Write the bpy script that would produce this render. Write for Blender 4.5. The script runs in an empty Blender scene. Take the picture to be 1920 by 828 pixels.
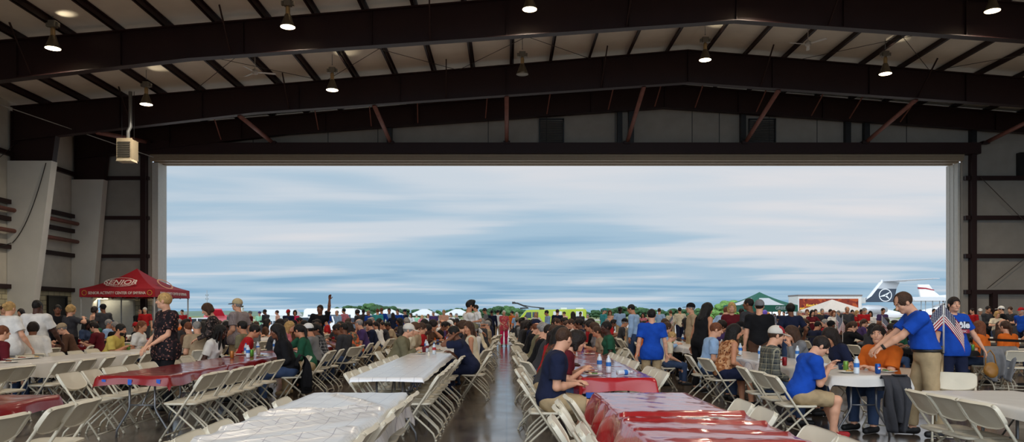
import bpy, math, random
import numpy as np
from mathutils import Vector, Matrix, Euler

random.seed(7)
rng = np.random.default_rng(11)
C = bpy.context.scene.collection
PI = math.pi
F, CX, HY, CAMH = 1420.0, 950.0, 590.0, 1.45     # focal length in px, vanishing point, horizon, eye height


def wx(px, Y):
    return (px - CX) * Y / F


def wz(py, Y):
    return CAMH + (HY - py) * Y / F


# ------------------------------------------------------------------ materials
MATS = {}


def nodemat(name):
    m = bpy.data.materials.new(name)
    m.use_nodes = True
    nt = m.node_tree
    b = nt.nodes['Principled BSDF']
    return m, nt, b


def srgb(c):
    return tuple(((v / 12.92) if v <= 0.04045 else ((v + 0.055) / 1.055) ** 2.4) for v in [x / 255.0 for x in c])


def mat(name, rgb, rough=0.6, metal=0.0, var=0.06, nscale=8.0, bump=0.0, bscale=40.0, coat=0.0, emit=None, estr=0.0, spec=0.5):
    """plain surface with a little procedural variation"""
    if name in MATS:
        return MATS[name]
    m, nt, b = nodemat(name)
    c = srgb(rgb)
    N, L = nt.nodes, nt.links
    tc = N.new('ShaderNodeTexCoord')
    no = N.new('ShaderNodeTexNoise')
    no.inputs['Scale'].default_value = nscale
    no.inputs['Detail'].default_value = 3
    L.new(tc.outputs['Object'], no.inputs['Vector'])
    rp = N.new('ShaderNodeValToRGB')
    rp.color_ramp.elements[0].position = 0.3
    rp.color_ramp.elements[1].position = 0.7
    rp.color_ramp.elements[0].color = tuple(v * (1 - var) for v in c) + (1,)
    rp.color_ramp.elements[1].color = tuple(min(1, v * (1 + var)) for v in c) + (1,)
    L.new(no.outputs['Fac'], rp.inputs['Fac'])
    L.new(rp.outputs['Color'], b.inputs['Base Color'])
    b.inputs['Roughness'].default_value = rough
    b.inputs['Metallic'].default_value = metal
    b.inputs['Coat Weight'].default_value = coat
    b.inputs['Specular IOR Level'].default_value = spec
    if bump > 0:
        n2 = N.new('ShaderNodeTexNoise')
        n2.inputs['Scale'].default_value = bscale
        n2.inputs['Detail'].default_value = 4
        L.new(tc.outputs['Object'], n2.inputs['Vector'])
        bp = N.new('ShaderNodeBump')
        bp.inputs['Strength'].default_value = bump
        bp.inputs['Distance'].default_value = 0.02
        L.new(n2.outputs['Fac'], bp.inputs['Height'])
        L.new(bp.outputs['Normal'], b.inputs['Normal'])
    if emit:
        b.inputs['Emission Color'].default_value = srgb(emit) + (1,)
        b.inputs['Emission Strength'].default_value = estr
    MATS[name] = m
    return m


CLOTHC = {
    'black': (22, 22, 25), 'navy': (28, 34, 58), 'blue': (24, 72, 170), 'light blue': (150, 180, 215), 'red': (165, 28, 34),
    'maroon': (92, 24, 34), 'white': (222, 220, 216), 'grey': (120, 120, 122), 'charcoal': (58, 58, 62), 'olive': (114, 108, 84),
    'green': (36, 84, 62), 'tan': (165, 145, 118), 'khaki': (168, 146, 112), 'orange': (205, 100, 32), 'yellow': (200, 178, 92),
    'pink': (215, 130, 140), 'purple': (74, 56, 100), 'brown': (88, 62, 48), 'teal': (70, 160, 165), 'cream': (214, 202, 176),
    'hot pink': (205, 40, 90), 'denim': (58, 74, 104), 'mint': (150, 205, 170), 'peach': (225, 175, 150),
}


def cloth_m(col):
    return mat('cloth_' + col.replace(' ', '_'), CLOTHC[col], rough=0.9, var=0.12, nscale=9, bump=0.35, bscale=22, spec=0.2)


SKINC = {'fair': (214, 160, 130), 'tan': (190, 132, 100), 'brown': (120, 76, 54), 'dark': (74, 46, 36)}
HAIRC = {'black': (18, 15, 14), 'dark': (30, 21, 18), 'brown': (66, 44, 31), 'auburn': (110, 62, 38), 'blonde': (182, 146, 92), 'grey': (140, 136, 132), 'white': (212, 208, 200)}


def skin_m(k):
    return mat('skin_' + k, SKINC[k], rough=0.55, var=0.08, nscale=14, spec=0.35)


def hair_m(k):
    m = mat('hair_' + k, HAIRC[k], rough=0.55, var=0.3, nscale=30, bump=0.6, bscale=70, spec=0.3)
    return m


def pattern_mat(name, kind):
    if name in MATS:
        return MATS[name]
    m, nt, b = nodemat(name)
    N, L = nt.nodes, nt.links
    tc = N.new('ShaderNodeTexCoord')
    b.inputs['Roughness'].default_value = 0.85
    b.inputs['Specular IOR Level'].default_value = 0.2

    def math_(op, a=None, bb=None, v=None):
        n = N.new('ShaderNodeMath')
        n.operation = op
        if a is not None:
            L.new(a, n.inputs[0])
        if bb is not None:
            L.new(bb, n.inputs[1])
        if v is not None:
            n.inputs[1].default_value = v
        return n.outputs[0]

    def mix(f, a, c2):
        n = N.new('ShaderNodeMix')
        n.data_type = 'RGBA'
        if isinstance(f, float):
            n.inputs['Factor'].default_value = f
        else:
            L.new(f, n.inputs['Factor'])
        for s, v in (('A', a), ('B', c2)):
            i = [q for q in n.inputs if q.name == s and q.type == 'RGBA'][0]
            if isinstance(v, tuple):
                i.default_value = v + (1,)
            else:
                L.new(v, i)
        return [q for q in n.outputs if q.type == 'RGBA'][0]
    if kind[0] == 'spots':     # base, spot colours, scale
        _, base, c1, c2, sc, th = kind
        v1 = N.new('ShaderNodeTexNoise')
        v1.inputs['Scale'].default_value = sc
        v1.inputs['Detail'].default_value = 2
        L.new(tc.outputs['Object'], v1.inputs['Vector'])
        v2 = N.new('ShaderNodeTexVoronoi')
        v2.inputs['Scale'].default_value = sc * 1.3
        L.new(tc.outputs['Object'], v2.inputs['Vector'])
        f1 = math_('GREATER_THAN', v1.outputs['Fac'], v=th)
        f2 = math_('LESS_THAN', v2.outputs['Distance'], v=0.28)
        col = mix(f1, srgb(base), srgb(c1))
        col = mix(f2, col, srgb(c2))
        L.new(col, b.inputs['Base Color'])
    elif kind[0] == 'plaid':
        _, base, c1, c2, sc = kind
        sep = N.new('ShaderNodeSeparateXYZ')
        L.new(tc.outputs['Object'], sep.inputs[0])
        col = srgb(base)
        for ax, cc, w, ph in (('X', c1, .42, 0), ('Z', c1, .42, 0), ('Y', c1, .42, .2), ('X', c2, .12, .5), ('Z', c2, .12, .5)):
            s = math_('MULTIPLY', sep.outputs[ax], v=sc)
            s = math_('ADD', s, v=ph + 50)
            fr = math_('FRACT', s)
            g = math_('LESS_THAN', fr, v=w)
            g = math_('MULTIPLY', g, v=0.55)
            col = mix(g, col, srgb(cc))
        L.new(col, b.inputs['Base Color'])
    elif kind[0] == 'flag':
        sep = N.new('ShaderNodeSeparateXYZ')
        L.new(tc.outputs['UV'], sep.inputs[0])
        s = math_('MULTIPLY', sep.outputs['Y'], v=6.5)
        fr = math_('FRACT', s)
        g = math_('LESS_THAN', fr, v=0.5)
        col = mix(g, srgb((225, 220, 215)), srgb((150, 22, 34)))
        cu = math_('LESS_THAN', sep.outputs['X'], v=0.42)
        cv = math_('GREATER_THAN', sep.outputs['Y'], v=0.46)
        cn = math_('MULTIPLY', cu, cv)
        cx = math_('FRACT', math_('MULTIPLY', sep.outputs['X'], v=15))
        cy = math_('FRACT', math_('MULTIPLY', sep.outputs['Y'], v=13))
        dx = math_('ABSOLUTE', math_('SUBTRACT', cx, v=0.5))
        dy = math_('ABSOLUTE', math_('SUBTRACT', cy, v=0.5))
        st = math_('LESS_THAN', math_('ADD', dx, dy), v=0.33)
        cc = mix(st, srgb((26, 30, 66)), srgb((225, 225, 225)))
        col = mix(cn, col, cc)
        L.new(col, b.inputs['Base Color'])
    MATS[name] = m
    return m


# ------------------------------------------------------------------ mesh kit
class MB:
    def __init__(s):
        s.v, s.f, s.mi, s.cur, s.sm = [], [], [], 0, []

    def add(s, vs, fs, smooth=False):
        o = len(s.v)
        s.v.extend([tuple(v) for v in vs])
        for f in fs:
            s.f.append(tuple(i + o for i in f))
            s.mi.append(s.cur)
            s.sm.append(smooth)
        return s

    def box(s, x0, x1, y0, y1, z0, z1):
        vs = [(x, y, z) for z in (z0, z1) for y in (y0, y1) for x in (x0, x1)]
        return s.add(vs, [(0, 2, 3, 1), (4, 5, 7, 6), (0, 1, 5, 4), (2, 6, 7, 3), (0, 4, 6, 2), (1, 3, 7, 5)])

    def rbox(s, x0, x1, y0, y1, z0, z1, r=0.01, n=3):
        """box with rounded vertical corners"""
        pts = []
        for cx, cy, a0 in ((x1 - r, y1 - r, 0), (x0 + r, y1 - r, 90), (x0 + r, y0 + r, 180), (x1 - r, y0 + r, 270)):
            for k in range(n + 1):
                a = math.radians(a0 + 90 * k / n)
                pts.append((cx + r * math.cos(a), cy + r * math.sin(a)))
        return s.prism(pts, z0, z1)

    def prism(s, pts, z0, z1, axis='z'):
        n = len(pts)

        def P(a, b, c):
            return {'z': (a, b, c), 'y': (a, c, b), 'x': (c, a, b)}[axis]
        vs = [P(a, b, z0) for a, b in pts] + [P(a, b, z1) for a, b in pts]
        fs = [tuple(range(n))[::-1], tuple(range(n, 2 * n))] + [(i, (i + 1) % n, n + (i + 1) % n, n + i) for i in range(n)]
        return s.add(vs, fs)

    def bar(s, p, q, w, h=None, up=(0, 0, 1)):
        h = h or w
        p, q = Vector(p), Vector(q)
        d = (q - p).normalized()
        u = Vector(up)
        if abs(d.dot(u)) > .98:
            u = Vector((1, 0, 0))
        a = d.cross(u).normalized() * w / 2
        b = a.cross(d).normalized() * h / 2
        vs = [c + i * a + j * b for c in (p, q) for i, j in ((-1, -1), (1, -1), (1, 1), (-1, 1))]
        return s.add(vs, [(3, 2, 1, 0), (4, 5, 6, 7), (0, 1, 5, 4), (1, 2, 6, 5), (2, 3, 7, 6), (3, 0, 4, 7)])

    def tube(s, pts, r, n=8, closed=False, caps=True, radii=None):
        pts = [Vector(p) for p in pts]
        m = len(pts)
        vs, fs = [], []
        prev = None
        for i, p in enumerate(pts):
            if closed:
                d = pts[(i + 1) % m] - pts[i - 1]
            else:
                d = pts[min(i + 1, m - 1)] - pts[max(i - 1, 0)]
            d = d.normalized()
            if prev is None:
                u = Vector((0, 0, 1)) if abs(d.z) < .9 else Vector((1, 0, 0))
                a = d.cross(u).normalized()
            else:
                a = (prev - d * prev.dot(d)).normalized()
            prev = a
            b = d.cross(a)
            rr = radii[i] if radii else r
            for k in range(n):
                t = 2 * PI * k / n
                vs.append(p + a * (rr * math.cos(t)) + b * (rr * math.sin(t)))
        for i in range(m if closed else m - 1):
            for k in range(n):
                a0, a1 = i * n + k, i * n + (k + 1) % n
                b0, b1 = ((i + 1) % m) * n + k, ((i + 1) % m) * n + (k + 1) % n
                fs.append((a0, a1, b1, b0))
        if caps and not closed:
            fs.append(tuple(range(n))[::-1])
            fs.append(tuple(range((m - 1) * n, m * n)))
        return s.add(vs, fs, True)

    def lathe(s, prof, n=16, c=(0, 0, 0), axis='z', closed_ends=True):
        vs, fs = [], []
        for r, z in prof:
            for k in range(n):
                t = 2 * PI * k / n
                x, y = r * math.cos(t), r * math.sin(t)
                p = {'z': (x, y, z), 'y': (x, z, y), 'x': (z, x, y)}[axis]
                vs.append((p[0] + c[0], p[1] + c[1], p[2] + c[2]))
        m = len(prof)
        for i in range(m - 1):
            for k in range(n):
                a0, a1 = i * n + k, i * n + (k + 1) % n
                fs.append((a0, a1, a1 + n, a0 + n))
        if closed_ends:
            fs.append(tuple(range(n))[::-1])
            fs.append(tuple(range((m - 1) * n, m * n)))
        return s.add(vs, fs, True)

    def quad(s, *p):
        return s.add(p, [tuple(range(len(p)))])

    def mesh(s, name):
        me = bpy.data.meshes.new(name)
        me.from_pydata(s.v, [], s.f)
        me.polygons.foreach_set('use_smooth', s.sm)
        if any(s.mi):
            me.polygons.foreach_set('material_index', s.mi)
        me.update()
        return me


def sharp(me, ang=40):
    try:
        me.set_sharp_from_angle(angle=math.radians(ang))
    except Exception:
        pass


def ob(name, data, mats=None, parent=None, loc=None, rot=None, scale=None):
    """one Blender object; materials live on the object so that meshes can be shared"""
    if isinstance(data, MB):
        data = data.mesh(name)
    o = bpy.data.objects.new(name, data)
    C.objects.link(o)
    if mats is not None and data is not None and data.name:
        if not isinstance(mats, (list, tuple)):
            mats = [mats]
        while len(data.materials) < len(mats):
            data.materials.append(None)
        for i, m in enumerate(mats):
            o.material_slots[i].link = 'OBJECT'
            o.material_slots[i].material = m
    if parent is not None:
        o.parent = parent
    if loc is not None:
        o.location = loc
    if rot is not None:
        o.rotation_euler = rot
    if scale is not None:
        o.scale = scale if isinstance(scale, (tuple, list)) else (scale,) * 3
    return o


def tag(o, label, cat, group=None, kind=None):
    o['label'] = label
    if cat:
        o['category'] = cat
    if group:
        o['group'] = group
    if kind:
        o['kind'] = kind
    return o


def thing(name, label, cat, loc=(0, 0, 0), rz=0, group=None, scale=None):
    o = bpy.data.objects.new(name, None)
    o.empty_display_size = 0.2
    C.objects.link(o)
    o.location = loc
    o.rotation_euler = (0, 0, rz)
    if scale:
        o.scale = scale if isinstance(scale, (tuple, list)) else (scale,) * 3
    return tag(o, label, cat, group)


def struct(name, data, mats, label=None, loc=None, rot=None):
    o = ob(name, data, mats, loc=loc, rot=rot)
    o['kind'] = 'structure'
    if label:
        o['label'] = label
    return o


def copy_tree(o, parent=None):
    c = o.copy()
    C.objects.link(c)
    if parent is not None:
        c.parent = parent
    for ch in list(o.children):
        copy_tree(ch, c)
    return c


def text(name, body, size, m, parent=None, loc=(0, 0, 0), rot=(0, 0, 0), ext=0.004, sx=1.0, shear=0.0, bold=0.0):
    cu = bpy.data.curves.new(name, 'FONT')
    cu.body = body
    cu.size = size
    cu.extrude = ext
    cu.align_x = 'CENTER'
    cu.align_y = 'CENTER'
    cu.shear = shear
    cu.offset = bold
    cu.resolution_u = 3
    cu.materials.append(m)
    q = bpy.data.objects.new(name, cu)
    me = bpy.data.meshes.new_from_object(q)
    bpy.data.objects.remove(q)
    o = bpy.data.objects.new(name, me)
    C.objects.link(o)
    o.location = loc
    o.rotation_euler = rot
    o.scale = (sx, 1, 1)
    if parent is not None:
        o.parent = parent
    return o


# ------------------------------------------------------------------ implicit surfaces (for people)
class Sdf:
    def __init__(s):
        s.p, s.cuts = [], []

    def cap(s, a, b, r0, r1=None, k=0.02, cut=False, lift=0.0):
        s.p.append(('c', np.array(a, float), np.array(b, float), r0, r0 if r1 is None else r1, k, cut))
        return s

    def ell(s, c, r, R=None, k=0.02):
        s.p.append(('e', np.array(c, float), np.array(r, float), None if R is None else np.array(R)[:3, :3], k))
        return s

    def plane(s, p, n):
        n = np.array(n, float)
        s.cuts.append(('p', np.array(p, float), n / np.linalg.norm(n)))
        return s

    def sub(s, c, r, R=None):
        s.cuts.append(('e', np.array(c, float), np.array(r, float), None if R is None else np.array(R)[:3, :3]))
        return s

    @staticmethod
    def _ell(X, Y, Z, c, r, R):
        x, y, z = X - c[0], Y - c[1], Z - c[2]
        if R is not None:
            x, y, z = (R[0, 0] * x + R[1, 0] * y + R[2, 0] * z, R[0, 1] * x + R[1, 1] * y + R[2, 1] * z, R[0, 2] * x + R[1, 2] * y + R[2, 2] * z)
        k0 = np.sqrt((x / r[0]) ** 2 + (y / r[1]) ** 2 + (z / r[2]) ** 2)
        k1 = np.sqrt((x / r[0] ** 2) ** 2 + (y / r[1] ** 2) ** 2 + (z / r[2] ** 2) ** 2) + 1e-9
        return k0 * (k0 - 1) / k1

    def build(s, name, h, noise=None):
        lo, hi = np.full(3, 1e9), np.full(3, -1e9)
        bb = []
        for p in s.p:
            if p[0] == 'c':
                r = max(p[3], p[4])
                l, u = np.minimum(p[1], p[2]) - r, np.maximum(p[1], p[2]) + r
            else:
                if p[3] is None:
                    l, u = p[1] - p[2], p[1] + p[2]
                else:
                    e = np.abs(p[3]) @ p[2]
                    l, u = p[1] - e, p[1] + e
            bb.append((l, u))
            lo, hi = np.minimum(lo, l), np.maximum(hi, u)
        lo = lo - 3 * h - (noise or 0)
        hi = hi + 3 * h + (noise or 0)
        n = np.ceil((hi - lo) / h).astype(int) + 1
        ax = [(lo[i] + h * np.arange(n[i])).astype(np.float32) for i in range(3)]
        V = np.full(n, 0.5, np.float32)
        for p, (l, u) in zip(s.p, bb):
            k = p[5] if p[0] == 'c' else p[4]
            i0 = np.maximum(0, np.floor((l - k - 2.5 * h - lo) / h).astype(int))
            i1 = np.minimum(n, np.ceil((u + k + 2.5 * h - lo) / h).astype(int) + 1)
            sl = tuple(slice(a, b) for a, b in zip(i0, i1))
            X, Y, Z = np.meshgrid(ax[0][sl[0]], ax[1][sl[1]], ax[2][sl[2]], indexing='ij', sparse=True)
            if p[0] == 'c':
                a, b = p[1], p[2]
                d = b - a
                L2 = float(d @ d) + 1e-12
                t = np.clip(((X - a[0]) * d[0] + (Y - a[1]) * d[1] + (Z - a[2]) * d[2]) / L2, 0, 1)
                D = np.sqrt((X - a[0] - t * d[0]) ** 2 + (Y - a[1] - t * d[1]) ** 2 + (Z - a[2] - t * d[2]) ** 2) - (p[3] + (p[4] - p[3]) * t)
                if p[6]:
                    dn = d / math.sqrt(L2)
                    D = np.maximum(D, (X - b[0]) * dn[0] + (Y - b[1]) * dn[1] + (Z - b[2]) * dn[2])
            else:
                D = s._ell(X, Y, Z, p[1], p[2], p[3])
            v = V[sl]
            V[sl] = np.minimum(v, D) - np.maximum(k - np.abs(v - D), 0) ** 2 / (4 * k)
        X, Y, Z = np.meshgrid(*ax, indexing='ij', sparse=True)
        if noise:
            V += noise * (np.sin(31 * X + 9 * Z + 4 * np.sin(17 * Y)) * np.sin(27 * Z + 13 * Y) + .6 * np.sin(53 * Z + 21 * X) * np.sin(47 * Y + 5))
        for c in s.cuts:
            if c[0] == 'p':
                V = np.maximum(V, (X - c[1][0]) * c[2][0] + (Y - c[1][1]) * c[2][1] + (Z - c[1][2]) * c[2][2])
            else:
                V = np.maximum(V, -s._ell(X, Y, Z, c[1], c[2], c[3]))
        return nets(name, V, lo, h)


def nets(name, V, lo, h):
    n = V.shape
    I = V < 0
    c = [I[a:n[0] - 1 + a, b:n[1] - 1 + b, d:n[2] - 1 + d] for a in (0, 1) for b in (0, 1) for d in (0, 1)]
    cnt = sum(x.astype(np.int8) for x in c)
    act = (cnt > 0) & (cnt < 8)
    ii, jj, kk = np.nonzero(act)
    idx = np.full(act.shape, -1, np.int64)
    idx[ii, jj, kk] = np.arange(len(ii))
    acc = np.zeros((len(ii), 3))
    num = np.zeros(len(ii))
    corners = [(a, b, d) for a in (0, 1) for b in (0, 1) for d in (0, 1)]
    for p in corners:
        for ax in range(3):
            if p[ax]:
                continue
            q = list(p)
            q[ax] = 1
            va = V[ii + p[0], jj + p[1], kk + p[2]]
            vb = V[ii + q[0], jj + q[1], kk + q[2]]
            m = (va < 0) != (vb < 0)
            t = np.where(m, va / np.where(m, va - vb, 1), 0)
            for e in range(3):
                acc[:, e] += np.where(m, p[e] + (t if e == ax else 0), 0)
            num += m
    co = (acc / num[:, None] + np.stack([ii, jj, kk], 1)) * h + lo
    faces = []
    for ax in range(3):
        a, b = [(1, 2), (2, 0), (0, 1)][ax]
        sl0 = [slice(1, m - 1) for m in n]
        sl0[ax] = slice(0, n[ax] - 1)
        sl1 = list(sl0)
        sl1[ax] = slice(1, n[ax])
        A, B = I[tuple(sl0)], I[tuple(sl1)]
        for flag in (True, False):
            m = (A & ~B) if flag else (~A & B)
            q = np.stack(np.nonzero(m), 1)
            if not len(q):
                continue
            for e in range(3):
                if e != ax:
                    q[:, e] += 1
            da, db = np.zeros(3, int), np.zeros(3, int)
            da[a], db[b] = 1, 1
            g = lambda o: idx[q[:, 0] - o[0], q[:, 1] - o[1], q[:, 2] - o[2]]
            quad = np.stack([g(da + db), g(db), g(da * 0), g(da)], 1)
            if not flag:
                quad = quad[:, ::-1]
            faces.append(quad)
    fa = np.concatenate(faces)
    fa = fa[(fa >= 0).all(1)]
    me = bpy.data.meshes.new(name)
    me.vertices.add(len(co))
    me.vertices.foreach_set('co', co.astype(np.float32).ravel())
    me.loops.add(fa.size)
    me.loops.foreach_set('vertex_index', fa.astype(np.int32).ravel())
    me.polygons.add(len(fa))
    me.polygons.foreach_set('loop_start', np.arange(0, fa.size, 4, dtype=np.int32))
    me.polygons.foreach_set('use_smooth', np.ones(len(fa), bool))
    me.update(calc_edges=True)
    return me


# ------------------------------------------------------------------ people
def V3(*a):
    return np.array(a, float)


def nrm(v):
    return v / (np.linalg.norm(v) + 1e-9)


def rx(deg):
    a = math.radians(deg)
    c, s = math.cos(a), math.sin(a)
    return np.array([[1, 0, 0], [0, c, -s], [0, s, c]])


def ry(deg):
    a = math.radians(deg)
    c, s = math.cos(a), math.sin(a)
    return np.array([[c, 0, s], [0, 1, 0], [-s, 0, c]])


def rz_(deg):
    a = math.radians(deg)
    c, s = math.cos(a), math.sin(a)
    return np.array([[c, -s, 0], [s, c, 0], [0, 0, 1]])


def ik(a, t, l1, l2, pole):
    d = t - a
    L = np.linalg.norm(d)
    if L > (l1 + l2) * .995:
        t = a + d / L * (l1 + l2) * .995
        d = t - a
        L = np.linalg.norm(d)
    dn = d / L
    x = (l1 * l1 - l2 * l2 + L * L) / (2 * L)
    hgt = math.sqrt(max(l1 * l1 - x * x, 0))
    pn = np.array(pole, float)
    pn = nrm(pn - dn * (pn @ dn))
    return a + dn * x + pn * hgt, t


def skeleton(seated=False, lean=0, twist=0, side=0, head=(0, 0, 0), rh=None, lh=None, rf=None, lf=None, female=False, fat=1.0, knee_out=.12, rpole=None, lpole=None, stoop=0, kneeup=0, **kw):
    J = {}
    hz = .56 if seated else .935
    hip = V3(0, 0, hz)
    Rl = rz_(twist) @ ry(side) @ rx(-lean)
    Rc = rz_(twist) @ ry(side) @ rx(-lean - stoop)
    belly = hip + Rl @ V3(0, .01, .13)
    chest = hip + Rl @ V3(0, 0, .22) + Rc @ V3(0, .0, .12)
    neck = chest + Rc @ V3(0, -.01, .15 if seated else .17)
    sw = .165 if female else .19
    hy, hp, hr = head           # yaw (left +), pitch (down +), roll
    Rh = rz_(twist + hy) @ rx(-hp) @ ry(hr)
    hd = neck + Rc @ V3(0, .025, .075) + Rh @ V3(0, .02, .09)
    J.update(hip=hip, belly=belly, chest=chest, neck=neck, head=hd, Rh=Rh, Rl=Rl, Rc=Rc, female=female, fat=fat, seated=seated)
    for sgn, nm, tgt, pole in ((1, 'r', rh, rpole), (-1, 'l', lh, lpole)):
        sh = neck + Rc @ V3(sgn * sw, 0, -.055)
        if tgt is None:
            tgt = (V3(sgn * .14, .24, .62) if seated else V3(sgn * .27, .03, .86)) + (chest - V3(0, 0, hz + .34)) * .3
        if pole is None:
            pole = (sgn * .5, -.6, -1) if seated else (sgn * .35, -1, -.1)
        el, wr = ik(sh, np.array(tgt, float), .285, .25, pole)
        J[nm + 'sh'], J[nm + 'el'], J[nm + 'wr'] = sh, el, wr
    for sgn, nm, tgt in ((1, 'r', rf), (-1, 'l', lf)):
        hj = hip + V3(sgn * .095, 0, -.02)
        if tgt is None:
            tgt = V3(sgn * (knee_out + .02), .42, .085) if seated else V3(sgn * .11, 0, .085)
        kn, an = ik(hj, np.array(tgt, float), .425, .415, (sgn * .15, 1, .9 if seated else .1))
        J[nm + 'hip'], J[nm + 'kn'], J[nm + 'an'] = hj, kn, an
    return J


def add_hand(s, el, wr, sgn, curl=25, hero=True, normal=None, spread=1.0):
    d = nrm(wr - el)
    nrmv = np.array(normal if normal is not None else (0, 0, -1), float)
    nrmv = nrm(nrmv - d * (nrmv @ d))
    side = nrm(np.cross(nrmv, d)) * sgn        # towards the thumb for a palm that faces nrmv
    pc = wr + d * .048
    R = np.stack([side, d, nrmv], 1)
    s.ell(pc, (.040, .052, .017), R, .012)
    if not hero:
        s.cap(wr + d * .08, wr + d * .13 + nrmv * .03, .028, .018, .012)
        s.cap(wr + d * .03 + side * .03, wr + d * .07 + side * .06, .014, .011, .008)
        return
    for i, (o, l) in enumerate(((.030, .070), (.0105, .078), (-.0095, .072), (-.029, .056))):
        p = wr + d * .085 + side * o * spread
        a = math.radians(curl)
        q = p + (d * math.cos(a) + nrmv * math.sin(a)) * l * .5
        r = q + (d * math.cos(2.1 * a) + nrmv * math.sin(2.1 * a)) * l * .5
        s.cap(p - d * .02, q, .0105, .0095, .004)
        s.cap(q, r, .0095, .008, .003)
    p = wr + d * .025 + side * .030
    q = p + nrm(side * .8 + d * .7 + nrmv * .25) * .04
    r = q + nrm(side * .35 + d * .9 + nrmv * .45) * .032
    s.cap(p, q, .014, .011, .006)
    s.cap(q, r, .011, .009, .004)


def body_sdf(J, hero=True, curl=25, lhn=None, rhn=None):
    s = Sdf()
    H, Rh, f = J['head'], J['Rh'], J['fat']
    fem = J['female']
    P = lambda *v: H + Rh @ V3(*v)
    s.ell(P(0, -.012, .032), (.074, .094, .086), Rh, .02)
    s.ell(P(0, .028, -.035), (.056, .062, .075), Rh, .03)
    s.ell(P(0, .068, -.083), (.024, .020, .020), Rh, .025)
    s.ell(P(0, .0, -.07), (.056, .05, .035), Rh, .03)
    if hero:
        s.cap(P(0, .086, .018), P(0, .108, -.022), .009, .0145, .010)
        s.cap(P(-.034, .074, .032), P(.034, .074, .032), .014, .014, .014)
        s.cap(P(-.018, .083, -.054), P(.018, .083, -.054), .008, .008, .006)
        for sg in (-1, 1):
            s.ell(P(sg * .038, .058, -.022), (.022, .022, .022), Rh, .02)
    else:
        s.cap(P(0, .082, .015), P(0, .104, -.022), .012, .016, .01)
    for sg in (-1, 1):
        s.ell(P(sg * .077, -.005, -.004), (.012, .021, .031), Rh, .006)
    nb = J['neck']
    s.cap(P(0, -.02, -.045), nb + J['Rc'] @ V3(0, -.005, -.03), .050 if fem else .056, .062, .03)
    s.cap(J['rsh'] * .8 + J['lsh'] * .2, J['lsh'] * .8 + J['rsh'] * .2, .055, .055, .05)
    s.ell(J['chest'], (.145 * f, .095 * f, .17), J['Rc'], .05)
    s.ell(J['belly'], (.135 * f, .10 * f, .15), J['Rl'], .05)
    s.ell(J['hip'], (.15 * f, .115, .12), J['Rl'] if not J['seated'] else None, .05)
    a = .88 if fem else 1.0
    af = 1 + (f - 1) * .6
    for nm, sg in (('r', 1), ('l', -1)):
        sh, el, wr = J[nm + 'sh'], J[nm + 'el'], J[nm + 'wr']
        s.ell(sh, (.055 * a * af, .055 * a * af, .055), None, .03)
        s.cap(sh, el, .049 * a * af, .038 * a * af, .025)
        s.cap(el, el + (wr - el) * .35, .038 * a * af, .041 * a * af, .02)
        s.cap(el + (wr - el) * .35, wr, .041 * a * af, .026 * a, .015)
        n = rhn if nm == 'r' else lhn
        add_hand(s, el, wr, sg, curl, hero, n)
        hp, kn, an = J[nm + 'hip'], J[nm + 'kn'], J[nm + 'an']
        s.cap(hp, kn, .082 * af, .056 * af, .03)
        m = kn + (an - kn) * .32 + V3(0, -.015, 0)
        s.cap(kn, m, .052, .056 * af, .02)
        s.cap(m, an, .055 * af, .036, .02)
        ft = nrm(V3(sg * .12, 1, 0))
        s.cap(an + V3(0, -.03, -.035), an + ft * .14 + V3(0, 0, -.052), .038, .030, .03)
    return s


def shirt_sdf(J, sleeve='short', hem=.0, puff=.016, tuck=False):
    s = Sdf()
    f, fem = J['fat'], J['female']
    p = puff
    hip, Rl, Rc = J['hip'], J['Rl'], J['Rc']
    s.cap(J['rsh'] * .86 + J['lsh'] * .14, J['lsh'] * .86 + J['rsh'] * .14, .055 + p, .055 + p, .05)
    s.ell(J['chest'], (.15 * f + p, .10 * f + p, .175 + p), Rc, .05)
    if fem:
        for sg in (-1, 1):
            s.ell(J['chest'] + Rc @ V3(sg * .062, .085 * f, .01), (.055, .045, .052), Rc, .04)
    s.ell(J['belly'], (.14 * f + p, .108 * f + p, .16 + p), Rl, .06)
    s.ell(hip + V3(0, 0, .02), (.150 * f + p, .116 * f + p, .13 + p), None, .05)
    if hem > 0:
        s.ell(hip + V3(0, 0, .0 - hem * .6), (.162 * f + p, .13 * f + p, .13 + p), None, .08)
        for q in 'rl':
            s.cap(J[q + 'hip'], J[q + 'hip'] + (J[q + 'kn'] - J[q + 'hip']) * (.10 + hem), .10 * (1 + (f - 1) * .6) + p, None, .08)
    a = .88 if fem else 1.0
    af = 1 + (f - 1) * .6
    for nm in 'rl':
        sh, el, wr = J[nm + 'sh'], J[nm + 'el'], J[nm + 'wr']
        if sleeve == 'none':
            continue
        s.ell(sh, (.056 * a * af + p, .056 * a * af + p, .056 + p), None, .03)
        if sleeve == 'short':
            e = sh + (el - sh) * .72
            s.cap(sh, e, .052 * a * af + p * .9, .054 * a * af + p, .025, cut=True)
        else:
            s.cap(sh, el, .052 * a * af + p * .9, .044 * a * af + p * .9, .025)
            s.cap(el, wr - nrm(wr - el) * .015, .045 * a * af + p * .8, .032 + p * .6, .02, cut=True)
    # neckline
    s.sub(J['neck'] + Rc @ V3(0, .035, .06), (.064, .08, .07), Rc)
    if tuck:
        s.plane(hip + V3(0, 0, .075), (0, 0, -1))
    elif not J['seated']:
        s.plane(hip + V3(0, 0, -.07 - hem), (0, 0, -1))
    else:
        s.plane(hip + V3(0, 0, -.075), (0, 0, -1))
    return s


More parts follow.
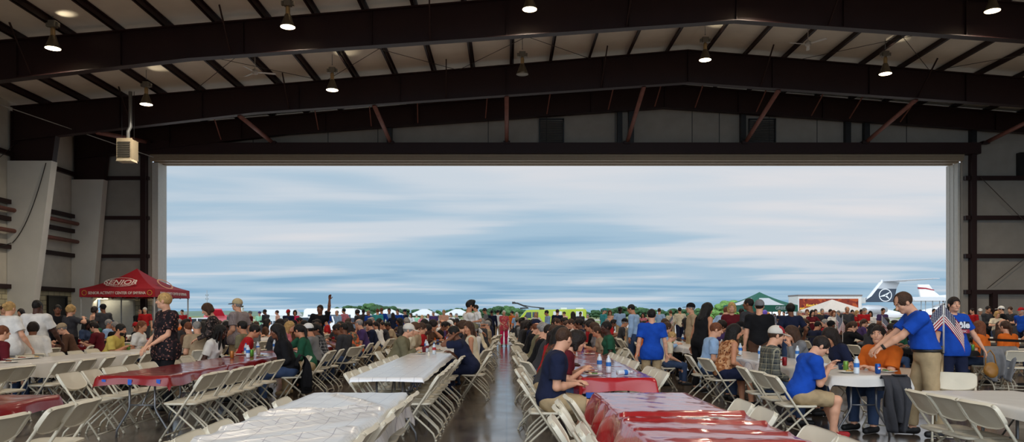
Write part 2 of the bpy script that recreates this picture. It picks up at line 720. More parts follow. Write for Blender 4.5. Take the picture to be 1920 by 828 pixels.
def trousers_sdf(J, kind='long', feet=False, p=.014):
    s = Sdf()
    f = J['fat']
    af = 1 + (f - 1) * .6
    hip = J['hip']
    s.ell(hip + V3(0, 0, .0), (.15 * f + p * .7, .115 * f + p * .7, .125), None, .05)
    for nm, sg in (('r', 1), ('l', -1)):
        hp, kn, an = J[nm + 'hip'], J[nm + 'kn'], J[nm + 'an']
        if kind == 'shorts':
            s.cap(hp, hp + (kn - hp) * .86, .086 * af + p, .074 * af + p, .035, cut=True)
        else:
            s.cap(hp, kn, .085 * af + p, .060 * af + p, .035)
            s.cap(kn, an + (kn - an) * .06, .058 * af + p, .046 + p, .03, cut=True)
        if feet:
            ft = nrm(V3(sg * .12, 1, 0))
            s.cap(an + V3(0, -.04, -.03), an + ft * .15 + V3(0, 0, -.045), .045, .037, .03)
    return s


def shoe_mesh(J, nm, low=False):
    an = J[nm + 'an']
    sg = 1 if nm == 'r' else -1
    ft = nrm(V3(sg * .12, 1, 0))
    s = Sdf()
    s.cap(an + V3(0, -.045, -.035), an + ft * .155 + V3(0, 0, -.045), .046, .038, .03)
    s.cap(an + V3(0, -.02, .0), an + V3(0, -.02, -.03), .046, .046, .02)
    s.plane(an + V3(0, 0, -.082), (0, 0, -1))
    s.plane(an + V3(0, 0, .0 if not low else -.02), (0, 0, 1))
    return s.build('shoe', .009)


HAIR = {}


def hair_mesh(style, h=.008):
    key = (style, h)
    if key in HAIR:
        return HAIR[key]
    s = Sdf()
    nz = .0025
    base = lambda g=0: s.ell((0, -.014, .034), (.083 + g, .104 + g, .096 + g), None, .02)
    if style in ('short', 'buzz', 'bald', 'long', 'bun', 'pony', 'curly', 'bob', 'braids', 'afro', 'quiff', 'receding'):
        g = {'short': 0, 'buzz': -.004, 'bald': -.004, 'curly': .014, 'afro': .03, 'long': .004, 'bob': .01, 'quiff': .002}.get(style, .002)
        base(g)
        if style == 'quiff':
            s.cap((-.035, .055, .11), (.035, .055, .105), .034, .034, .03)
            s.cap((0, -.02, .10), (0, .06, .115), .04, .035, .03)
        if style == 'long':
            s.cap((0, -.07, .0), (0, -.10, -.25), .075, .05, .05)
            for sg in (-1, 1):
                s.cap((sg * .066, -.01, .0), (sg * .078, .0, -.2), .034, .026, .03)
                s.cap((sg * .05, -.06, -.05), (sg * .07, -.08, -.27), .05, .035, .03)
        if style == 'braids':
            for k in range(9):
                a = math.radians(90 + 40 * (k - 4) * .85)
                x, y = -.088 * math.cos(a), -.1 * math.sin(a) + .0
                s.cap((x * .9, y * .9, .02), (x * 1.15, y * 1.1, -.26 - .02 * (k % 3)), .024, .015, .008)
            nz = .004
        if style == 'bob':
            for sg in (-1, 1):
                s.cap((sg * .07, -.01, .0), (sg * .07, .015, -.085), .034, .03, .03)
            s.cap((-.05, -.07, -.04), (.05, -.07, -.04), .05, .05, .04)
        if style == 'bun':
            s.ell((0, -.12, .05), (.045, .042, .042), None, .015)
        if style == 'pony':
            s.cap((0, -.11, .04), (0, -.14, -.02), .03, .035, .02)
            s.cap((0, -.14, -.02), (.01, -.125, -.2), .036, .02, .02)
        if style in ('curly', 'afro'):
            nz = .006
        # face opening, nape
        s.sub((0, .125, -.035), (.078, .088, .105))
        if style in ('short', 'buzz', 'bald', 'quiff', 'receding'):
            s.sub((.095, .02, -.05), (.04, .07, .055))
            s.sub((-.095, .02, -.05), (.04, .07, .055))
            s.sub((0, .02, -.15), (.2, .2, .075))
        elif style in ('bun', 'pony', 'curly', 'afro'):
            s.sub((0, .03, -.13), (.2, .1, .08))
        if style == 'receding':
            s.sub((0, .095, .10), (.062, .075, .062))
        if style == 'bald':
            s.sub((0, .05, .125), (.075, .13, .085))
    elif style in ('cap', 'capback', 'visor'):
        s.ell((0, -.012, .048), (.090, .108, .092), None, .01)
        if style == 'visor':
            s.sub((0, -.02, .12), (.08, .1, .07))
        s.plane((0, .03, .034), (0, .12, -1))
        nz = .0005
    elif style == 'brim':
        s.ell((0, .115, .030), (.066, .085, .007), rx(-8), .01)
        s.plane((0, .06, .03), (0, -1, 0))
        nz = 0
        h = .0055
    m = s.build('hair_' + style, h, nz)
    HAIR[key] = m
    return m


def head_matrix(J, sc=1.0):
    M = Matrix([list(J['Rh'][i]) + [J['head'][i]] for i in range(3)] + [[0, 0, 0, 1]])
    return M @ Matrix.Scale(sc, 4)


def put_head(name, me, mats, root, J, sc=1.0):
    o = ob(name, me, mats, root)
    o.matrix_local = head_matrix(J, sc)
    return o


def small_face(root, J, skin, haircol, brows=True):
    """eyes, eyebrows and mouth as small parts in the head's frame"""
    for sg in (-1, 1):
        m = MB()
        m.lathe([(.0001, -.011), (.006, -.009), (.0105, -.003), (.0115, 0), (.0105, .003), (.006, .009), (.0001, .011)], 10, (sg * .031, .073, .012), 'y')
        put_head('eye', m.mesh('eye'), mat('eye_white', (190, 185, 178), rough=.3, var=.02), root, J)
        i = MB()
        i.lathe([(.0001, .0), (.0055, .0), (.005, .002), (.0001, .003)], 8, (sg * .031, .0835, .012), 'y')
        put_head('iris', i.mesh('iris'), mat('iris_dark', (30, 20, 15), rough=.2, var=.02), root, J)
        b = MB()
        b.tube([(sg * .014, .088, .032), (sg * .032, .0865, .038), (sg * .05, .075, .031)], .0045, 6)
        if brows:
            put_head('eyebrow', b.mesh('eyebrow'), haircol, root, J)
    b = MB()
    b.tube([(-.022, .083, -.055), (-.01, .0895, -.053), (0, .0905, -.0545), (.01, .0895, -.053), (.022, .083, -.055)], .0052, 6)
    put_head('mouth', b.mesh('mouth'), mat('lips', (150, 84, 76), rough=.5), root, J)


def hero(label, x, y, face, skin='fair', hair='short', haircol='brown', shirt='blue', sleeve='short', legs='long', legcol='denim', shoecol='black',
         curl=25, rhn=None, lhn=None, scale=1.0, z=0.0, cap=None, brimcol=None, hem=0.0, puff=.016, fine=.0075, faceparts=True, glasses=False, name='person', beard=None, tuck=False, **pose):
    J = skeleton(**pose)
    root = thing(name, label, 'person', (x, y, z), math.radians(face), None, scale)
    sk = skin_m(skin)
    ob('body', body_sdf(J, True, curl, lhn, rhn).build('body', fine), sk, root)
    sm = shirt if not isinstance(shirt, str) else cloth_m(shirt)
    ob('shirt', shirt_sdf(J, sleeve, hem, puff, tuck).build('shirt', .010, .003), sm, root)
    lm = legcol if not isinstance(legcol, str) else cloth_m(legcol)
    ob('shorts' if legs == 'shorts' else 'trousers', trousers_sdf(J, legs).build('trousers', .011, .003), lm, root)
    for nm in 'rl':
        ob('shoe', shoe_mesh(J, nm), mat('shoe_' + shoecol, CLOTHC.get(shoecol, (30, 28, 28)), rough=.6), root)
    hm = hair_m(haircol)
    if hair:
        put_head('hair', hair_mesh(hair, .006), hm, root, J)
    if cap is not None:
        cm = cap if not isinstance(cap, str) else cloth_m(cap)
        back = pose.get('capback', False)
        c = put_head('cap', hair_mesh('cap', .006), cm, root, J, 1.03)
        if back:
            c.matrix_local = head_matrix(J, 1.03) @ Matrix.Rotation(PI, 4, 'Z')
        b = ob('brim', hair_mesh('brim', .006), brimcol if brimcol is not None else cm, c)
    if tuck:
        f = J['fat']
        n = 28
        c0 = J['hip'] + V3(0, 0, .062)
        ob('belt', MB().tube([(c0[0] + (.145 * f + .012) * math.cos(2 * PI * k / n), c0[1] + (.112 * f + .012) * math.sin(2 * PI * k / n), c0[2]) for k in range(n)], .019, 8, closed=True), mat('belt_black', (20, 18, 18), rough=.5), root)
        w0, e0 = J['rwr'], J['rel']
        for nm in ('l',):
            w0, e0 = J[nm + 'wr'], J[nm + 'el']
            dd = nrm(w0 - e0)
            ob('wristwatch', MB().tube([tuple(w0 - dd * .035), tuple(w0 - dd * .005)], .034, 12), MATS['belt_black'], root)
    if faceparts:
        small_face(root, J, skin, hm)
    if beard:
        s = Sdf()
        s.ell((0, .030, -.060), (.062, .066, .058), None, .02)
        s.sub((0, .09, -.01), (.05, .06, .05))
        s.sub((0, -.05, -.03), (.2, .07, .2))
        put_head('beard', s.build('beard', .006, .002), hair_m(beard), root, J)
    if glasses:
        m = MB()
        for sg in (-1, 1):
            m.tube([(sg * .031 + .021 * math.cos(a), .094 - abs(math.cos(a)) * .002, .012 + .015 * math.sin(a)) for a in [2 * PI * k / 12 for k in range(12)]], .0018, 5, closed=True)
            m.tube([(sg * .052, .092, .014), (sg * .078, .0, .012)], .0018, 5)
        m.tube([(-.01, .097, .014), (.01, .097, .014)], .0018, 5)
        put_head('glasses', m.mesh('glasses'), mat('dark_frame', (25, 22, 22), rough=.4), root, J)
    return root, J


# ---- the shared kit for the crowd: a few poses, each with its own body, shirts and trousers
KIT = []


def kit():
    seats = [
        dict(seated=True, lean=12, head=(0, 12, 0), rh=(.16, .36, .80), lh=(-.14, .34, .80)),
        dict(seated=True, lean=22, head=(8, 22, 0), rh=(.10, .30, .84), lh=(-.2, .36, .80)),
        dict(seated=True, lean=4, head=(35, 2, 0), rh=(.2, .34, .80), lh=(-.16, .26, .62)),
        dict(seated=True, lean=18, head=(-38, 4, 0), rh=(.06, .26, 1.02), lh=(-.12, .38, .80), rpole=(.6, .2, -1)),
        dict(seated=True, lean=8, head=(-15, 6, 4), rh=(.16, .32, .80), lh=(-.1, .34, .80), female=True),
        dict(seated=True, lean=16, head=(22, 16, -4), rh=(.1, .36, .80), lh=(-.08, .2, 1.06), female=True, lpole=(-.6, .2, -1)),
        dict(seated=True, lean=-4, head=(0, -4, 0), rh=(.14, .22, .62), lh=(-.14, .22, .62), fat=1.15),
    ]
    stands = [
        dict(head=(0, 0, 0)),
        dict(head=(30, 4, 0), rf=(.12, .06, .085), lf=(-.14, -.05, .085), fat=1.12),
        dict(lean=4, head=(-25, 8, 0), rh=(.1, .3, 1.12), lh=(-.1, .3, 1.10)),
        dict(head=(10, 6, 0), rh=(.22, .2, 1.0), female=True),
        dict(lean=3, head=(-12, 4, 0), lh=(-.08, .26, 1.2), rh=(.12, .22, 1.18), female=True, lpole=(-1, 0, -.6), rpole=(1, 0, -.6)),
        dict(lean=2, rf=(.11, .22, .085), lf=(-.11, -.22, .085), rh=(.25, -.12, .9), lh=(-.25, .2, .92)),
    ]
    for p in seats + stands:
        J = skeleton(**p)
        KIT.append(dict(J=J, seated=p.get('seated', False), female=p.get('female', False),
                        body=body_sdf(J, False).build('body', .0125),
                        short=shirt_sdf(J, 'short').build('shirt', .015, .003),
                        long=shirt_sdf(J, 'long').build('shirt', .015, .003),
                        legs=trousers_sdf(J, 'long', True).build('trousers', .017, .003)))


def crowd_person(x, y, face, seated, skin, style, haircol, shirt, legcol, sleeve='short', female=None, scale=1.0, z=0.0, label='', group=None, cap=None, pose=None, patt=None):
    cand = [k for k in KIT if k['seated'] == seated and (female is None or k['female'] == female)]
    k = cand[pose % len(cand)] if pose is not None else random.choice(cand)
    mir = random.choice((-1, 1))
    root = thing('person', label, 'person', (x, y, z), math.radians(face), group, (scale * mir, scale, scale))
    ob('body', k['body'], skin_m(skin), root)
    ob('shirt', k[sleeve], patt or cloth_m(shirt), root)
    ob('trousers', k['legs'], cloth_m(legcol), root)
    if style:
        put_head('hair', hair_mesh(style, .011), hair_m(haircol), root, k['J'])
    if cap:
        c = put_head('cap', hair_mesh('cap', .011), cloth_m(cap), root, k['J'], 1.03)
        ob('brim', hair_mesh('brim', .006), cloth_m(cap), c)
    return root


# ------------------------------------------------------------------ materials of the place
M_STEEL = mat('oxide_red_steel', (44, 25, 24), rough=.5, var=.1, nscale=1.5, spec=.3)
M_STEEL2 = mat('oxide_red_strut', (128, 78, 66), rough=.55, var=.15, nscale=4)
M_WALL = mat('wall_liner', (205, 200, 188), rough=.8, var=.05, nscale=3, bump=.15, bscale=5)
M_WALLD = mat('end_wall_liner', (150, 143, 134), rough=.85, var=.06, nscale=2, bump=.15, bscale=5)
M_ROOF = mat('roof_insulation', (228, 221, 208), rough=.8, var=.07, nscale=.8, bump=.5, bscale=1.2)
M_CLAD = mat('column_cladding', (222, 218, 208), rough=.6, var=.04, nscale=1.5)
M_TRACK = mat('tan_door_track', (150, 132, 108), rough=.5, var=.05)
M_LEAF = mat('door_leaf_panel', (205, 202, 194), rough=.55, var=.04)
M_CHAIR = mat('chair_plastic', (214, 206, 186), rough=.42, var=.03, nscale=6, spec=.45)
M_CTUBE = mat('chair_tube', (196, 188, 168), rough=.35, var=.03, spec=.5)
M_TTUBE = mat('table_leg_steel', (120, 120, 122), rough=.35, metal=.6, var=.05)
M_TTOP = mat('table_top_plastic', (190, 184, 172), rough=.5)
M_DARK = mat('dark_opening', (24, 24, 26), rough=.4)
M_GALV = mat('galvanised', (150, 152, 152), rough=.4, metal=.7, var=.1)


def floor_mat():
    m, nt, b = nodemat('polished_concrete')
    N, L = nt.nodes, nt.links
    tc = N.new('ShaderNodeTexCoord')
    n1 = N.new('ShaderNodeTexNoise')
    n1.inputs['Scale'].default_value = .9
    n1.inputs['Detail'].default_value = 8
    n1.inputs['Roughness'].default_value = .65
    L.new(tc.outputs['Object'], n1.inputs['Vector'])
    r = N.new('ShaderNodeValToRGB')
    r.color_ramp.elements[0].position = .35
    r.color_ramp.elements[0].color = srgb((74, 64, 56)) + (1,)
    r.color_ramp.elements[1].position = .68
    r.color_ramp.elements[1].color = srgb((112, 100, 88)) + (1,)
    L.new(n1.outputs['Fac'], r.inputs['Fac'])
    # saw-cut joints
    br = N.new('ShaderNodeTexBrick')
    br.offset = 0
    br.inputs['Scale'].default_value = 1
    br.inputs['Brick Width'].default_value = 5.8
    br.inputs['Row Height'].default_value = 3.4
    br.inputs['Mortar Size'].default_value = .012
    br.inputs['Color1'].default_value = (1, 1, 1, 1)
    br.inputs['Color2'].default_value = (1, 1, 1, 1)
    br.inputs['Mortar'].default_value = (.25, .22, .2, 1)
    L.new(tc.outputs['Object'], br.inputs['Vector'])
    mx = N.new('ShaderNodeMix')
    mx.data_type = 'RGBA'
    mx.blend_type = 'MULTIPLY'
    mx.inputs['Factor'].default_value = 1
    A = [q for q in mx.inputs if q.type == 'RGBA']
    L.new(r.outputs['Color'], A[0])
    L.new(br.outputs['Color'], A[1])
    L.new([q for q in mx.outputs if q.type == 'RGBA'][0], b.inputs['Base Color'])
    n2 = N.new('ShaderNodeTexNoise')
    n2.inputs['Scale'].default_value = 2.2
    n2.inputs['Detail'].default_value = 6
    L.new(tc.outputs['Object'], n2.inputs['Vector'])
    mr = N.new('ShaderNodeMapRange')
    mr.inputs['From Min'].default_value = .3
    mr.inputs['From Max'].default_value = .7
    mr.inputs['To Min'].default_value = .10
    mr.inputs['To Max'].default_value = .22
    L.new(n2.outputs['Fac'], mr.inputs['Value'])
    L.new(mr.outputs[0], b.inputs['Roughness'])
    bp = N.new('ShaderNodeBump')
    bp.inputs['Strength'].default_value = .04
    bp.inputs['Distance'].default_value = .02
    L.new(n2.outputs['Fac'], bp.inputs['Height'])
    L.new(bp.outputs['Normal'], b.inputs['Normal'])
    return m


def plaid_cloth():
    """white table plastic with a printed grid of fine lines"""
    m, nt, b = nodemat('white_grid_tablecloth')
    N, L = nt.nodes, nt.links
    tc = N.new('ShaderNodeTexCoord')
    br = N.new('ShaderNodeTexBrick')
    br.offset = 0
    br.inputs['Scale'].default_value = 1
    br.inputs['Brick Width'].default_value = .155
    br.inputs['Row Height'].default_value = .075
    br.inputs['Mortar Size'].default_value = .0028
    br.inputs['Color1'].default_value = srgb((228, 227, 226)) + (1,)
    br.inputs['Color2'].default_value = srgb((222, 221, 221)) + (1,)
    br.inputs['Mortar'].default_value = srgb((176, 174, 182)) + (1,)
    L.new(tc.outputs['Object'], br.inputs['Vector'])
    L.new(br.outputs['Color'], b.inputs['Base Color'])
    b.inputs['Roughness'].default_value = .3
    b.inputs['Coat Weight'].default_value = .6
    b.inputs['Coat Roughness'].default_value = .22
    n2 = N.new('ShaderNodeTexNoise')
    n2.inputs['Scale'].default_value = 7
    n2.inputs['Detail'].default_value = 5
    L.new(tc.outputs['Object'], n2.inputs['Vector'])
    bp = N.new('ShaderNodeBump')
    bp.inputs['Strength'].default_value = .5
    bp.inputs['Distance'].default_value = .012
    L.new(n2.outputs['Fac'], bp.inputs['Height'])
    L.new(bp.outputs['Normal'], b.inputs['Normal'])
    return m


def plastic_cloth(name, rgb, rough=.28, sx=1.2, sy=11, strength=.9, dist=.012, coat=.3):
    """thin glossy plastic sheet whose wrinkles run across the table"""
    m, nt, b = nodemat(name)
    N, L = nt.nodes, nt.links
    tc = N.new('ShaderNodeTexCoord')
    mp = N.new('ShaderNodeMapping')
    mp.inputs['Scale'].default_value = (sx, sy, 3)
    mp.inputs['Rotation'].default_value = (0, 0, .12)
    L.new(tc.outputs['Object'], mp.inputs['Vector'])
    n2 = N.new('ShaderNodeTexNoise')
    n2.inputs['Scale'].default_value = 1.0
    n2.inputs['Detail'].default_value = 4
    n2.inputs['Distortion'].default_value = .5
    L.new(mp.outputs['Vector'], n2.inputs['Vector'])
    bp = N.new('ShaderNodeBump')
    bp.inputs['Strength'].default_value = strength
    bp.inputs['Distance'].default_value = dist
    L.new(n2.outputs['Fac'], bp.inputs['Height'])
    L.new(bp.outputs['Normal'], b.inputs['Normal'])
    b.inputs['Base Color'].default_value = srgb(rgb) + (1,)
    b.inputs['Roughness'].default_value = rough
    b.inputs['Coat Weight'].default_value = coat
    b.inputs['Coat Roughness'].default_value = .10
    b.inputs['Coat IOR'].default_value = 1.36
    b.inputs['Specular IOR Level'].default_value = .25
    return m


def block_mat():
    m, nt, b = nodemat('painted_block')
    N, L = nt.nodes, nt.links
    tc = N.new('ShaderNodeTexCoord')
    sep = N.new('ShaderNodeSeparateXYZ')
    L.new(tc.outputs['Object'], sep.inputs[0])
    ad = N.new('ShaderNodeMath')
    ad.operation = 'ADD'
    L.new(sep.outputs['X'], ad.inputs[0])
    L.new(sep.outputs['Y'], ad.inputs[1])
    cb = N.new('ShaderNodeCombineXYZ')
    L.new(ad.outputs[0], cb.inputs['X'])
    L.new(sep.outputs['Z'], cb.inputs['Y'])
    br = N.new('ShaderNodeTexBrick')
    br.inputs['Scale'].default_value = 1
    br.inputs['Brick Width'].default_value = .42
    br.inputs['Row Height'].default_value = .21
    br.inputs['Mortar Size'].default_value = .014
    br.inputs['Color1'].default_value = srgb((205, 196, 162)) + (1,)
    br.inputs['Color2'].default_value = srgb((190, 182, 150)) + (1,)
    br.inputs['Mortar'].default_value = srgb((120, 112, 92)) + (1,)
    L.new(cb.outputs[0], br.inputs['Vector'])
    L.new(br.outputs['Color'], b.inputs['Base Color'])
    b.inputs['Roughness'].default_value = .7
    return m


# ------------------------------------------------------------------ folding chair
def make_chair():
    t = thing('folding_chair', 'white folding chair', 'chair')
    # seat: moulded panel with rounded corners and a turned-down lip
    def panel(pts_fn, z0, z1, n=28):
        pass
    m = MB()
    n = 32
    rings = []
    for sc, z in ((.0, .442), (.75, .440), (.93, .446), (1.0, .441), (1.0, .424), (.94, .416), (.9, .424), (.0, .424)):
        ring = []
        for k in range(n):
            a = 2 * PI * k / n
            c_, s_ = math.cos(a), math.sin(a)
            e = .36
            x = .205 * sc * math.copysign(abs(c_) ** e, c_)
            y = .195 * sc * math.copysign(abs(s_) ** e, s_)
            ring.append((x * (1 - .05 * (y < 0)), y + .015, z - .008 * (abs(x) < .12) * (1 if sc < .8 else 0)))
        rings.append(ring)
    vs = [v for r in rings for v in r]
    fs = [(i * n + k, i * n + (k + 1) % n, (i + 1) * n + (k + 1) % n, (i + 1) * n + k) for i in range(len(rings) - 1) for k in range(n)]
    m.add(vs, fs, True)
    me = m.mesh('seat')
    sharp(me, 50)
    ob('seat', me, M_CHAIR, t)
    # long side tubes: from the top of the back straight to the front foot
    top, foot = Vector((0, -.275, .765)), Vector((0, .225, .012))
    d = (top - foot).normalized()
    up = Vector((0, d.z, -d.y))                     # normal of the back, facing forward
    for sg in (-1, 1):
        m = MB()
        m.tube([foot + Vector((sg * .212, 0, 0)), top + Vector((sg * .212, 0, 0))], .0125, 8)
        m.tube([foot + Vector((sg * .212, 0, -.01)), foot + Vector((sg * .212, 0, 0)) + d * .03], .015, 8)
        ob('side_tube', m, M_CTUBE, t)
        m = MB()
        x = sg * .178
        m.tube([(x, .16, .418), (x, .02, .30), (x, -.13, .165), (x, -.205, .09), (x, -.235, .012)], .0115, 8)
        m.tube([(x, -.232, .02), (x, -.236, .002)], .014, 8)
        ob('rear_leg', m, M_CTUBE, t)
    m = MB()
    m.tube([(-.178, -.225, .035), (.178, -.225, .035)], .0085, 6)
    ob('crossbar', m, M_CTUBE, t)
    m = MB()
    m.tube([(-.212, .19, .065), (.212, .19, .065)], .0085, 6)
    ob('crossbar', m, M_CTUBE, t)
    m = MB()
    m.tube([(-.212, -.045, .418), (.212, -.045, .418)], .009, 6)
    ob('hinge_rod', m, M_CTUBE, t)
    # backrest: shallow dished panel with thick rim, gripping the tubes
    m = MB()
    hgt, wd = .215, .232
    n = 36
    def pt(u, v, off):       # u across, v along the tubes
        curve = -.016 * (1 - (u / wd) ** 2)
        p = top + d * (v - .10) + Vector((u, 0, 0)) + up * (off + curve + .004)
        return p
    rings = []
    for sc, off in ((0, -.004), (.86, -.004), (.90, -.016), (.985, -.016), (1, -.006), (1, .012), (.97, .017), (.88, .010), (0, .010)):
        ring = []
        for k in range(n):
            a = 2 * PI * k / n
            c_, s_ = math.cos(a), math.sin(a)
            e = .42
            u = wd * math.copysign(abs(c_) ** e, c_)
            v = hgt / 2 * math.copysign(abs(s_) ** e, s_)
            if v < 0:
                v *= 1 + .22 * (1 - (u / wd) ** 2)
            inset = (1 - sc) * .16 if 0 < sc < 1 else 0
            if sc == 0:
                q = pt(0, 0, off)
            else:
                q = pt(u * (1 - inset * .9), v * (1 - inset * 2.0), off)
            ring.append(q)
        rings.append(ring)
    vs = [v for r in rings for v in r]
    fs = [(i * n + k, (i + 1) * n + k, (i + 1) * n + (k + 1) % n, i * n + (k + 1) % n) for i in range(len(rings) - 1) for k in range(n)]
    m.add(vs, fs, True)
    me = m.mesh('backrest')
    sharp(me, 45)
    ob('backrest', me, M_CHAIR, t)
    return t


CHAIR = [None]
CHAIRS = []      # (object, row key, side, y)


def chair(x, y, face, key=None, label=None, group=None):
    """face in degrees: 0 looks along +Y, -90 along +X, 90 along -X"""
    if CHAIR[0] is None:
        CHAIR[0] = make_chair()
        c = CHAIR[0]
    else:
        c = copy_tree(CHAIR[0])
    c.location = (x, y, 0)
    c.rotation_euler = (0, 0, math.radians(face + random.uniform(-3, 3)))
    if label:
        c['label'] = label
    if group:
        c['group'] = group
    elif 'group' in c:
        del c['group']
    if key:
        CHAIRS.append((c, key, y))
    return c


# ------------------------------------------------------------------ folding table
def make_table():
    t = thing('folding_table', 'table', 'table')
    m = MB()
    m.rbox(-.38, .38, -.91, .91, .705, .738, .03)
    ob('tabletop', m, M_TTOP, t)
    for sg in (-1, 1):
        for sx in (-1, 1):
            m = MB()
            m.tube([(sx * .15, sg * .70, .70), (sx * .15, sg * .70, .36), (sx * .17, sg * .70, .30), (sx * .30, sg * .70, .09), (sx * .31, sg * .70, .0)], .0135, 8)
            ob('leg', m, M_TTUBE, t)
        m = MB()
        m.tube([(-.15, sg * .70, .38), (.15, sg * .70, .38)], .010, 6)
        ob('crossbar', m, M_TTUBE, t)
        m = MB()
        m.tube([(0, sg * .70, .38), (0, sg * .40, .69)], .008, 6)
        ob('brace', m, M_TTUBE, t)
    return t


TABLE = [None]
TABLES = []


def table(x, y, key, rz=0.0):
    if TABLE[0] is None:
        TABLE[0] = make_table()
        t = TABLE[0]
    else:
        t = copy_tree(TABLE[0])
    t.location = (x, y, 0)
    t.rotation_euler = (0, 0, rz)
    TABLES.append((t, key, y))
    return t


def cloth_mesh(hw, hl, drop=(.12, .12, .12, .12), z=.744, res=.05, amp=.004, folds=None, seed=0, ripple=.02, lift=None):
    """sheet over a table: half width, half length, how far it hangs on -x, +x, -y, +y"""
    r = np.random.default_rng(seed)
    us = np.concatenate([-hw - np.linspace(drop[0], .02, 5), np.linspace(-hw, hw, int(2 * hw / res) + 1), hw + np.linspace(.02, drop[1], 5)])
    vs = np.concatenate([-hl - np.linspace(drop[2], .02, 5), np.linspace(-hl, hl, int(2 * hl / res) + 1), hl + np.linspace(.02, drop[3], 5)])
    U, W = np.meshgrid(us, vs, indexing='ij')
    ox = np.clip(np.abs(U) - hw, 0, None)
    oy = np.clip(np.abs(W) - hl, 0, None)
    p1, p2, p3 = r.uniform(0, 6, 3)
    rip = ripple * np.sin(W * 9 + p1 + np.sin(W * 3.1) * 1.5) * (ox / .15) + ripple * np.sin(U * 11 + p2) * (oy / .15)
    X = np.clip(U, -hw, hw) + np.sign(U) * (np.minimum(ox * .28, .05) + .012 * (ox > 0)) + np.where(ox > 0, np.sign(U) * rip, 0) + np.where(oy > .0, 0, 0)
    Y = np.clip(W, -hl, hl) + np.sign(W) * (np.minimum(oy * .28, .05) + .012 * (oy > 0)) + np.where(oy > 0, np.sign(W) * rip, 0)
    o = np.maximum(ox, oy) + .5 * np.minimum(ox, oy)
    hem = .018 * np.sin(W * 5 + p3) * (ox > 0) + .018 * np.sin(U * 7 + p1) * (oy > 0)
    Z = z - o * (.95) + hem * (o / .15)
    nz = amp * (np.sin(X * 13 + Y * 5 + p1) * np.sin(Y * 9 + p2) + .5 * np.sin(X * 31 + p3 + Y * 17))
    Z = Z + np.where(o == 0, np.abs(nz), 0)
    if folds:
        for (x0, y0, x1, y1, w, hh) in folds:
            d = np.array([x1 - x0, y1 - y0])
            L2 = d @ d
            t = np.clip(((X - x0) * d[0] + (Y - y0) * d[1]) / L2, 0, 1)
            dist = np.hypot(X - x0 - t * d[0], Y - y0 - t * d[1])
            Z = Z + np.where(o == 0, hh * np.exp(-(dist / w) ** 2), 0)
    if lift is not None:
        Z = Z + lift(X, Y, o)
    n0, n1 = U.shape
    me = bpy.data.meshes.new('cloth')
    co = np.stack([X, Y, Z], -1).reshape(-1, 3)
    f = [(i * n1 + j, (i + 1) * n1 + j, (i + 1) * n1 + j + 1, i * n1 + j + 1) for i in range(n0 - 1) for j in range(n1 - 1)]
    me.from_pydata([tuple(c) for c in co], [], f)
    me.polygons.foreach_set('use_smooth', [True] * len(f))
    me.update()
    return me


# ------------------------------------------------------------------ things on tables
def bottle_parts():
    b = MB()
    b.lathe([(.001, 0), (.030, .0), (.0325, .006), (.0325, .06), (.0305, .066), (.0325, .072), (.0325, .135), (.030, .15), (.022, .172), (.0135, .186), (.0125, .196)], 16)
    l = MB()
    l.lathe([(.0332, .078), (.0332, .128)], 16, closed_ends=False)
    c = MB()
    c.lathe([(.0145, .192), (.0145, .207), (.001, .208)], 12)
    return b.mesh('bottle_body'), l.mesh('bottle_label'), c.mesh('bottle_cap')


def can_parts():
    b = MB()
    b.lathe([(.001, .004), (.024, .0), (.0325, .01), (.033, .105), (.027, .119), (.0255, .120)], 16)
    t = MB()
    t.lathe([(.001, .117), (.0255, .117), (.0262, .121), (.0265, .119)], 16)
    return b.mesh('can_body'), t.mesh('can_lid')


M_PET = mat('clear_bottle', (205, 214, 222), rough=.12, var=.02, spec=.6)
M_LBL = mat('blue_bottle_label', (40, 110, 190), rough=.5)
M_CAPW = mat('bottle_cap', (225, 228, 232), rough=.4)
M_FOAM = mat('foam_plate', (226, 222, 212), rough=.6)
_B = [None]
_CN = [None]


def bottle(x, y, z, label, group=None, lying=None, cap=None, lbl=None):
    if _B[0] is None:
        _B[0] = bottle_parts()
    t = thing('water_bottle', label, 'bottle', (x, y, z), random.uniform(0, 6), group)
    if lying is not None:
        t.location = (x, y, z + .034)
        t.rotation_euler = (0, PI / 2, lying)
    ob('bottle_body', _B[0][0], M_PET, t)
    ob('bottle_label', _B[0][1], lbl or M_LBL, t)
    ob('bottle_cap', _B[0][2], cap or M_CAPW, t)
    return t


def can(x, y, z, col, label, group=None):
    if _CN[0] is None:
        _CN[0] = can_parts()
    t = thing('drink_can', label, 'can', (x, y, z), 0, group)
    ob('can_body', _CN[0][0], mat('can_%d_%d_%d' % col, col, rough=.3, metal=.4), t)
    ob('can_lid', _CN[0][1], M_GALV, t)
    return t


FOODC = [(176, 120, 60), (150, 60, 40), (196, 160, 96), (120, 70, 40), (90, 120, 60), (200, 180, 140)]


def plate(x, y, z, label, group=None, food=True, r=.115, seed=None):
    rd = random.Random(seed)
    t = thing('plate', label, 'plate', (x, y, z), rd.uniform(0, 6), group)
    m = MB()
    m.lathe([(.001, .002), (r * .62, .002), (r * .72, .008), (r, .018), (r, .021), (r * .70, .012), (r * .6, .006), (.001, .006)], 20)
    ob('dish', m, M_FOAM, t)
    if food:
        for k in range(3):
            a = rd.uniform(0, 6)
            rr = r * .38
            s = Sdf()
            for q in range(5):
                s.ell((rr * math.cos(a + k * 2.1) + rd.uniform(-.02, .02), rr * math.sin(a + k * 2.1) + rd.uniform(-.02, .02), .014 + rd.uniform(0, .012)), (rd.uniform(.012, .024), rd.uniform(.012, .02), rd.uniform(.008, .014)), None, .008)
            c = rd.choice(FOODC)
            ob('food', s.build('food', .006), mat('food_%d' % c[0], c, rough=.6, var=.3, nscale=60), t)
    return t


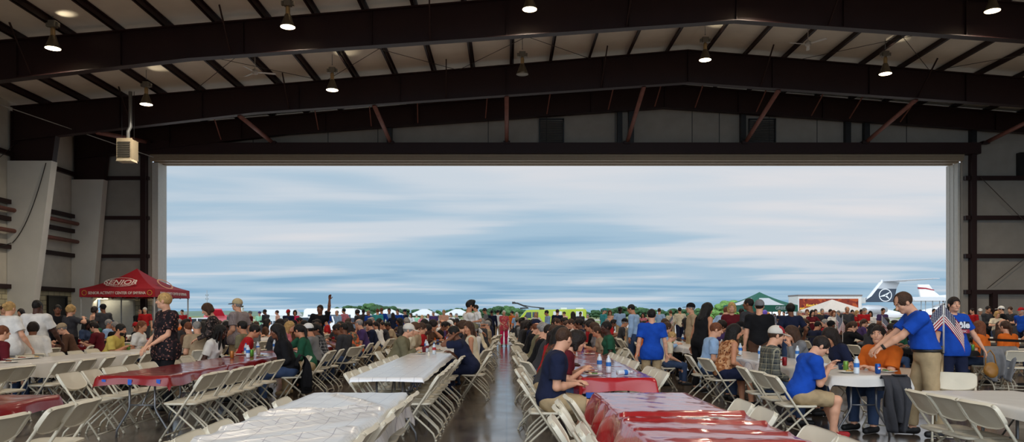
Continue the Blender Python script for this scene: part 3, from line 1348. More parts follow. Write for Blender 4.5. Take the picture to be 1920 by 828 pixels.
def cup(x, y, z, label, group=None, col=(150, 30, 40), h=.12):
    t = thing('cup', label, 'cup', (x, y, z), 0, group)
    m = MB()
    m.lathe([(.001, 0), (.028, 0), (.040, h), (.0415, h + .003), (.038, h), (.026, .006), (.001, .006)], 16)
    ob('cup_body', m, mat('cup_%d_%d' % col[:2], col, rough=.35), t)
    return t


def shaker(x, y, z, label, col=(190, 185, 175), group=None):
    t = thing('shaker', label, 'shaker', (x, y, z), 0, group)
    m = MB()
    m.lathe([(.001, 0), (.02, 0), (.022, .01), (.017, .06), (.017, .075)], 12)
    ob('shaker_body', m, mat('shaker_%d' % col[0], col, rough=.3), t)
    m = MB()
    m.lathe([(.018, .074), (.018, .086), (.012, .094), (.001, .096)], 12)
    ob('shaker_lid', m, M_GALV, t)
    return t


def flag_mesh(w=.30, h=.20, seed=0, droop=.5):
    """small cloth flag hanging from its stick, folded towards the bottom; uv carries the stripes"""
    nu, nv = 16, 10
    vs, uv = [], []
    for i in range(nu + 1):
        for j in range(nv + 1):
            u, v = i / nu, j / nv
            x = w * u * (1 - .25 * droop * u)
            z = h * v - droop * w * u * .9
            y = .03 * math.sin(u * 7 + seed + v * 2) * u
            vs.append((x, y, z))
            uv.append((u, v))
    fs = [(i * (nv + 1) + j, (i + 1) * (nv + 1) + j, (i + 1) * (nv + 1) + j + 1, i * (nv + 1) + j + 1) for i in range(nu) for j in range(nv)]
    me = bpy.data.meshes.new('flag_cloth')
    me.from_pydata(vs, [], fs)
    ul = me.uv_layers.new(name='UVMap')
    for lp in me.loops:
        ul.data[lp.index].uv = uv[lp.vertex_index]
    me.polygons.foreach_set('use_smooth', [True] * len(fs))
    me.update()
    return me


def flag(x, y, z, label, L=.6, face=0.0, size=1.0, side=1, droop=.6, group=None, tilt=0):
    t = thing('stick_flag', label, 'flag', (x, y, z), face, group)
    t.rotation_euler = (0, tilt, face)
    m = MB()
    m.tube([(0, 0, 0), (0, 0, L)], .005, 6)
    ob('stick', m, mat('pale_stick', (205, 200, 190), rough=.5), t)
    o = ob('flag_cloth', flag_mesh(.45 * size, .29 * size, random.random() * 6, droop), pattern_mat('stars_and_stripes', ('flag',)), t, (0.005 * side, 0, L - .30 * size - .01), scale=(side, 1, 1))
    f = MB()
    f.lathe([(.001, -.012), (.011, 0), (.001, .02)], 8, (0, 0, L))
    ob('finial', f, mat('dark_finial', (40, 34, 26)), t)
    return t


# ------------------------------------------------------------------ the hangar
DW = 36.4                       # plane of the end wall with the big doorway
XL, XR, XRG = -20.6, 35.6, 7.5  # side walls and ridge
DX0, DX1, DZ = -16.4, 21.3, 8.81


def ztop(x, z0=12.4):
    return z0 - abs(x - XRG) / 12.0


struct('floor', MB().box(XL, XR, -4, DW + .3, -.3, 0), floor_mat(), 'polished concrete hangar floor')


def side_wall(name, x, sg):
    m = MB()
    m.box(min(x, x + sg * .15), max(x, x + sg * .15), -4, DW + .3, 2.55, 10.4 if sg < 0 else 10.3)
    struct(name, m, M_WALL)


side_wall('wall_left', XL, -1)
side_wall('wall_right', XR, 1)
M_BLOCK = block_mat()
m = MB().box(XL - .2, XL + .02, -4, DW + .3, 0, 2.55)
struct('wall_left_block', m, M_BLOCK)
m = MB().box(XR - .02, XR + .2, -4, DW + .3, 0, 2.55)
struct('wall_right_block', m, M_BLOCK)

# end wall panels either side of the doorway and the gable above it
m = MB()
m.box(XL, DX0 - .7, DW, DW + .15, 2.5, 9.2)
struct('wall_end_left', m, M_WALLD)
m = MB()
m.box(XL, -19.75, DW - .05, DW + .15, 0, 2.5)
m.box(-17.9, DX0 - .7, DW - .05, DW + .15, 0, 2.5)
m.box(-19.75, -17.9, DW - .05, DW + .15, 2.22, 2.5)
struct('wall_end_left_block', m, M_BLOCK)
m = MB()
m.box(DX1 + .6, XR, DW, DW + .15, 0, 9.2)
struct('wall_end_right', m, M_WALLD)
m = MB()
pts = [(XL, 9.2), (XR, 9.2), (XR, ztop(XR) + .2), (XRG, 12.6), (XL, ztop(XL) + .2)]
m.prism(pts, DW, DW + .15, 'y')
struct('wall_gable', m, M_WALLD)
# seams of the gable panels
for k, x in enumerate([-12.2, -8.6, -6.2, -.9, 1.9, 5.2, 8.9, 10.2, 12.6, 14.9, 16.3, 19.2]):
    struct('trim_%d' % (k + 1), MB().box(x, x + .03, DW - .012, DW, 9.2, ztop(x) - .1), M_DARK)

# roof: two insulated slopes
for nm, x0, x1 in (('ceiling_left', XL - .3, XRG), ('ceiling_right', XRG, XR + .3)):
    m = MB()
    n = 24
    vs, fs = [], []
    ys = np.linspace(-4, DW + .4, 60)
    xs = np.linspace(x0, x1, 34)
    for x in xs:
        for y in ys:
            vs.append((x, y, ztop(x) + .24))
    ny = len(ys)
    fs = [(i * ny + j, i * ny + j + 1, (i + 1) * ny + j + 1, (i + 1) * ny + j) for i in range(len(xs) - 1) for j in range(ny - 1)]
    m.add(vs, fs)
    m.add([(x, y, z + .15) for x, y, z in vs], [f[::-1] for f in fs])
    struct(nm, m, M_ROOF, 'pale insulated underside of the roof')

# purlins run the length of the hangar
k = -17
for k in range(-17, 17):
    x = XRG + (k + .5) * 1.62 + (.0 if k < 0 else 0)
    if x < XL + .2 or x > XR - .2:
        continue
    z = ztop(x)
    m = MB()
    m.box(x - .012, x + .012, -3.8, DW, z, z + .23)
    m.box(x - .085, x + .012, -3.8, DW, z, z + .018)
    m.box(x - .012, x + .085, -3.8, DW, z + .212, z + .23)
    struct('purlin', m, M_STEEL, 'dark red roof purlin')


def frame(y, z_mid=11.07, first=False, knees=True, clad=7.8, colx=18.65, shallow=0.0):
    """tapered rigid frame: rafters with flanges and web, haunched columns"""
    def bot(x):
        a = abs(x - XRG)
        if a < 17.9:
            return z_mid + shallow - a * .0693
        return z_mid + shallow - 17.9 * .0693 - (a - 17.9) * .117
    xs = [XL + .12, -18.65, -10.4, -4, 2, XRG, 13, 19, 25.4, 33.65, XR - .12]
    m = MB()
    for i in range(len(xs) - 1):
        a, b = xs[i], xs[i + 1]
        ya = [(a, bot(a)), (b, bot(b)), (b, ztop(b) - .02), (a, ztop(a) - .02)]
        m.prism(ya, y - .012, y + .012, 'y')
        m.prism([(a, bot(a) - .03), (b, bot(b) - .03), (b, bot(b)), (a, bot(a))], y - .16, y + .16, 'y')
        m.prism([(a, ztop(a) - .04), (b, ztop(b) - .04), (b, ztop(b) - .0), (a, ztop(a) - .0)], y - .16, y + .16, 'y')
    # stiffeners
    for x in (-16, -12.6, -8.6, -4.4, 0, 4, XRG, 11, 15, 19, 23.2):
        m.box(x - .01, x + .01, y - .12, y + .12, bot(x), ztop(x) - .04)
    struct('roof_beam', m, M_STEEL, 'dark oxide red tapered rafter')
    for sg in (-1, 1):
        m = MB()
        x0 = XL if sg < 0 else XR
        xi = x0 - sg * (20.6 - colx)
        zt = bot(xi)
        # column web, tapering downward
        m.prism([(x0 - sg * .12, 0), (x0 - sg * .75, 0), (xi, zt), (x0 - sg * .12, zt + .9)], y - .015, y + .015, 'y')
        m.prism([(x0 - sg * .75, 0), (x0 - sg * .79, 0), (xi - sg * .04, zt), (xi, zt)], y - .16, y + .16, 'y')
        m.box(min(x0 - sg * .12, x0 - sg * .16), max(x0 - sg * .12, x0 - sg * .16), y - .16, y + .16, 0, zt + 1)
        struct('steel_column', m, M_STEEL, 'dark red tapered steel column')
        if clad:
            m = MB()
            f = clad / zt
            xt = x0 - sg * (.80 + (20.6 - colx - .75) * f)
            p = [(x0 - sg * .02, 0), (x0 - sg * .84, 0), (xt, clad), (x0 - sg * .02, clad)]
            m.prism(p, y - .20, y + .20, 'y')
            struct('column_casing', m, M_CLAD, 'white painted sheet casing round the column')
    return bot


bots = {}
for y in (-1.8, 4.9, 11.5, 18.15):
    frame(y, clad=7.8)
bot1 = frame(24.8)
bot2 = frame(31.4)
bot3 = frame(36.0, shallow=.22, clad=7.85, colx=19.0)

# girts along the walls
for z in (2.62, 4.25, 5.4, 6.1, 8.1):
    struct('girt', MB().box(XL, XL + .20, -3.9, DW, z - .09, z + .09), M_STEEL)
for z in (4.27, 6.1, 8.0):
    struct('girt', MB().box(XL + .2, DX0 - .75, DW - .2, DW, z - .08, z + .08), M_STEEL)
    struct('girt', MB().box(DX1 + .65, XR - .2, DW - .2, DW, z - .1, z + .1), M_STEEL)
struct('girt', MB().box(DX1 + .65, XR - .2, DW - .22, DW, 2.45, 2.65), M_STEEL)
struct('girt', MB().box(DX0 - .9, DX1 + .9, DW - .25, DW, 9.32, 9.46), M_DARK)
for y0, y1 in ((32, 35.6), (25.4, 31), (19, 24.4)):
    for z, l in ((5.75, .9), (4.9, .9)):
        struct('wall_pipe', MB().tube([(XL + .32, y0 - .6, z), (XL + .32, y1 + .2, z)], .09, 8), M_STEEL2)
# posts of the end wall
for x, z0, z1 in ((22.3, 0, 9.2), (24.6, 8.1, 9.2), (23.3, 0, 2.5), (-17.35, 0, 9.2), (-19.9, 2.5, 9.2), (-5.6, 9.3, 11), (5.4, 9.3, 11.6), (5.95, 9.3, 11.6), (11.3, 9.3, 11.6), (16.3, 9.3, 11.3), (17.2, 9.3, 11.2), (22.3, 9.3, 11)):
    struct('wall_post', MB().box(x - .12, x + .12, DW - .3, DW, z0, z1), M_STEEL if z0 == 0 else M_DARK)
# header over the doorway
struct('lintel', MB().box(DX0 - 1.2, DX1 + 1.2, DW - .5, DW + .2, 9.1, 9.62), M_STEEL, 'dark red beam over the doorway')
m = MB()
m.box(DX0 - .6, DX1 + .5, DW - .35, DW + 1.3, 8.99, 9.09)
m.box(DX0 - .6, DX1 + .5, DW - .30, DW - .05, 8.81, 8.99)
m.box(DX0 - .6, DX1 + .5, DW + .1, DW + .4, 8.78, 8.97)
m.box(DX0 - .6, DX1 + .5, DW + .6, DW + .9, 8.78, 8.97)
struct('door_track', m, M_TRACK, 'tan sliding door track along the head of the doorway')
# stacked door leaves
for i in range(6):
    y0 = DW + .12 + i * .155
    m = MB()
    m.box(-19.6, -16.84, y0, y0 + .10, 0, 8.8)
    m.box(-16.92, -16.80, y0 - .02, y0 + .125, 0, 8.8)
    struct('door_%d' % (i + 1), m, M_LEAF, 'white sliding hangar door leaf, stacked at the left jamb')
for i in range(3):
    y0 = DW + .2 + i * .34
    m = MB()
    m.box(21.84, 24.6, y0 + .1, y0 + .22, 0, 8.8)
    m.box(21.80, 21.95, y0, y0 + .30, 0, 8.8)
    struct('door_%d' % (i + 7), m, M_LEAF, 'white sliding hangar door leaf, stacked at the right jamb')

# struts from the last rafter down to the header
for x in (-17.0, -11.1, -5.5, 0, 5.7, 11.3, 17.0, 22.7):
    m = MB().tube([(x, 31.45, bot2(x) - .03), (x * 1.005, 36.0, 9.66)], .095, 10)
    struct('strut', m, M_STEEL2, 'rust pink tubular strut under the roof')
    m = MB().box(x - .16, x + .16, 35.8, 36.1, 9.55, 9.68)
    struct('strut_shoe', m, M_STEEL)
# flange braces, thin angles from purlin to lower flange
for y, b in ((24.8, bot1), (31.4, bot2)):
    for x in (-15.5, -9.0, -2.5, 3.9, 10.5, 17, 23.5):
        struct('flange_brace', MB().bar((x, y - .1, b(x) + .05), (x + .1, y - 1.35, ztop(x) + .02), .045), M_STEEL)
for x in (-13.5, -8.9, -6.4, -4.2, -1, 1.9, 4.8, 7.0, 8.9, 11.8, 14.4, 16.2, 18.6):
    struct('flange_brace', MB().bar((x, 35.8, bot3(x) + .05), (x + .15, 34.3, ztop(x) + .02), .045), M_STEEL2)
# cross rods in the roof bays and on the left wall
M_ROD = mat('thin_rod', (70, 60, 54), rough=.5)
for x0, x1 in ((-13, -7.5), (-7.5, -2), (-2, 3.5), (12, 17.5), (17.5, 23)):
    for a, b in ((x0, x1), (x1, x0)):
        struct('cross_rod', MB().tube([(a, 25, ztop(a) - .05), (b, 31.3, ztop(b) - .05)], .012, 5), M_ROD)
struct('cross_rod', MB().tube([(XL + .6, 24.9, 9.5), (-16.7, 35.8, 8.9)], .02, 5), mat('pale_rod', (150, 146, 140)))
for y0, y1 in ((24.9, 31.3), (18.2, 24.7)):
    struct('cross_rod', MB().tube([(XL + .4, y0, 3.6), (XL + .4, y1, 8.6)], .016, 5), M_ROD)
struct('cross_rod', MB().tube([(22.6, 36.1, 8.0), (27.5, 36.1, 3.1)], .018, 5), M_ROD)
struct('cross_rod', MB().tube([(22.9, 36.1, 2.7), (28.5, 36.1, 7.2)], .018, 5), M_ROD)
# sagging cables on the first casing
def sag(a, b, d, n=12):
    return [tuple(np.array(a) * (1 - t) + np.array(b) * t + np.array((0, 0, -d * 4 * t * (1 - t)))) for t in np.linspace(0, 1, n)]
struct('hanging_cable', MB().tube(sag((-18.95, 31.15, 7.7), (-20.3, 31.1, 4.4), .5), .018, 5), M_DARK)
struct('hanging_cable', MB().tube(sag((-20.35, 31.1, 4.4), (-20.4, 24, 4.0), .5), .018, 5), M_DARK)

# louvres in the gable
for n_, (x0, x1) in enumerate(((1.55, 2.75), (11.6, 12.9))):
    t = thing('louvre_vent', ('slatted metal louvre in the gable above the doorway middle', 'slatted metal louvre in the gable, right of the ridge')[n_], 'vent', ((x0 + x1) / 2, DW - .1, 9.55))
    w = (x1 - x0) / 2
    m = MB()
    m.box(-w, -w + .06, -.05, .05, 0, 1.3)
    m.box(w - .06, w, -.05, .05, 0, 1.3)
    m.box(-w, w, -.05, .05, 0, .06)
    m.box(-w, w, -.05, .05, 1.24, 1.3)
    ob('frame', m, M_DARK, t)
    m = MB()
    for q in range(14):
        z = .1 + q * .082
        m.bar((-w + .06, -.02, z), (w - .06, .02, z), .012, .07, up=(0, .7, 1))
    ob('slats', m, mat('louvre_grey', (70, 70, 70), rough=.5), t)

# openings in the block wall
def framed(name, loc, w, h, rz, fm, pm, label, mull=0):
    o = struct(name, MB().box(-w / 2, w / 2, -.03, .0, 0, h), pm, label, loc, (0, 0, rz))
    m = MB()
    m.box(-w / 2 - .08, -w / 2, -.07, .04, 0, h)
    m.box(w / 2, w / 2 + .08, -.07, .04, 0, h)
    m.box(-w / 2 - .08, w / 2 + .08, -.07, .04, h, h + .08)
    for k in range(mull):
        x = -w / 2 + w * (k + 1) / (mull + 1)
        m.box(x - .02, x + .02, -.06, .03, 0, h)
    ob('frame', m, fm, o)
    return o


M_FRAMEW = mat('pale_frame', (176, 172, 158), rough=.6)
framed('window_1', (XL + .06, 34.6, 1.15), 1.3, 1.1, PI / 2, M_DARK, M_DARK, 'dark window in the block wall')
framed('window_2', (XL + .06, 29.4, 1.15), 1.2, 1.1, PI / 2, M_DARK, M_DARK, 'dark window in the block wall')
framed('window_3', (XL + .06, 26.2, 1.15), 1.0, 1.1, PI / 2, M_DARK, M_DARK, 'dark window in the block wall')
# lit doorway in the end wall beside the tent
d = struct('door_10', MB().box(-19.75, -17.9, DW + .6, DW + .65, 0, 2.3), mat('lit_room', (214, 204, 160), rough=.8))
m = MB()
m.box(-19.83, -19.75, DW - .1, DW + .2, 0, 2.3)
m.box(-17.9, -17.82, DW - .1, DW + .2, 0, 2.3)
m.box(-19.83, -17.82, DW - .1, DW + .2, 2.22, 2.3)
ob('frame', m, M_FRAMEW, d)
m = MB()
m.box(-18.75, -17.95, DW + .5, DW + .58, 1.45, 2.15)
ob('dark_pane', m, M_DARK, d)
m = MB()
m.box(-18.75, -17.95, DW + .5, DW + .58, .1, 1.4)
ob('grey_panel', m, mat('grey_panel', (120, 118, 108)), d)

l = bpy.data.lights.new('room_light', 'AREA')
l.size = 1.2
l.energy = 4
l.color = (1, .94, .7)
o = bpy.data.objects.new('room_light', l)
C.objects.link(o)
o.location = (-18.8, DW + .35, 2.15)
t = thing('wall_light', 'small glowing wall light left of the lit doorway, above the peach and black pair', 'lamp', (wx(187, 36), DW - .12, 2.25))
ob('housing', MB().rbox(-.28, .28, -.06, .06, 0, .1, .02), M_GALV, t)
ob('tube', MB().tube([(-.25, -.02, -.03), (.25, -.02, -.03)], .03, 8), mat('tube_on', (255, 240, 200), emit=(255, 236, 190), estr=1.5), t)
l = bpy.data.lights.new('wall_light', 'AREA')
l.size = .5
l.energy = 4
l.color = (1, .92, .68)
o = bpy.data.objects.new('wall_light', l)
C.objects.link(o)
o.location = (wx(187, 36), DW - .3, 2.18)
o.rotation_euler = (.5, 0, 0)

# unit heater
t = thing('unit_heater', 'boxy gas unit heater hanging near the left end of the doorway', 'heater', (-15.0, 30.0, 7.5))
t.scale = (.8, .8, .9)
m = MB()
m.box(-.34, .34, -.35, .35, .08, .95)
m.box(-.38, .38, -.38, -.34, .05, .98)
ob('case', m, mat('heater_case', (150, 138, 116), rough=.5), t)
m = MB()
for q in range(7):
    m.bar((-.30, -.40, .2 + q * .1), (.30, -.40, .2 + q * .1), .02, .05)
ob('louvres', m, mat('heater_louvre', (60, 56, 50)), t)
m = MB().prism([(-.38, -.02), (.38, -.02), (.34, .08), (-.34, .08)], -.42, .2, 'y')
ob('air_deflector', m, mat('heater_base', (190, 180, 156)), t)
m = MB().tube([(.0, 0, .95), (.0, 0, 1.35), (.12, 0, 1.55), (.12, 0, 3.1)], .09, 10)
ob('flue', m, M_GALV, t)
for sg in (-1, 1):
    ob('hanger_rod', MB().tube([(sg * .3, 0, .95), (sg * .3, 0, 3.1)], .012, 6), M_DARK, t)

# high bay lamps
def lamp_proto():
    t = thing('high_bay_lamp', 'lamp', 'lamp')
    m = MB()
    m.tube([(0, 0, .95), (0, 0, 1.6)], .012, 6)
    m.tube([(-.02, 0, .98), (0, 0, 1.0), (.02, 0, .98)], .015, 6)
    ob('hook', m, M_GALV, t)
    m = MB()
    m.rbox(-.12, .12, -.10, .10, .66, .86, .03)
    m.rbox(-.20, -.13, -.06, .06, .68, .80, .02)
    m.rbox(.13, .20, -.06, .06, .68, .80, .02)
    ob('ballast', m, mat('ballast_grey', (130, 124, 112), rough=.5, metal=.3), t)
    m = MB()
    m.lathe([(.05, .66), (.07, .60), (.07, .42), (.09, .38)], 16)
    ob('socket', m, mat('socket_glow', (200, 170, 120), rough=.3, metal=.5), t)  # warm tan half-metallic socket, no emission
    m = MB()
    m.lathe([(.08, .40), (.10, .36), (.15, .22), (.205, .08), (.235, .0), (.228, .0), (.198, .08), (.143, .22), (.095, .35)], 24, closed_ends=False)
    ob('reflector', m, mat('reflector_metal', (112, 100, 80), rough=.35, metal=.6), t)
    m = MB()
    m.lathe([(.001, .012), (.12, .010), (.222, .006), (.222, .0), (.001, -.012)], 24)
    ob('lens', m, mat('lamp_lens_on', (255, 240, 215), rough=.4, emit=(255, 226, 180), estr=14), t)
    return t


LP = None
lamps = [(-14.2, 23.7, 9.78, 1), (-6.85, 23.7, 10.45, 1), (.72, 23.7, 11.0, 1), (15.2, 23.7, 10.95, 1), (7.9, 23.7, 11.5, 1), (22.4, 23.7, 10.4, 1),
         (-13.8, 29.0, 9.5, 1), (-6.68, 29.0, 10.05, 1), (.6, 29.0, 10.65, 0), (7.6, 29.0, 11.2, 1), (14.5, 29.0, 10.67, 1), (21.9, 29.0, 10.1, 1)]
names = ['first from the left in the near row', 'second from the left in the near row', 'third from the left in the near row', 'furthest right shown in the near row', 'above the near rafter beside the ridge', 'right of all others in the near row',
         'leftmost in the row before the doorway', 'second from left in the row before the doorway', 'unlit, third from left in the row before the doorway', 'fourth from left, near the ridge before the doorway', 'fifth from left in the row before the doorway', 'sixth from left in the row before the doorway']
lens_off = mat('lamp_lens_off', (150, 146, 134), rough=.3)
for (x, y, z, on), nm in zip(lamps, names):
    if LP is None:
        LP = lamp_proto()
        t = LP
    else:
        t = copy_tree(LP)
    t.location = (x, y, z)
    t['label'] = ('glowing' if on else 'grey') + ' bell-shaped lamp, ' + nm
    t['group'] = 'high bay lamps'
    if not on:
        for c in t.children:
            if c.name.startswith('lens'):
                c.material_slots[0].material = lens_off
    # rod reaches the roof
    for c in t.children:
        if c.name.startswith('hook'):
            c.scale.z = 1.0
            gap = ztop(x) + .2 - z
            c.location.z = .95 - .95 * ((gap - .95) / .65)
            c.scale.z = (gap - .95) / .65
LIGHTS = [(x, y, z) for x, y, z, on in lamps if on]
for y in (16.5, 9.5, 2.5):
    for x in (-13.8, -6.7, .6, 7.7, 14.8, 22):
        LIGHTS.append((x, y, ztop(x) - 1.5))
for i, (x, y, z) in enumerate(LIGHTS):
    l = bpy.data.lights.new('high_bay_light', 'AREA')
    l.shape = 'DISK'
    l.size = .42
    l.energy = 170 if y > 20 else 62
    l.spread = 2.6
    l.color = (1.0, .86, .68)
    o = bpy.data.objects.new('high_bay_light', l)
    C.objects.link(o)
    o.location = (x, y, z - .03)
    if i < sum(1 for q in lamps if q[3]):
        # the open top of the reflector leaks light onto the roof
        l = bpy.data.lights.new('lamp_top_leak', 'SPOT')
        l.energy = 14
        l.spot_size = 1.2
        l.spot_blend = .9
        l.shadow_soft_size = .05
        l.color = (1.0, .86, .62)
        o = bpy.data.objects.new('lamp_top_leak', l)
        C.objects.link(o)
        o.location = (x + .26, y, z + .62)
        o.rotation_euler = (PI, .25, 0)
    if i >= sum(1 for q in lamps if q[3]):
        t = copy_tree(LP)
        t.location = (x, y, z)
        t['label'] = 'glowing bell-shaped lamp of the rows nearer than the first rafter'
        t['group'] = 'high bay lamps overhead'
# glow thrown up on the roof by each lamp
# ceiling fans
def fan(x, y, z, rz, label):
    t = thing('ceiling_fan', label, 'fan', (x, y, z), rz)
    ob('down_rod', MB().tube([(0, 0, .1), (0, 0, ztop(x) + .2 - z)], .014, 6), mat('fan_white', (200, 196, 188), rough=.4), t)
    m = MB().lathe([(.02, -.10), (.10, -.07), (.12, 0), (.10, .07), (.03, .12)], 16)
    ob('motor', m, MATS['fan_white'], t)
    for k in range(3):
        a = 2 * PI * k / 3
        m = MB()
        m.add([(.10, -.05, 0), (.72, -.075, .012), (.74, .06, -.012), (.10, .04, -.012), (.10, -.05, -.008), (.72, -.075, .004), (.74, .06, -.02), (.10, .04, -.02)],
              [(0, 1, 2, 3), (7, 6, 5, 4), (0, 4, 5, 1), (1, 5, 6, 2), (2, 6, 7, 3), (3, 7, 4, 0)])
        ob('blade', m, MATS['fan_white'], t, rot=(0, 0, a))


fan(wx(478, 28), 28, wz(135, 28), .3, 'white three-blade ceiling fan left of the middle')
fan(wx(1515, 28), 28, wz(82, 28), 1.2, 'white three-blade ceiling fan right of the ridge')

# ------------------------------------------------------------------ outside
def ground_z(y):
    return 0 if y < 37 else -1.0 * min(1, (y - 37) / 90.0)


m = MB()
vs = []
ys = [DW + .3, 45, 60, 80, 100, 127, 200]
for y in ys:
    for x in (-260, 300):
        vs.append((x, y, ground_z(y) - .004))
m.add(vs, [(i * 2, i * 2 + 1, i * 2 + 3, i * 2 + 2) for i in range(len(ys) - 1)])
struct('ground_apron', m, mat('apron_concrete', (176, 170, 162), rough=.8, var=.06, nscale=.5), 'pale concrete airport apron')
m = MB().quad((-1500, 200, -1.01), (1500, 200, -1.01), (2500, 4000, -1.01), (-2500, 4000, -1.01))
struct('ground_grass', m, mat('airfield_grass', (112, 122, 74), rough=.95, var=.2, nscale=.02), 'green airfield beyond the apron')
struct('ground_taxiway', MB().quad((-700, 330, -1.0), (900, 330, -1.0), (1000, 420, -1.0), (-800, 420, -1.0)), MATS['apron_concrete'])
m = MB().quad((-300, -80, -.02), (300, -80, -.02), (300, -4, -.02), (-300, -4, -.02))
struct('ground_rear', m, MATS['apron_concrete'])

# far hills
def hills(y, amp, base, seed, x0, x1, col):
    r = np.random.default_rng(int(seed * 10))
    n = 120
    xs = np.linspace(x0, x1, n)
    z = base + amp * (np.sin(xs / 260. + seed) * .5 + np.sin(xs / 97. + 2 * seed) * .3 + np.sin(xs / 41. + seed) * .15)
    vs = [(x, y, -1) for x in xs] + [(x, y + 180, zz) for x, zz in zip(xs, z)] + [(x, y + 900, -1) for x in xs]
    fs = [(i, i + 1, n + i + 1, n + i) for i in range(n - 1)] + [(n + i, n + i + 1, 2 * n + i + 1, 2 * n + i) for i in range(n - 1)]
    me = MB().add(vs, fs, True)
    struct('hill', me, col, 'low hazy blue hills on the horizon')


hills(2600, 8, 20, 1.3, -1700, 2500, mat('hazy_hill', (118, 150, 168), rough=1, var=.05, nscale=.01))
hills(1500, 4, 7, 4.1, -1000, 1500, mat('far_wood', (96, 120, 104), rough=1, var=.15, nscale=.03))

# trees at the field's edge
def tree_mesh(seed, n=26):
    r = np.random.default_rng(int(seed * 10))
    s = Sdf()
    for k in range(n):
        a, b = r.uniform(0, 2 * PI), r.uniform(0, 1)
        rad = .42 * math.sqrt(r.uniform(0, 1)) * (1 - .55 * b)
        q = r.uniform(.11, .2)
        s.ell((rad * math.cos(a), rad * math.sin(a), .22 + .62 * b), (q, q, q * .85), None, .05)
    me = s.build('crown', .026, .016)
    return me


def leaf_mat(name, rgb):
    m = mat(name, rgb, rough=.95, var=.35, nscale=9, bump=1.0, bscale=22, spec=.1)
    return m


CROWNS = [tree_mesh(k) for k in range(5)]
trunk = MB().tube([(0, 0, 0), (.01, 0, .2), (0, .01, .5)], .03, 7, radii=[.035, .028, .015]).mesh('trunk')
LEAF = [leaf_mat('leaf_dark', (58, 84, 58)), leaf_mat('leaf_mid', (72, 102, 64)), leaf_mat('leaf_bright', (104, 138, 76))]
M_BARK = mat('bark', (84, 70, 58))
tn = 0
TR = []
prof = [(600, 580), (615, 577), (632, 574), (655, 572), (672, 571), (690, 567), (705, 572), (718, 570), (730, 573), (745, 576), (760, 578), (780, 579), (800, 578), (820, 580), (842, 578), (862, 576), (884, 579),
        (905, 578), (920, 576), (936, 573), (952, 571), (968, 576), (985, 579), (1000, 580), (1100, 581), (1118, 580), (1135, 577), (1150, 576), (1165, 573), (1180, 576), (1194, 572), (1210, 577), (1226, 579), (1245, 579), (1262, 577), (1280, 578), (1296, 579), (1312, 576),
        (1330, 574), (1458, 568), (1474, 567), (1490, 571), (1600, 580), (1690, 571), (1764, 572)]
for i, (px, py) in enumerate(prof):
    for back in range(2 if py < 578 else 1):
        Y = 520 + 60 * back + random.uniform(-20, 20)
        hgt = (wz(py + 3 * back, Y) + 1.0)
        w = max(9.0, hgt * 1.25) * random.uniform(.95, 1.25)
        TR.append((wx(px + back * 8, Y), Y, w, hgt, random.choice((0, 0, 1))))
for px, py in ((1340, 574), (1352, 567), (1366, 562), (1378, 566), (1330, 580)):
    Y = 300
    hgt = wz(py, Y) + 1
    TR.append((wx(px, Y), Y, hgt * 1.3, hgt, 2))
for i, (x, Y, w, hgt, lm) in enumerate(TR):
    t = thing('tree', 'round leafy tree', 'tree', (x, Y, -1.05), random.uniform(0, 6), None, (w * 1.0, w * 1.0, hgt / .98))
    ob('crown', CROWNS[i % 5], LEAF[lm], t)
    ob('trunk', trunk, M_BARK, t)
    if lm == 2:
        t['label'] = 'bright green round tree of the nearer clump beside the green and white tent'
        t['group'] = 'bright trees of the nearer clump'
    else:
        t['label'] = 'dark green tree of the long treeline beyond the airfield'
        t['group'] = 'trees along the far edge of the airfield'

# white field tents in a row
def marquee(px, py, w, Y, label, group=None, length=8, eave=2.6):
    x = wx(px, Y)
    zt = wz(py, Y)
    g = ground_z(Y)
    t = thing('white_shelter', label, 'tent', (x, Y, g), 0, group)
    M_W = mat('tent_white', (196, 200, 202), rough=.6, var=.02)
    h = zt - g
    m = MB()
    hw, hl = w / 2, length / 2
    m.add([(-hw, -hl, eave), (hw, -hl, eave), (hw, hl, eave), (-hw, hl, eave), (-hw * .18, 0, h), (hw * .18, 0, h)],
          [(0, 1, 5, 4), (1, 2, 5), (2, 3, 4, 5), (3, 0, 4), (3, 2, 1, 0)])
    ob('roof', m, M_W, t)
    m = MB()
    m.box(-hw, hw, -hl - .03, -hl, eave - .45, eave)
    m.box(-hw, -hw + .03, -hl, hl, eave - .45, eave)
    m.box(hw - .03, hw, -hl, hl, eave - .45, eave)
    ob('valance', m, M_W, t)
    for sx in (-1, 1):
        for sy in (-1, 1):
            ob('post', MB().tube([(sx * (hw - .1), sy * (hl - .1), 0), (sx * (hw - .1), sy * (hl - .1), eave)], .06, 6), M_GALV, t)


for i, px in enumerate((668, 729, 796, 858)):
    marquee(px, 579, 11.2, 300, 'white field shelter, %s of the four in a row beyond the crowd' % ('leftmost', 'second from left', 'third from left', 'rightmost')[i], 'white shelters in a row')
t = thing('large_marquee', 'long white marquee beyond the parked cars near the control tower', 'tent', (wx(527, 280), 280, -1))
m = MB()
m.add([(-6.8, -5, 2.2), (6.8, -5, 2.2), (6.8, 5, 2.2), (-6.8, 5, 2.2), (-5.2, -1, 4.5), (5.6, -1, 4.5), (5.6, 1, 4.5), (-5.2, 1, 4.5)],
      [(0, 1, 5, 4), (1, 2, 6, 5), (2, 3, 7, 6), (3, 0, 4, 7), (4, 5, 6, 7)])
ob('roof', m, MATS['tent_white'], t)
ob('wall_panel', MB().box(-6.7, 6.7, -4.9, 4.9, 0, 2.2), MATS['tent_white'], t)

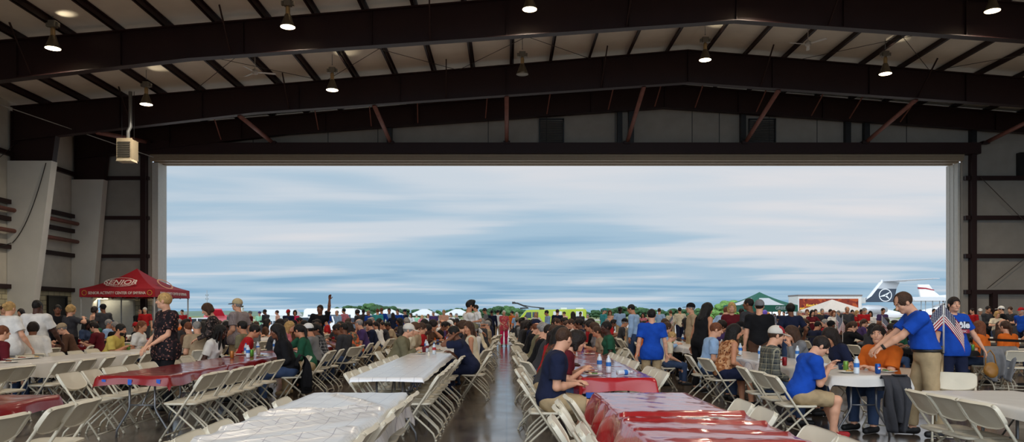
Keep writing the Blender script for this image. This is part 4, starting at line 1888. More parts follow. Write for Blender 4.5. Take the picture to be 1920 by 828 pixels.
# control tower and mast
t = thing('control_tower', 'white airport control tower behind the man in the beige cap', 'tower', (wx(451, 900), 900, -1))
z = wz(572, 900) + 1
ob('shaft', MB().box(-2.9, 2.9, -3, 3, 0, z - 3.2), mat('tower_white', (214, 214, 210)), t)
ob('gallery', MB().box(-3.4, 3.4, -3.4, 3.4, z - 3.4, z - 3.0), MATS['tower_white'], t)
ob('cab', MB().prism([(-2.4, 0), (2.4, 0), (2.9, 1.8), (-2.9, 1.8)], -2.4, 2.4, 'y'), M_DARK, t, (0, 0, z - 2.3))
ob('cab_roof', MB().box(-2.9, 2.9, -2.9, 2.9, z - .5, z - .2), MATS['tower_white'], t)
for sx in (-1.6, 0, 1.6):
    ob('antenna', MB().tube([(sx, 0, z - .2), (sx, 0, z + 4)], .12, 5), M_GALV, t)
t = thing('radio_mast', 'thin radio mast with three antenna platforms left of the cap man', 'mast', (wx(388, 600), 600, -1))
ob('pole', MB().tube([(0, 0, 0), (0, 0, 22)], .3, 6, radii=[.42, .2]), M_GALV, t)
for z in (11.5, 15, 18):
    m = MB()
    m.box(-1.1, 1.1, -.3, .3, z, z + .2)
    m.box(-1.1, -.8, -.3, .3, z - .5, z + .8)
    m.box(.8, 1.1, -.3, .3, z - .5, z + .8)
    ob('antenna_platform', m, M_GALV, t)

# vehicles
M_GLASS = mat('vehicle_glass', (38, 46, 54), rough=.1, spec=.8)
M_TYRE = mat('tyre', (28, 28, 28), rough=.8)


def vehicle(px, Y, L, prof, win, col, label, name='car', face=0, W=1.8, wheels=(.18, .8), r=.33, cat='car', extra=None):
    """prof: side outline (x along the length, z); win: window outlines"""
    g = ground_z(Y)
    t = thing(name, label, cat, (wx(px, Y), Y, g), face)
    bm_ = mat('paint_%d_%d_%d' % col, col, rough=.25, coat=.5, var=.02)
    m = MB().prism([(a * L - L / 2, b) for a, b in prof], -W / 2, W / 2, 'y')
    ob('body', m, bm_, t)
    for poly in win:
        for sy in (-1, 1):
            m = MB().prism([(a * L - L / 2, b) for a, b in poly], sy * (W / 2 + .01) - .012, sy * (W / 2 + .01) + .012, 'y')
            ob('side_window', m, M_GLASS, t)
    for wxp in wheels:
        for sy in (-1, 1):
            m = MB().lathe([(.05, -.11), (r * .6, -.12), (r, -.1), (r, .1), (r * .6, .12), (.05, .11)], 18, (wxp * L - L / 2, sy * (W / 2 - .1), r), 'y')
            ob('wheel', m, M_TYRE, t)
    if extra:
        extra(t)
    return t


CARP = [(0, .35), (.02, .75), (.2, .9), (.33, 1.4), (.7, 1.45), (.9, 1.0), (1, .95), (1, .35)]
CARW = [[(.25, .92), (.35, 1.33), (.5, 1.36), (.5, .92)], [(.52, .92), (.52, 1.36), (.68, 1.35), (.82, .95)]]
SUVP = [(0, .4), (.01, .95), (.2, 1.1), (.3, 1.7), (.95, 1.75), (1, 1.1), (1, .4)]
SUVW = [[(.24, 1.12), (.32, 1.6), (.5, 1.62), (.5, 1.1)], [(.52, 1.1), (.52, 1.62), (.72, 1.63), (.72, 1.1)], [(.74, 1.1), (.74, 1.63), (.92, 1.64), (.95, 1.15)]]
vehicle(372, 52, 4.4, CARP, CARW, (222, 224, 226), 'white car parked behind the woman in the floral top', face=.25)
vehicle(346, 68, 4.4, CARP, CARW, (190, 196, 202), 'silver car parked nearest the red tent', face=-.3)
def tailgate(t):
    m = MB()
    m.add([(-2.1, -.75, 1.7), (-2.1, .75, 1.7), (-3.0, .7, 2.15), (-3.0, -.7, 2.15), (-2.1, -.75, 1.78), (-2.1, .75, 1.78), (-3.0, .7, 2.25), (-3.0, -.7, 2.25)],
          [(0, 1, 2, 3), (7, 6, 5, 4), (0, 4, 5, 1), (1, 5, 6, 2), (2, 6, 7, 3), (3, 7, 4, 0)])
    ob('tailgate', m, mat('paint_red', (196, 28, 50), rough=.25, coat=.5), t)
vehicle(414, 64, 4.5, [(1 - a, b) for a, b in SUVP][::-1], [[(1 - a, b) for a, b in w][::-1] for w in SUVW], (176, 28, 44), 'red sport utility vehicle with raised tailgate', face=PI / 2 + .15, extra=tailgate)
vehicle(582, 75, 5.2, SUVP, SUVW, (226, 226, 224), 'white van below the raised arm of the standing man', face=.1, W=2)
vehicle(515, 95, 4.6, CARP, CARW, (210, 214, 216), 'pale car in front of the long white marquee')
vehicle(640, 95, 5.0, SUVP, SUVW, (60, 66, 74), 'dark sport utility vehicle right of the white bus')
vehicle(777, 180, 5.0, SUVP, SUVW, (40, 44, 50), 'dark vehicle under the third white shelter')
vehicle(842, 180, 5.0, SUVP, SUVW, (40, 46, 56), 'dark vehicle under the rightmost white shelter')
vehicle(650, 180, 5.0, SUVP, SUVW, (70, 130, 150), 'teal vehicle under the leftmost white shelter')
BUSP = [(0, .5), (.0, 1.6), (.03, 3.0), (.08, 3.2), (.98, 3.2), (1, 2.9), (1, .5)]
def busx(t):
    text('lettering', 'AIRPORT', .7, M_DARK, t, (-.8, -1.27, 2.75), (PI / 2, 0, 0))
vehicle(620, 110, 7.5, BUSP, [[(.1, 1.6), (.1, 2.3), (.92, 2.3), (.92, 1.6)]], (224, 226, 226), 'white shuttle bus right of the man raising his arm', name='bus', cat='bus', W=2.4, r=.45)
for px, c, lab in ((898, (220, 222, 224), 'white car behind the man carrying the child'), (944, (60, 64, 70), 'dark car left of the lady in pink')):
    vehicle(px, 120 if px < 930 else 128, 4.5, CARP, CARW, c, lab)

# airport fire truck
ARF = [(0, .55), (0, 1.5), (.10, 2.9), (.13, 3.25), (.98, 3.4), (1, 3.2), (1, .6)]
def arff(t):
    m = MB()
    m.tube([(-5.2, 0, 3.5), (-3.8, 0, 3.6), (-4.5, 0, 3.9), (-5.6, 0, 4.35), (-6.2, 0, 4.4)], .14, 6)
    m.box(-6.5, -6.0, -.2, .2, 4.25, 4.6)
    ob('water_cannon', m, M_DARK, t)
    m = MB()
    m.tube([(-4.6, 0, 4.0), (-3.2, 0, 3.75), (-1.2, 0, 3.55)], .09, 6)
    ob('boom', m, M_DARK, t)
    for x, w in ((-1.6, .8), (2.0, 1.0), (4.6, 1.2)):
        ob('roof_box', MB().box(x - w / 2, x + w / 2, -.5, .5, 3.3, 3.62), M_DARK if x < 0 else mat('pale_grey', (206, 208, 204)), t)
    for x0, x1 in ((.2, 1.6), (3.9, 5.0)):
        ob('side_locker', MB().box(x0, x1, -1.54, -1.5, 1.3, 3.0), mat('locker_silver', (186, 190, 184), metal=.3, rough=.4), t)
    ob('bumper', MB().box(-5.9, -5.4, -1.4, 1.4, .5, 1.1), M_DARK, t)
vehicle(1034, 125, 11.2, ARF, [[(.09, 1.9), (.13, 2.85), (.2, 2.9), (.2, 1.9)], [(.215, 1.9), (.215, 2.9), (.30, 2.9), (.30, 1.9)]], (150, 166, 24), 'bright yellow-green airport fire truck beyond the crowd', name='fire_truck', cat='fire truck', W=3.0, r=.65, wheels=(.2, .72, .86), extra=arff)

# food trailer with brick-red printed side
Yt = 70
g = ground_z(Yt)
t = thing('food_trailer', 'brick-red printed food trailer behind the small beige tent', 'trailer', (wx(1546, Yt), Yt, g))
zt = wz(553, Yt) - g
L = 118 / (F / Yt)
ob('body', MB().rbox(-L / 2, L / 2, -1.2, 1.2, .5, zt, .08), mat('trailer_white', (206, 204, 198), rough=.4), t)
ob('roof_rail', MB().box(-L / 2 - .02, L / 2 + .02, -1.24, 1.24, zt - .12, zt + .02), mat('trailer_rail', (120, 112, 108)), t)
M_BRICK = pattern_mat('printed_side', ('spots', (128, 52, 38), (168, 78, 44), (104, 42, 36), 1.6, .52))
ob('printed_side', MB().box(-L / 2 + .1, L / 2 - .35, -1.225, -1.2, .7, zt - .35), M_BRICK, t)
MY = mat('sign_yellow', (240, 190, 60), rough=.5, emit=None)
text('lettering', 'Knock By', .30, MY, t, (-1.6, -1.24, zt - .95), (PI / 2, 0, 0), bold=.012)
text('lettering', 'AND ASK ABOUT OURS', .22, MY, t, (-1.6, -1.24, zt - 1.25), (PI / 2, 0, 0), bold=.01)
text('lettering', '200 Dollar', .32, MY, t, (-1.3, -1.24, zt - 1.62), (PI / 2, 0, 0), bold=.012)
ob('hitch', MB().box(L / 2, L / 2 + 1, -.3, .3, .5, .7), M_DARK, t)
for sx in (-.9, 0.1):
    for sy in (-1, 1):
        ob('wheel', MB().lathe([(.05, -.11), (.36, -.1), (.36, .1), (.05, .11)], 16, (sx, sy * 1.1, .36), 'y'), M_TYRE, t)
ob('air_conditioner', MB().rbox(L / 2 + .05, L / 2 + .75, -.4, .4, zt - .75, zt - .25, .1), mat('pale_grey2', (190, 192, 190)), t)


def canopy(px, py, Y, w, eave_py, label, mats, name='canopy_tent', face=0.0, concave=.35, stripes=False, val=.25, leg=M_GALV, n=8):
    """pop-up tent: concave pyramid roof, valance, four legs and truss"""
    x = wx(px, Y)
    g = ground_z(Y)
    t = thing(name, label, 'tent', (x, Y, g), face)
    zp = wz(py, Y) - g
    ze = wz(eave_py, Y) - g
    hw = w / 2
    for q in range(4):
        R = Matrix.Rotation(q * PI / 2, 4, 'Z')
        m = MB()
        vs, fs, mi = [], [], []
        nn, mm = n, 8
        for i in range(nn + 1):
            s = i / nn
            z = ze + (zp - ze) * ((1 - s) * (1 - concave) + concave * (1 - s) ** 2.2)
            for j in range(mm + 1):
                u = -1 + 2 * j / mm
                vs.append(R @ Vector((u * hw * s, -hw * s, z)))
        for i in range(nn):
            for j in range(mm):
                a = i * (mm + 1) + j
                m.cur = 1 if (stripes and 2 <= j < 6 and i > 2) else 0
                m.add([vs[a], vs[a + mm + 1], vs[a + mm + 2], vs[a + 1]], [(0, 1, 2, 3)], True)
        ob('roof_panel', m, mats, t)
        m = MB()
        m.cur = 0
        p = [R @ Vector(v) for v in ((-hw, -hw, ze), (hw, -hw, ze), (hw, -hw - .01, ze - val), (-hw, -hw - .01, ze - val), (-hw, -hw + .006, ze), (hw, -hw + .006, ze), (hw, -hw - .004, ze - val), (-hw, -hw - .004, ze - val))]
        m.add(p, [(0, 3, 2, 1), (4, 5, 6, 7), (2, 3, 7, 6)])
        ob('valance', m, mats[:1], t)
        c = R @ Vector((-hw + .05, -hw + .05, 0))
        ob('leg', MB().bar(c, c + Vector((0, 0, ze)), .045), leg, t)
        m = MB()
        for k in range(4):
            u0, u1 = -hw + 2 * hw * k / 4, -hw + 2 * hw * (k + 1) / 4
            za, zb = (ze - .05, ze - .4) if k % 2 == 0 else (ze - .4, ze - .05)
            m.bar(R @ Vector((u0, -hw + .06, za)), R @ Vector((u1, -hw + .06, zb)), .02)
            m.bar(R @ Vector((u0, -hw + .06, zb)), R @ Vector((u1, -hw + .06, za)), .02)
        ob('truss', m, M_GALV, t)
    return t, ze, hw


M_TRED = mat('tent_red', (168, 26, 40), rough=.7, var=.05)
M_TGRN = mat('tent_green', (20, 92, 74), rough=.7)
M_TWHT = MATS['tent_white']
M_TBGE = mat('tent_beige', (206, 192, 176), rough=.7)
tt, ze, hw = canopy(1424, 547, 50, 3.5, 572, 'green and white striped pop-up tent beyond the crowd', [M_TGRN, M_TWHT], stripes=True, face=.12, val=.42)
text('lettering', 'GREENS', .3, M_TWHT, tt, (.75, -hw - .03, ze - .2), (PI / 2, 0, 0))
canopy(1560, 561, 55, 3.6, 583, 'small beige peaked tent in front of the brick-red trailer', [M_TBGE], concave=.05, face=.1, val=.1)
# senior centre tent inside the hangar, by the left jamb
tt, ze, hw = canopy(257, 503, 34.2, 3.3, 543, 'red pop-up tent of the senior activity center by the left door jamb', [M_TRED], name='red_tent', val=.36, leg=mat('tent_leg_white', (190, 190, 186)), face=-.03, concave=.45)
ML = mat('tent_letter_white', (232, 214, 206), rough=.6)
MG = mat('tent_logo_gold', (206, 140, 60), rough=.6)
text('lettering', 'SENIOR ACTIVITY CENTER OF SMYRNA', .165, ML, tt, (0, -hw - .03, ze - .19), (PI / 2, 0, 0), sx=.86, bold=.004)
text('lettering', 'SENIOR ACTIVITY CENTER OF SMYRNA', .165, ML, tt, (hw + .03, 0, ze - .19), (PI / 2, 0, PI / 2), sx=.86, bold=.004)
zz = ze + .18
sl = .50
text('lettering', 'SENIOR', .34, ML, tt, (.02, -hw * .82 - .08, ze + .28), (PI / 2 - .62, 0, 0), shear=.2, bold=.004, sx=1.25)
text('lettering', 'ACTIVITY CENTER', .12, ML, tt, (.02, -hw * .93 - .06, ze + .15), (PI / 2 - .62, 0, 0), sx=1.1)
def ring(r0, r1, z=0, n=28, sx=1.0):
    m = MB()
    vs = []
    for k in range(n):
        a = 2 * PI * k / n
        for r in (r0, r1):
            vs.append((r * math.cos(a) * sx, 0, r * math.sin(a)))
    for k in range(n):
        a, b = 2 * k, 2 * ((k + 1) % n)
        m.add([vs[a], vs[a + 1], vs[b + 1], vs[b]], [(0, 1, 2, 3)])
        m.add([(v[0], v[1] + .008, v[2]) for v in (vs[a], vs[a + 1], vs[b + 1], vs[b])], [(3, 2, 1, 0)])
    return m
for sx in (-1, 1):
    ob('round_logo', ring(.085, .115), MG, tt, (sx * (hw - .22), -hw - .03, ze - .18))
ob('oval_logo', ring(.32, .34, sx=2.1), ML, tt, (.02, -hw * .83 - .07, ze + .29), (-.62, 0, 0), scale=(1, 1, .72))
ob('oval_logo', ring(.32, .40, sx=1.5), mat('logo_tan', (226, 160, 120)), tt, (hw * .78, 0, ze + .26), (-.8, 0, PI / 2), scale=(1, 1, .8))

# ---- jets
M_JET = mat('jet_white', (228, 230, 232), rough=.3, coat=.3, var=.02)
M_NAVY = mat('jet_navy', (40, 50, 66), rough=.3, coat=.3)
M_STRIPE = mat('jet_stripe', (150, 30, 46), rough=.4)


def slab(pts, y0, y1, taper=None):
    return MB().prism(pts, y0, y1, 'y')


def jet(px_tail, Y, label, nose=-1, fin=None, scale=1.0, L=22):
    g = ground_z(Y)
    t = thing('business_jet', label, 'aircraft', (wx(px_tail, Y), Y, g))
    s = -nose          # tail points to +s
    prof_ = [(.02, -L), (.5, -L + .6), (.95, -L + 2), (1.25, -L + 4.5), (1.25, -6), (1.0, -3), (.55, -.8), (.15, .6)]
    m = MB().lathe([(r, s * x) for r, x in prof_], 20, (0, 0, 2.35), 'x')
    ob('fuselage', m, M_JET, t)
    for k in range(9):
        m = MB().lathe([(.001, 0), (.19, 0), (.19, .03), (.001, .03)], 10, (s * (-L + 5 + k * 1.15), -1.24, 2.6), 'y')
        ob('cabin_window', m, M_GLASS, t)
    for sy in (-1, 1):
        m = MB().add([(s * -12.5, sy * 1, 1.5), (s * -7.5, sy * 1, 1.5), (s * -5.2, sy * 10, 2.1), (s * -6.8, sy * 10, 2.1), (s * -12.5, sy * 1, 1.3), (s * -7.5, sy * 1, 1.35), (s * -5.2, sy * 10, 2.05), (s * -6.8, sy * 10, 2.05)],
                     [(0, 1, 2, 3), (7, 6, 5, 4), (0, 4, 5, 1), (1, 5, 6, 2), (2, 6, 7, 3), (3, 7, 4, 0)])
        ob('wing', m, M_JET, t)
        m = MB().lathe([(.25, s * -7.2), (.62, s * -7.0), (.72, s * -6), (.66, s * -4.2), (.35, s * -3.2)], 16, (0, sy * 1.95, 3.1), 'x')
        ob('engine', m, mat('engine_grey', (176, 180, 184), rough=.3, metal=.3), t)
    for lx in (-L + 4, -9):
        ob('landing_gear', MB().tube([(s * lx, 0, .3), (s * lx, 0, 1.5)], .09, 6), M_GALV, t)
        ob('wheel', MB().lathe([(.02, -.15), (.32, -.12), (.32, .12), (.02, .15)], 14, (s * lx, 0, .32), 'y'), M_TYRE, t)
    return t, s


Y1 = 115
t, s = jet(1690, Y1, 'white business jet with dark grey tail carrying a ringed star emblem', nose=-1, L=24)
K = Y1 / F
def JP(px, py):      # pixel -> local x, z of jet one
    return (px - 1690) * K, wz(py, Y1) - ground_z(Y1)
pl = [JP(*p) for p in ((1616, 562), (1630, 558), (1640, 541), (1677, 541), (1680, 566))]
ob('fin_lower', MB().prism([JP(1614, 563), JP(1628, 557), JP(1640, 541), JP(1680, 541), JP(1675, 566), JP(1616, 566)], -.16, .16, 'y'), M_NAVY, t)
ob('fin_upper', MB().prism([JP(1640, 541), JP(1652, 525), JP(1686, 529), JP(1680, 541)], -.12, .12, 'y'), mat('jet_silver', (176, 180, 184), rough=.3), t)
ob('leading_edge', MB().prism([JP(1622, 562), JP(1629, 554), JP(1653, 524), JP(1656, 526), JP(1633, 555)], -.18, .18, 'y'), M_JET, t)
for sy in (-1, 1):
    m = MB()
    (xa, za), (xb, zb) = JP(1651, 525), JP(1685, 529)
    m.add([(xa, 0, za), (xb, 0, za), (xb + 3.6, sy * 4.6, za + .12), (xb + 2.6, sy * 4.6, za + .12), (xa, 0, za - .22), (xb, 0, za - .22), (xb + 3.6, sy * 4.6, za), (xb + 2.6, sy * 4.6, za)],
          [(0, 1, 2, 3), (7, 6, 5, 4), (0, 4, 5, 1), (1, 5, 6, 2), (2, 6, 7, 3), (3, 7, 4, 0)])
    ob('tailplane', m, MATS['jet_silver'], t)
cx_, cz_ = JP(1659, 553)
R_ = 12.2 * K
ob('ring_emblem', ring(R_ * .88, R_), M_JET, t, (cx_, -.19, cz_))
m = MB()
for k in range(3):
    a = math.radians((215, 55, 335)[k] - 20)
    d = Vector((math.cos(a), 0, math.sin(a)))
    n_ = Vector((-d.z, 0, d.x))
    m.add([n_ * .16, d * R_ * .92 + n_ * .02, d * R_ * .92 - n_ * .02, -n_ * .16], [(0, 1, 2, 3)])
ob('star_emblem', m, M_JET, t, (cx_, -.2, cz_))

Y2 = 100
t, s = jet(1722, Y2, 'white jet with red stripes on its fin, nose towards the right jamb', nose=1, L=20)
K2 = Y2 / F
def JQ(px, py):
    return (px - 1722) * K2, wz(py, Y2) - ground_z(Y2)
ob('fin', MB().prism([JQ(1720, 533), JQ(1741, 533), JQ(1750, 545), JQ(1760, 553), JQ(1768, 558), JQ(1726, 558)], -.13, .13, 'y'), M_JET, t)
ob('fin_stripe', MB().prism([JQ(1721, 538), JQ(1735, 539), JQ(1751, 543), JQ(1750, 544.5), JQ(1734, 541.5), JQ(1722, 541.5)], -.15, .15, 'y'), M_STRIPE, t)
ob('dorsal_fairing', MB().prism([JQ(1724, 556), JQ(1790, 551), JQ(1810, 560), JQ(1724, 562)], -.5, .5, 'y'), M_JET, t)
# white canopy roof in front of the second jet
t = thing('white_awning', 'white flat-fronted awning on thin posts by the right jamb', 'awning', (wx(1742, 62), 62, ground_z(62)))
zg = ground_z(62)
k = 62 / F
m = MB()
a, b = wz(556, 62) - zg, wz(564, 62) - zg
m.add([(-38 * k, -1, b), (40 * k, -1, b), (34 * k, .6, a), (-26 * k, .6, a), (-26 * k, 2.2, b), (40 * k, 2.2, b)], [(0, 1, 2, 3), (3, 2, 5, 4), (0, 3, 4), (1, 5, 2), (0, 4, 5, 1)])
ob('roof', m, M_TWHT, t)
for q in (-26, -18, -5, 8, 18, 30):
    ob('post', MB().tube([(q * k, -.9, 0), (q * k, -.9, b)], .03, 6), M_GALV, t)

# ------------------------------------------------------------------ sky
w = bpy.data.worlds.new('sky')
bpy.context.scene.world = w
w.use_nodes = True
nt = w.node_tree
N, L_ = nt.nodes, nt.links
bg = N['Background']
tc = N.new('ShaderNodeTexCoord')
sep = N.new('ShaderNodeSeparateXYZ')
L_.new(tc.outputs['Generated'], sep.inputs[0])


def mth(op, a, b=None, clamp=False):
    n = N.new('ShaderNodeMath')
    n.operation = op
    n.use_clamp = clamp
    for i, v in enumerate((a, b)):
        if v is None:
            continue
        if isinstance(v, (int, float)):
            n.inputs[i].default_value = v
        else:
            L_.new(v, n.inputs[i])
    return n.outputs[0]


zc = mth('MAXIMUM', sep.outputs['Z'], 0.0)
zd = mth('ADD', zc, .045)
u = mth('DIVIDE', sep.outputs['X'], zd)
v = mth('DIVIDE', sep.outputs['Y'], zd)
cb = N.new('ShaderNodeCombineXYZ')
L_.new(u, cb.inputs['X'])
L_.new(v, cb.inputs['Y'])


def noise(scale, vec, rot=0, detail=6, loc=(0, 0, 0), rough=.55):
    mp = N.new('ShaderNodeMapping')
    mp.inputs['Scale'].default_value = vec
    mp.inputs['Rotation'].default_value = (0, 0, rot)
    mp.inputs['Location'].default_value = loc
    L_.new(cb.outputs[0], mp.inputs['Vector'])
    n = N.new('ShaderNodeTexNoise')
    n.inputs['Scale'].default_value = scale
    n.inputs['Detail'].default_value = detail
    n.inputs['Roughness'].default_value = rough
    n.inputs['Distortion'].default_value = .3
    L_.new(mp.outputs[0], n.inputs['Vector'])
    return n.outputs['Fac']


n1 = noise(.34, (.62, 1, 1), .12, 3, (3.1, 1.7, 0), .45)
n2 = noise(.95, (.38, 1, 1), .2, 5, (8.3, 4.2, 0), .5)
mixn = mth('ADD', mth('MULTIPLY', n1, .72), mth('MULTIPLY', n2, .28))
# more blue low down, more white high up
el = mth('MULTIPLY', mth('MINIMUM', zc, .2), 5.0)
fac = mth('ADD', mixn, mth('MULTIPLY', mth('SUBTRACT', el, .5), .17))
rp = N.new('ShaderNodeValToRGB')
rp.color_ramp.interpolation = 'EASE'
e = rp.color_ramp.elements
e[0].position, e[0].color = .36, srgb((138, 176, 204)) + (1,)
e[1].position, e[1].color = .64, srgb((226, 225, 228)) + (1,)
q = e.new(.46)
q.color = srgb((170, 197, 217)) + (1,)
q = e.new(.55)
q.color = srgb((206, 216, 226)) + (1,)
L_.new(fac, rp.inputs['Fac'])
L_.new(rp.outputs['Color'], bg.inputs['Color'])
# brighter overcast added in the unseen sky behind the camera, to light the foreground
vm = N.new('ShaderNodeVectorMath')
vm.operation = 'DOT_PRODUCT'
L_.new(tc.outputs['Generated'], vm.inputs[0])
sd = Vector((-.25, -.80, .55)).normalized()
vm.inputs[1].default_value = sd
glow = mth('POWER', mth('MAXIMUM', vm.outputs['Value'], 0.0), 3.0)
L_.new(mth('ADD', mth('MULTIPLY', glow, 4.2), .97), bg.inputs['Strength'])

cam = bpy.data.cameras.new('camera')
cam.sensor_width = 36
cam.lens = F / 1920 * 36
cam.shift_x = (960 - CX) / 1920
cam.shift_y = (HY - 414) / 1920
cam.clip_end = 6000
cam.clip_start = .05
co = bpy.data.objects.new('camera', cam)
C.objects.link(co)
co.location = (0, 0, CAMH)
co.rotation_euler = (PI / 2, 0, 0)
sc = bpy.context.scene
sc.camera = co
sc.view_settings.view_transform = 'Standard'
sc.view_settings.look = 'None'
sc.view_settings.exposure = 0
sc.view_settings.gamma = 1
sc.view_settings.use_curve_mapping = False
sc.cycles.max_bounces = 6
sc.cycles.diffuse_bounces = 3
sc.cycles.glossy_bounces = 3
sc.cycles.use_denoising = True
sc.cycles.sample_clamp_indirect = 4
# portals at the doorway and at the unseen rear end, left open for light
for nm, y, rxx in (('doorway_portal', DW + 1.5, -PI / 2), ('rear_portal', -4.2, PI / 2)):
    l = bpy.data.lights.new(nm, 'AREA')
    l.shape = 'RECTANGLE'
    l.size, l.size_y = (37.7, 8.8) if y > 0 else (56, 10)
    l.cycles.is_portal = True
    o = bpy.data.objects.new(nm, l)
    C.objects.link(o)
    o.location = (2.45 if y > 0 else 7.5, y, 4.4 if y > 0 else 5)
    o.rotation_euler = (rxx, 0, 0)


# ------------------------------------------------------------------ tables in rows
# key: (centre x, sign of the side of the aisle, number from the aisle)
ROWS = {'L1': -1.35, 'R1': 1.25, 'L2': -4.33, 'R2': 4.25, 'L3': -7.32, 'L4': -10.4, 'L5': -13.4, 'R3': 8.9, 'R4': 12.0, 'R5': 15.1, 'R6': 18.2}
ORD = ['first', 'second', 'third', 'fourth', 'fifth', 'sixth', 'seventh', 'eighth', 'ninth', 'tenth', 'eleventh', 'twelfth', 'thirteenth', 'fourteenth', 'fifteenth', 'sixteenth', 'seventeenth', 'eighteenth', 'nineteenth', 'twentieth',
       'twenty-first', 'twenty-second', 'twenty-third', 'twenty-fourth', 'twenty-fifth', 'twenty-sixth', 'twenty-seventh', 'twenty-eighth', 'twenty-ninth', 'thirtieth'] + ['thirty-' + q for q in ('first', 'second', 'third', 'fourth', 'fifth', 'sixth', 'seventh', 'eighth', 'ninth')]


def rowname(k):
    n = int(k[1])
    return '%s row %s of aisle' % (ORD[n - 1], 'left' if k[0] == 'L' else 'right')


M_WCL = plaid_cloth()
M_RCL = plastic_cloth('red_plastic_tablecloth', (168, 22, 32), strength=1.0, dist=.016, sx=.9, sy=10, rough=.3, coat=1.0)
M_RCL2 = plastic_cloth('red_plastic_tablecloth_smooth', (132, 16, 22), strength=.5, dist=.02, sx=2, sy=4, rough=.3, coat=.8)
M_PCL = plastic_cloth('plain_white_tablecloth', (206, 202, 196), strength=.4, dist=.015, sx=3, sy=4, rough=.45, coat=.25)
M_BCL = plastic_cloth('black_tablecloth', (22, 22, 26), strength=.4, dist=.02, sx=2, sy=3, rough=.6, coat=0)
TZ = .748     # top of a clothed table


def laid(key, y, x=None, rz=0):
    return table(ROWS[key] if x is None else x, y, key, rz)


CLOTHS = []


def cloth(x, y, hw, hl, m, label, key=None, group=None, **kw):
    o = ob('tablecloth', cloth_mesh(hw, hl, **kw), m, loc=(x, y, 0))
    tag(o, label, 'tablecloth', group)
    if key:
        CLOTHS.append((o, key, y))
    return o


# near tables, one by one
laid('L1', 5.98, -1.33)
laid('L1', 4.12, -1.33)
laid('L1', 2.27, -1.33)
cloth(-1.33, 4.45, .42, 2.42, M_WCL, 'white grid-printed tablecloth, creased, on the nearest table left of the aisle', drop=(.10, .20, .1, .12), res=.04, seed=3, ripple=.025,
      folds=[(.38, 1.35, -.2, 2.25, .03, .022), (.38, 1.3, -.4, .9, .03, .026), (.38, 1.25, -.4, 1.15, .03, .018), (.36, 1.2, -.4, .2, .045, .034), (.36, .9, -.42, -.2, .05, .026), (.4, .2, -.4, -.7, .05, .03)])
for k, y in enumerate((9.44, 11.27, 13.10)):
    laid('L1', y)
    cloth(-1.35 - .01 * k, y, .40, .93, M_WCL, ('white grid-printed tablecloth with its edge turned under, second table from the camera left of aisle', 'white grid-printed tablecloth between the empty chairs and the salt shakers, left of aisle', 'white grid-printed tablecloth by the man in the white cap')[k],
          drop=(.05, .05, (.045, .02, .02)[k], (.02, .02, .02)[k]), res=.05, seed=20 + k, ripple=.012)
laid('R1', 5.96, 1.21)
laid('R1', 4.10, 1.21)
laid('R1', 2.24, 1.21)
cloth(1.21, 6.03, .41, .86, M_RCL, 'wrinkled shiny red plastic tablecloth on the far half of the nearest table right of aisle', drop=(.30, .06, .02, .05), res=.04, seed=5, ripple=.03)
c_ = cloth(1.22, 3.55, .44, 1.78, M_RCL, 'overlapping wrinkled red plastic tablecloth nearest the camera, with paper sign taped on', drop=(.34, .10, .06, .0), res=.04, seed=6, ripple=.03, z=.752,
           folds=[(-.4, 1.72, .45, 1.76, .05, .03), (-.4, 1.5, .44, 1.3, .04, .022), (-.4, 1.1, .44, .9, .04, .012), (-.3, .7, .44, .6, .04, .012)])
for k, y in enumerate((9.40, 11.23, 13.06, 14.89)):
    laid('R1', y, 1.25 + .02 * k)
    cloth(1.25 + .02 * k, y, .405, .93, M_RCL, ('red plastic tablecloth drooping at the front corner, under three water bottles', 'red plastic tablecloth between the bottles and the orange drink, right of aisle', 'red plastic tablecloth beside the woman in green', 'red plastic tablecloth far of the woman in green')[k],
          drop=((.22, .12, .05, .05)[k], .05, (.16, .02, .02, .02)[k], .02), res=.05, seed=30 + k, ripple=.02)
# red tables, second row left
laid('L2', 5.75, -4.36)
cloth(-4.36, 5.75, .41, .93, M_RCL2, 'red plastic tablecloth on the nearest table at the far left edge', drop=(.12, .12, .1, .04), seed=7)
for k, y in enumerate((9.70, 11.53, 13.36)):
    laid('L2', y)
    cloth(-4.33, y, .41, .93, M_RCL2, ('dark red plastic tablecloth taped with blue tape at the near table end', 'dark red shiny tablecloth behind the row of empty chairs', 'dark red tablecloth carrying bottles and plates beside the black-haired woman')[k], drop=(.10, .12, (.11, .02, .02)[k], .02), seed=8 + k, ripple=.02)
for x in (-4.65, -4.35, -4.02):
    tag(ob('tape_piece', MB().add([(-.022, 0, -.03), (.022, 0, -.034), (.026, -.003, .03), (-.02, -.003, .034), (-.022, .002, -.03), (.022, .002, -.034), (.026, .001, .03), (-.02, .001, .034)], [(0, 1, 2, 3), (7, 6, 5, 4), (0, 4, 5, 1), (2, 6, 7, 3)]),
           mat('blue_tape', (30, 90, 190), rough=.5), loc=(x, 8.735, .675)),
        'blue tape holding the dark red tablecloth, %s' % {-4.65: 'at its left corner', -4.35: 'above the left table leg', -4.02: 'above the right table leg'}[x], 'tape', 'blue tape pieces')
tag(ob('tape_piece', MB().box(-.05, .05, -.02, .0, -.03, .03), MATS['blue_tape'], loc=(.93, 8.42, .56)), 'blue tape under the drooping red cloth corner behind the navy man', 'tape')
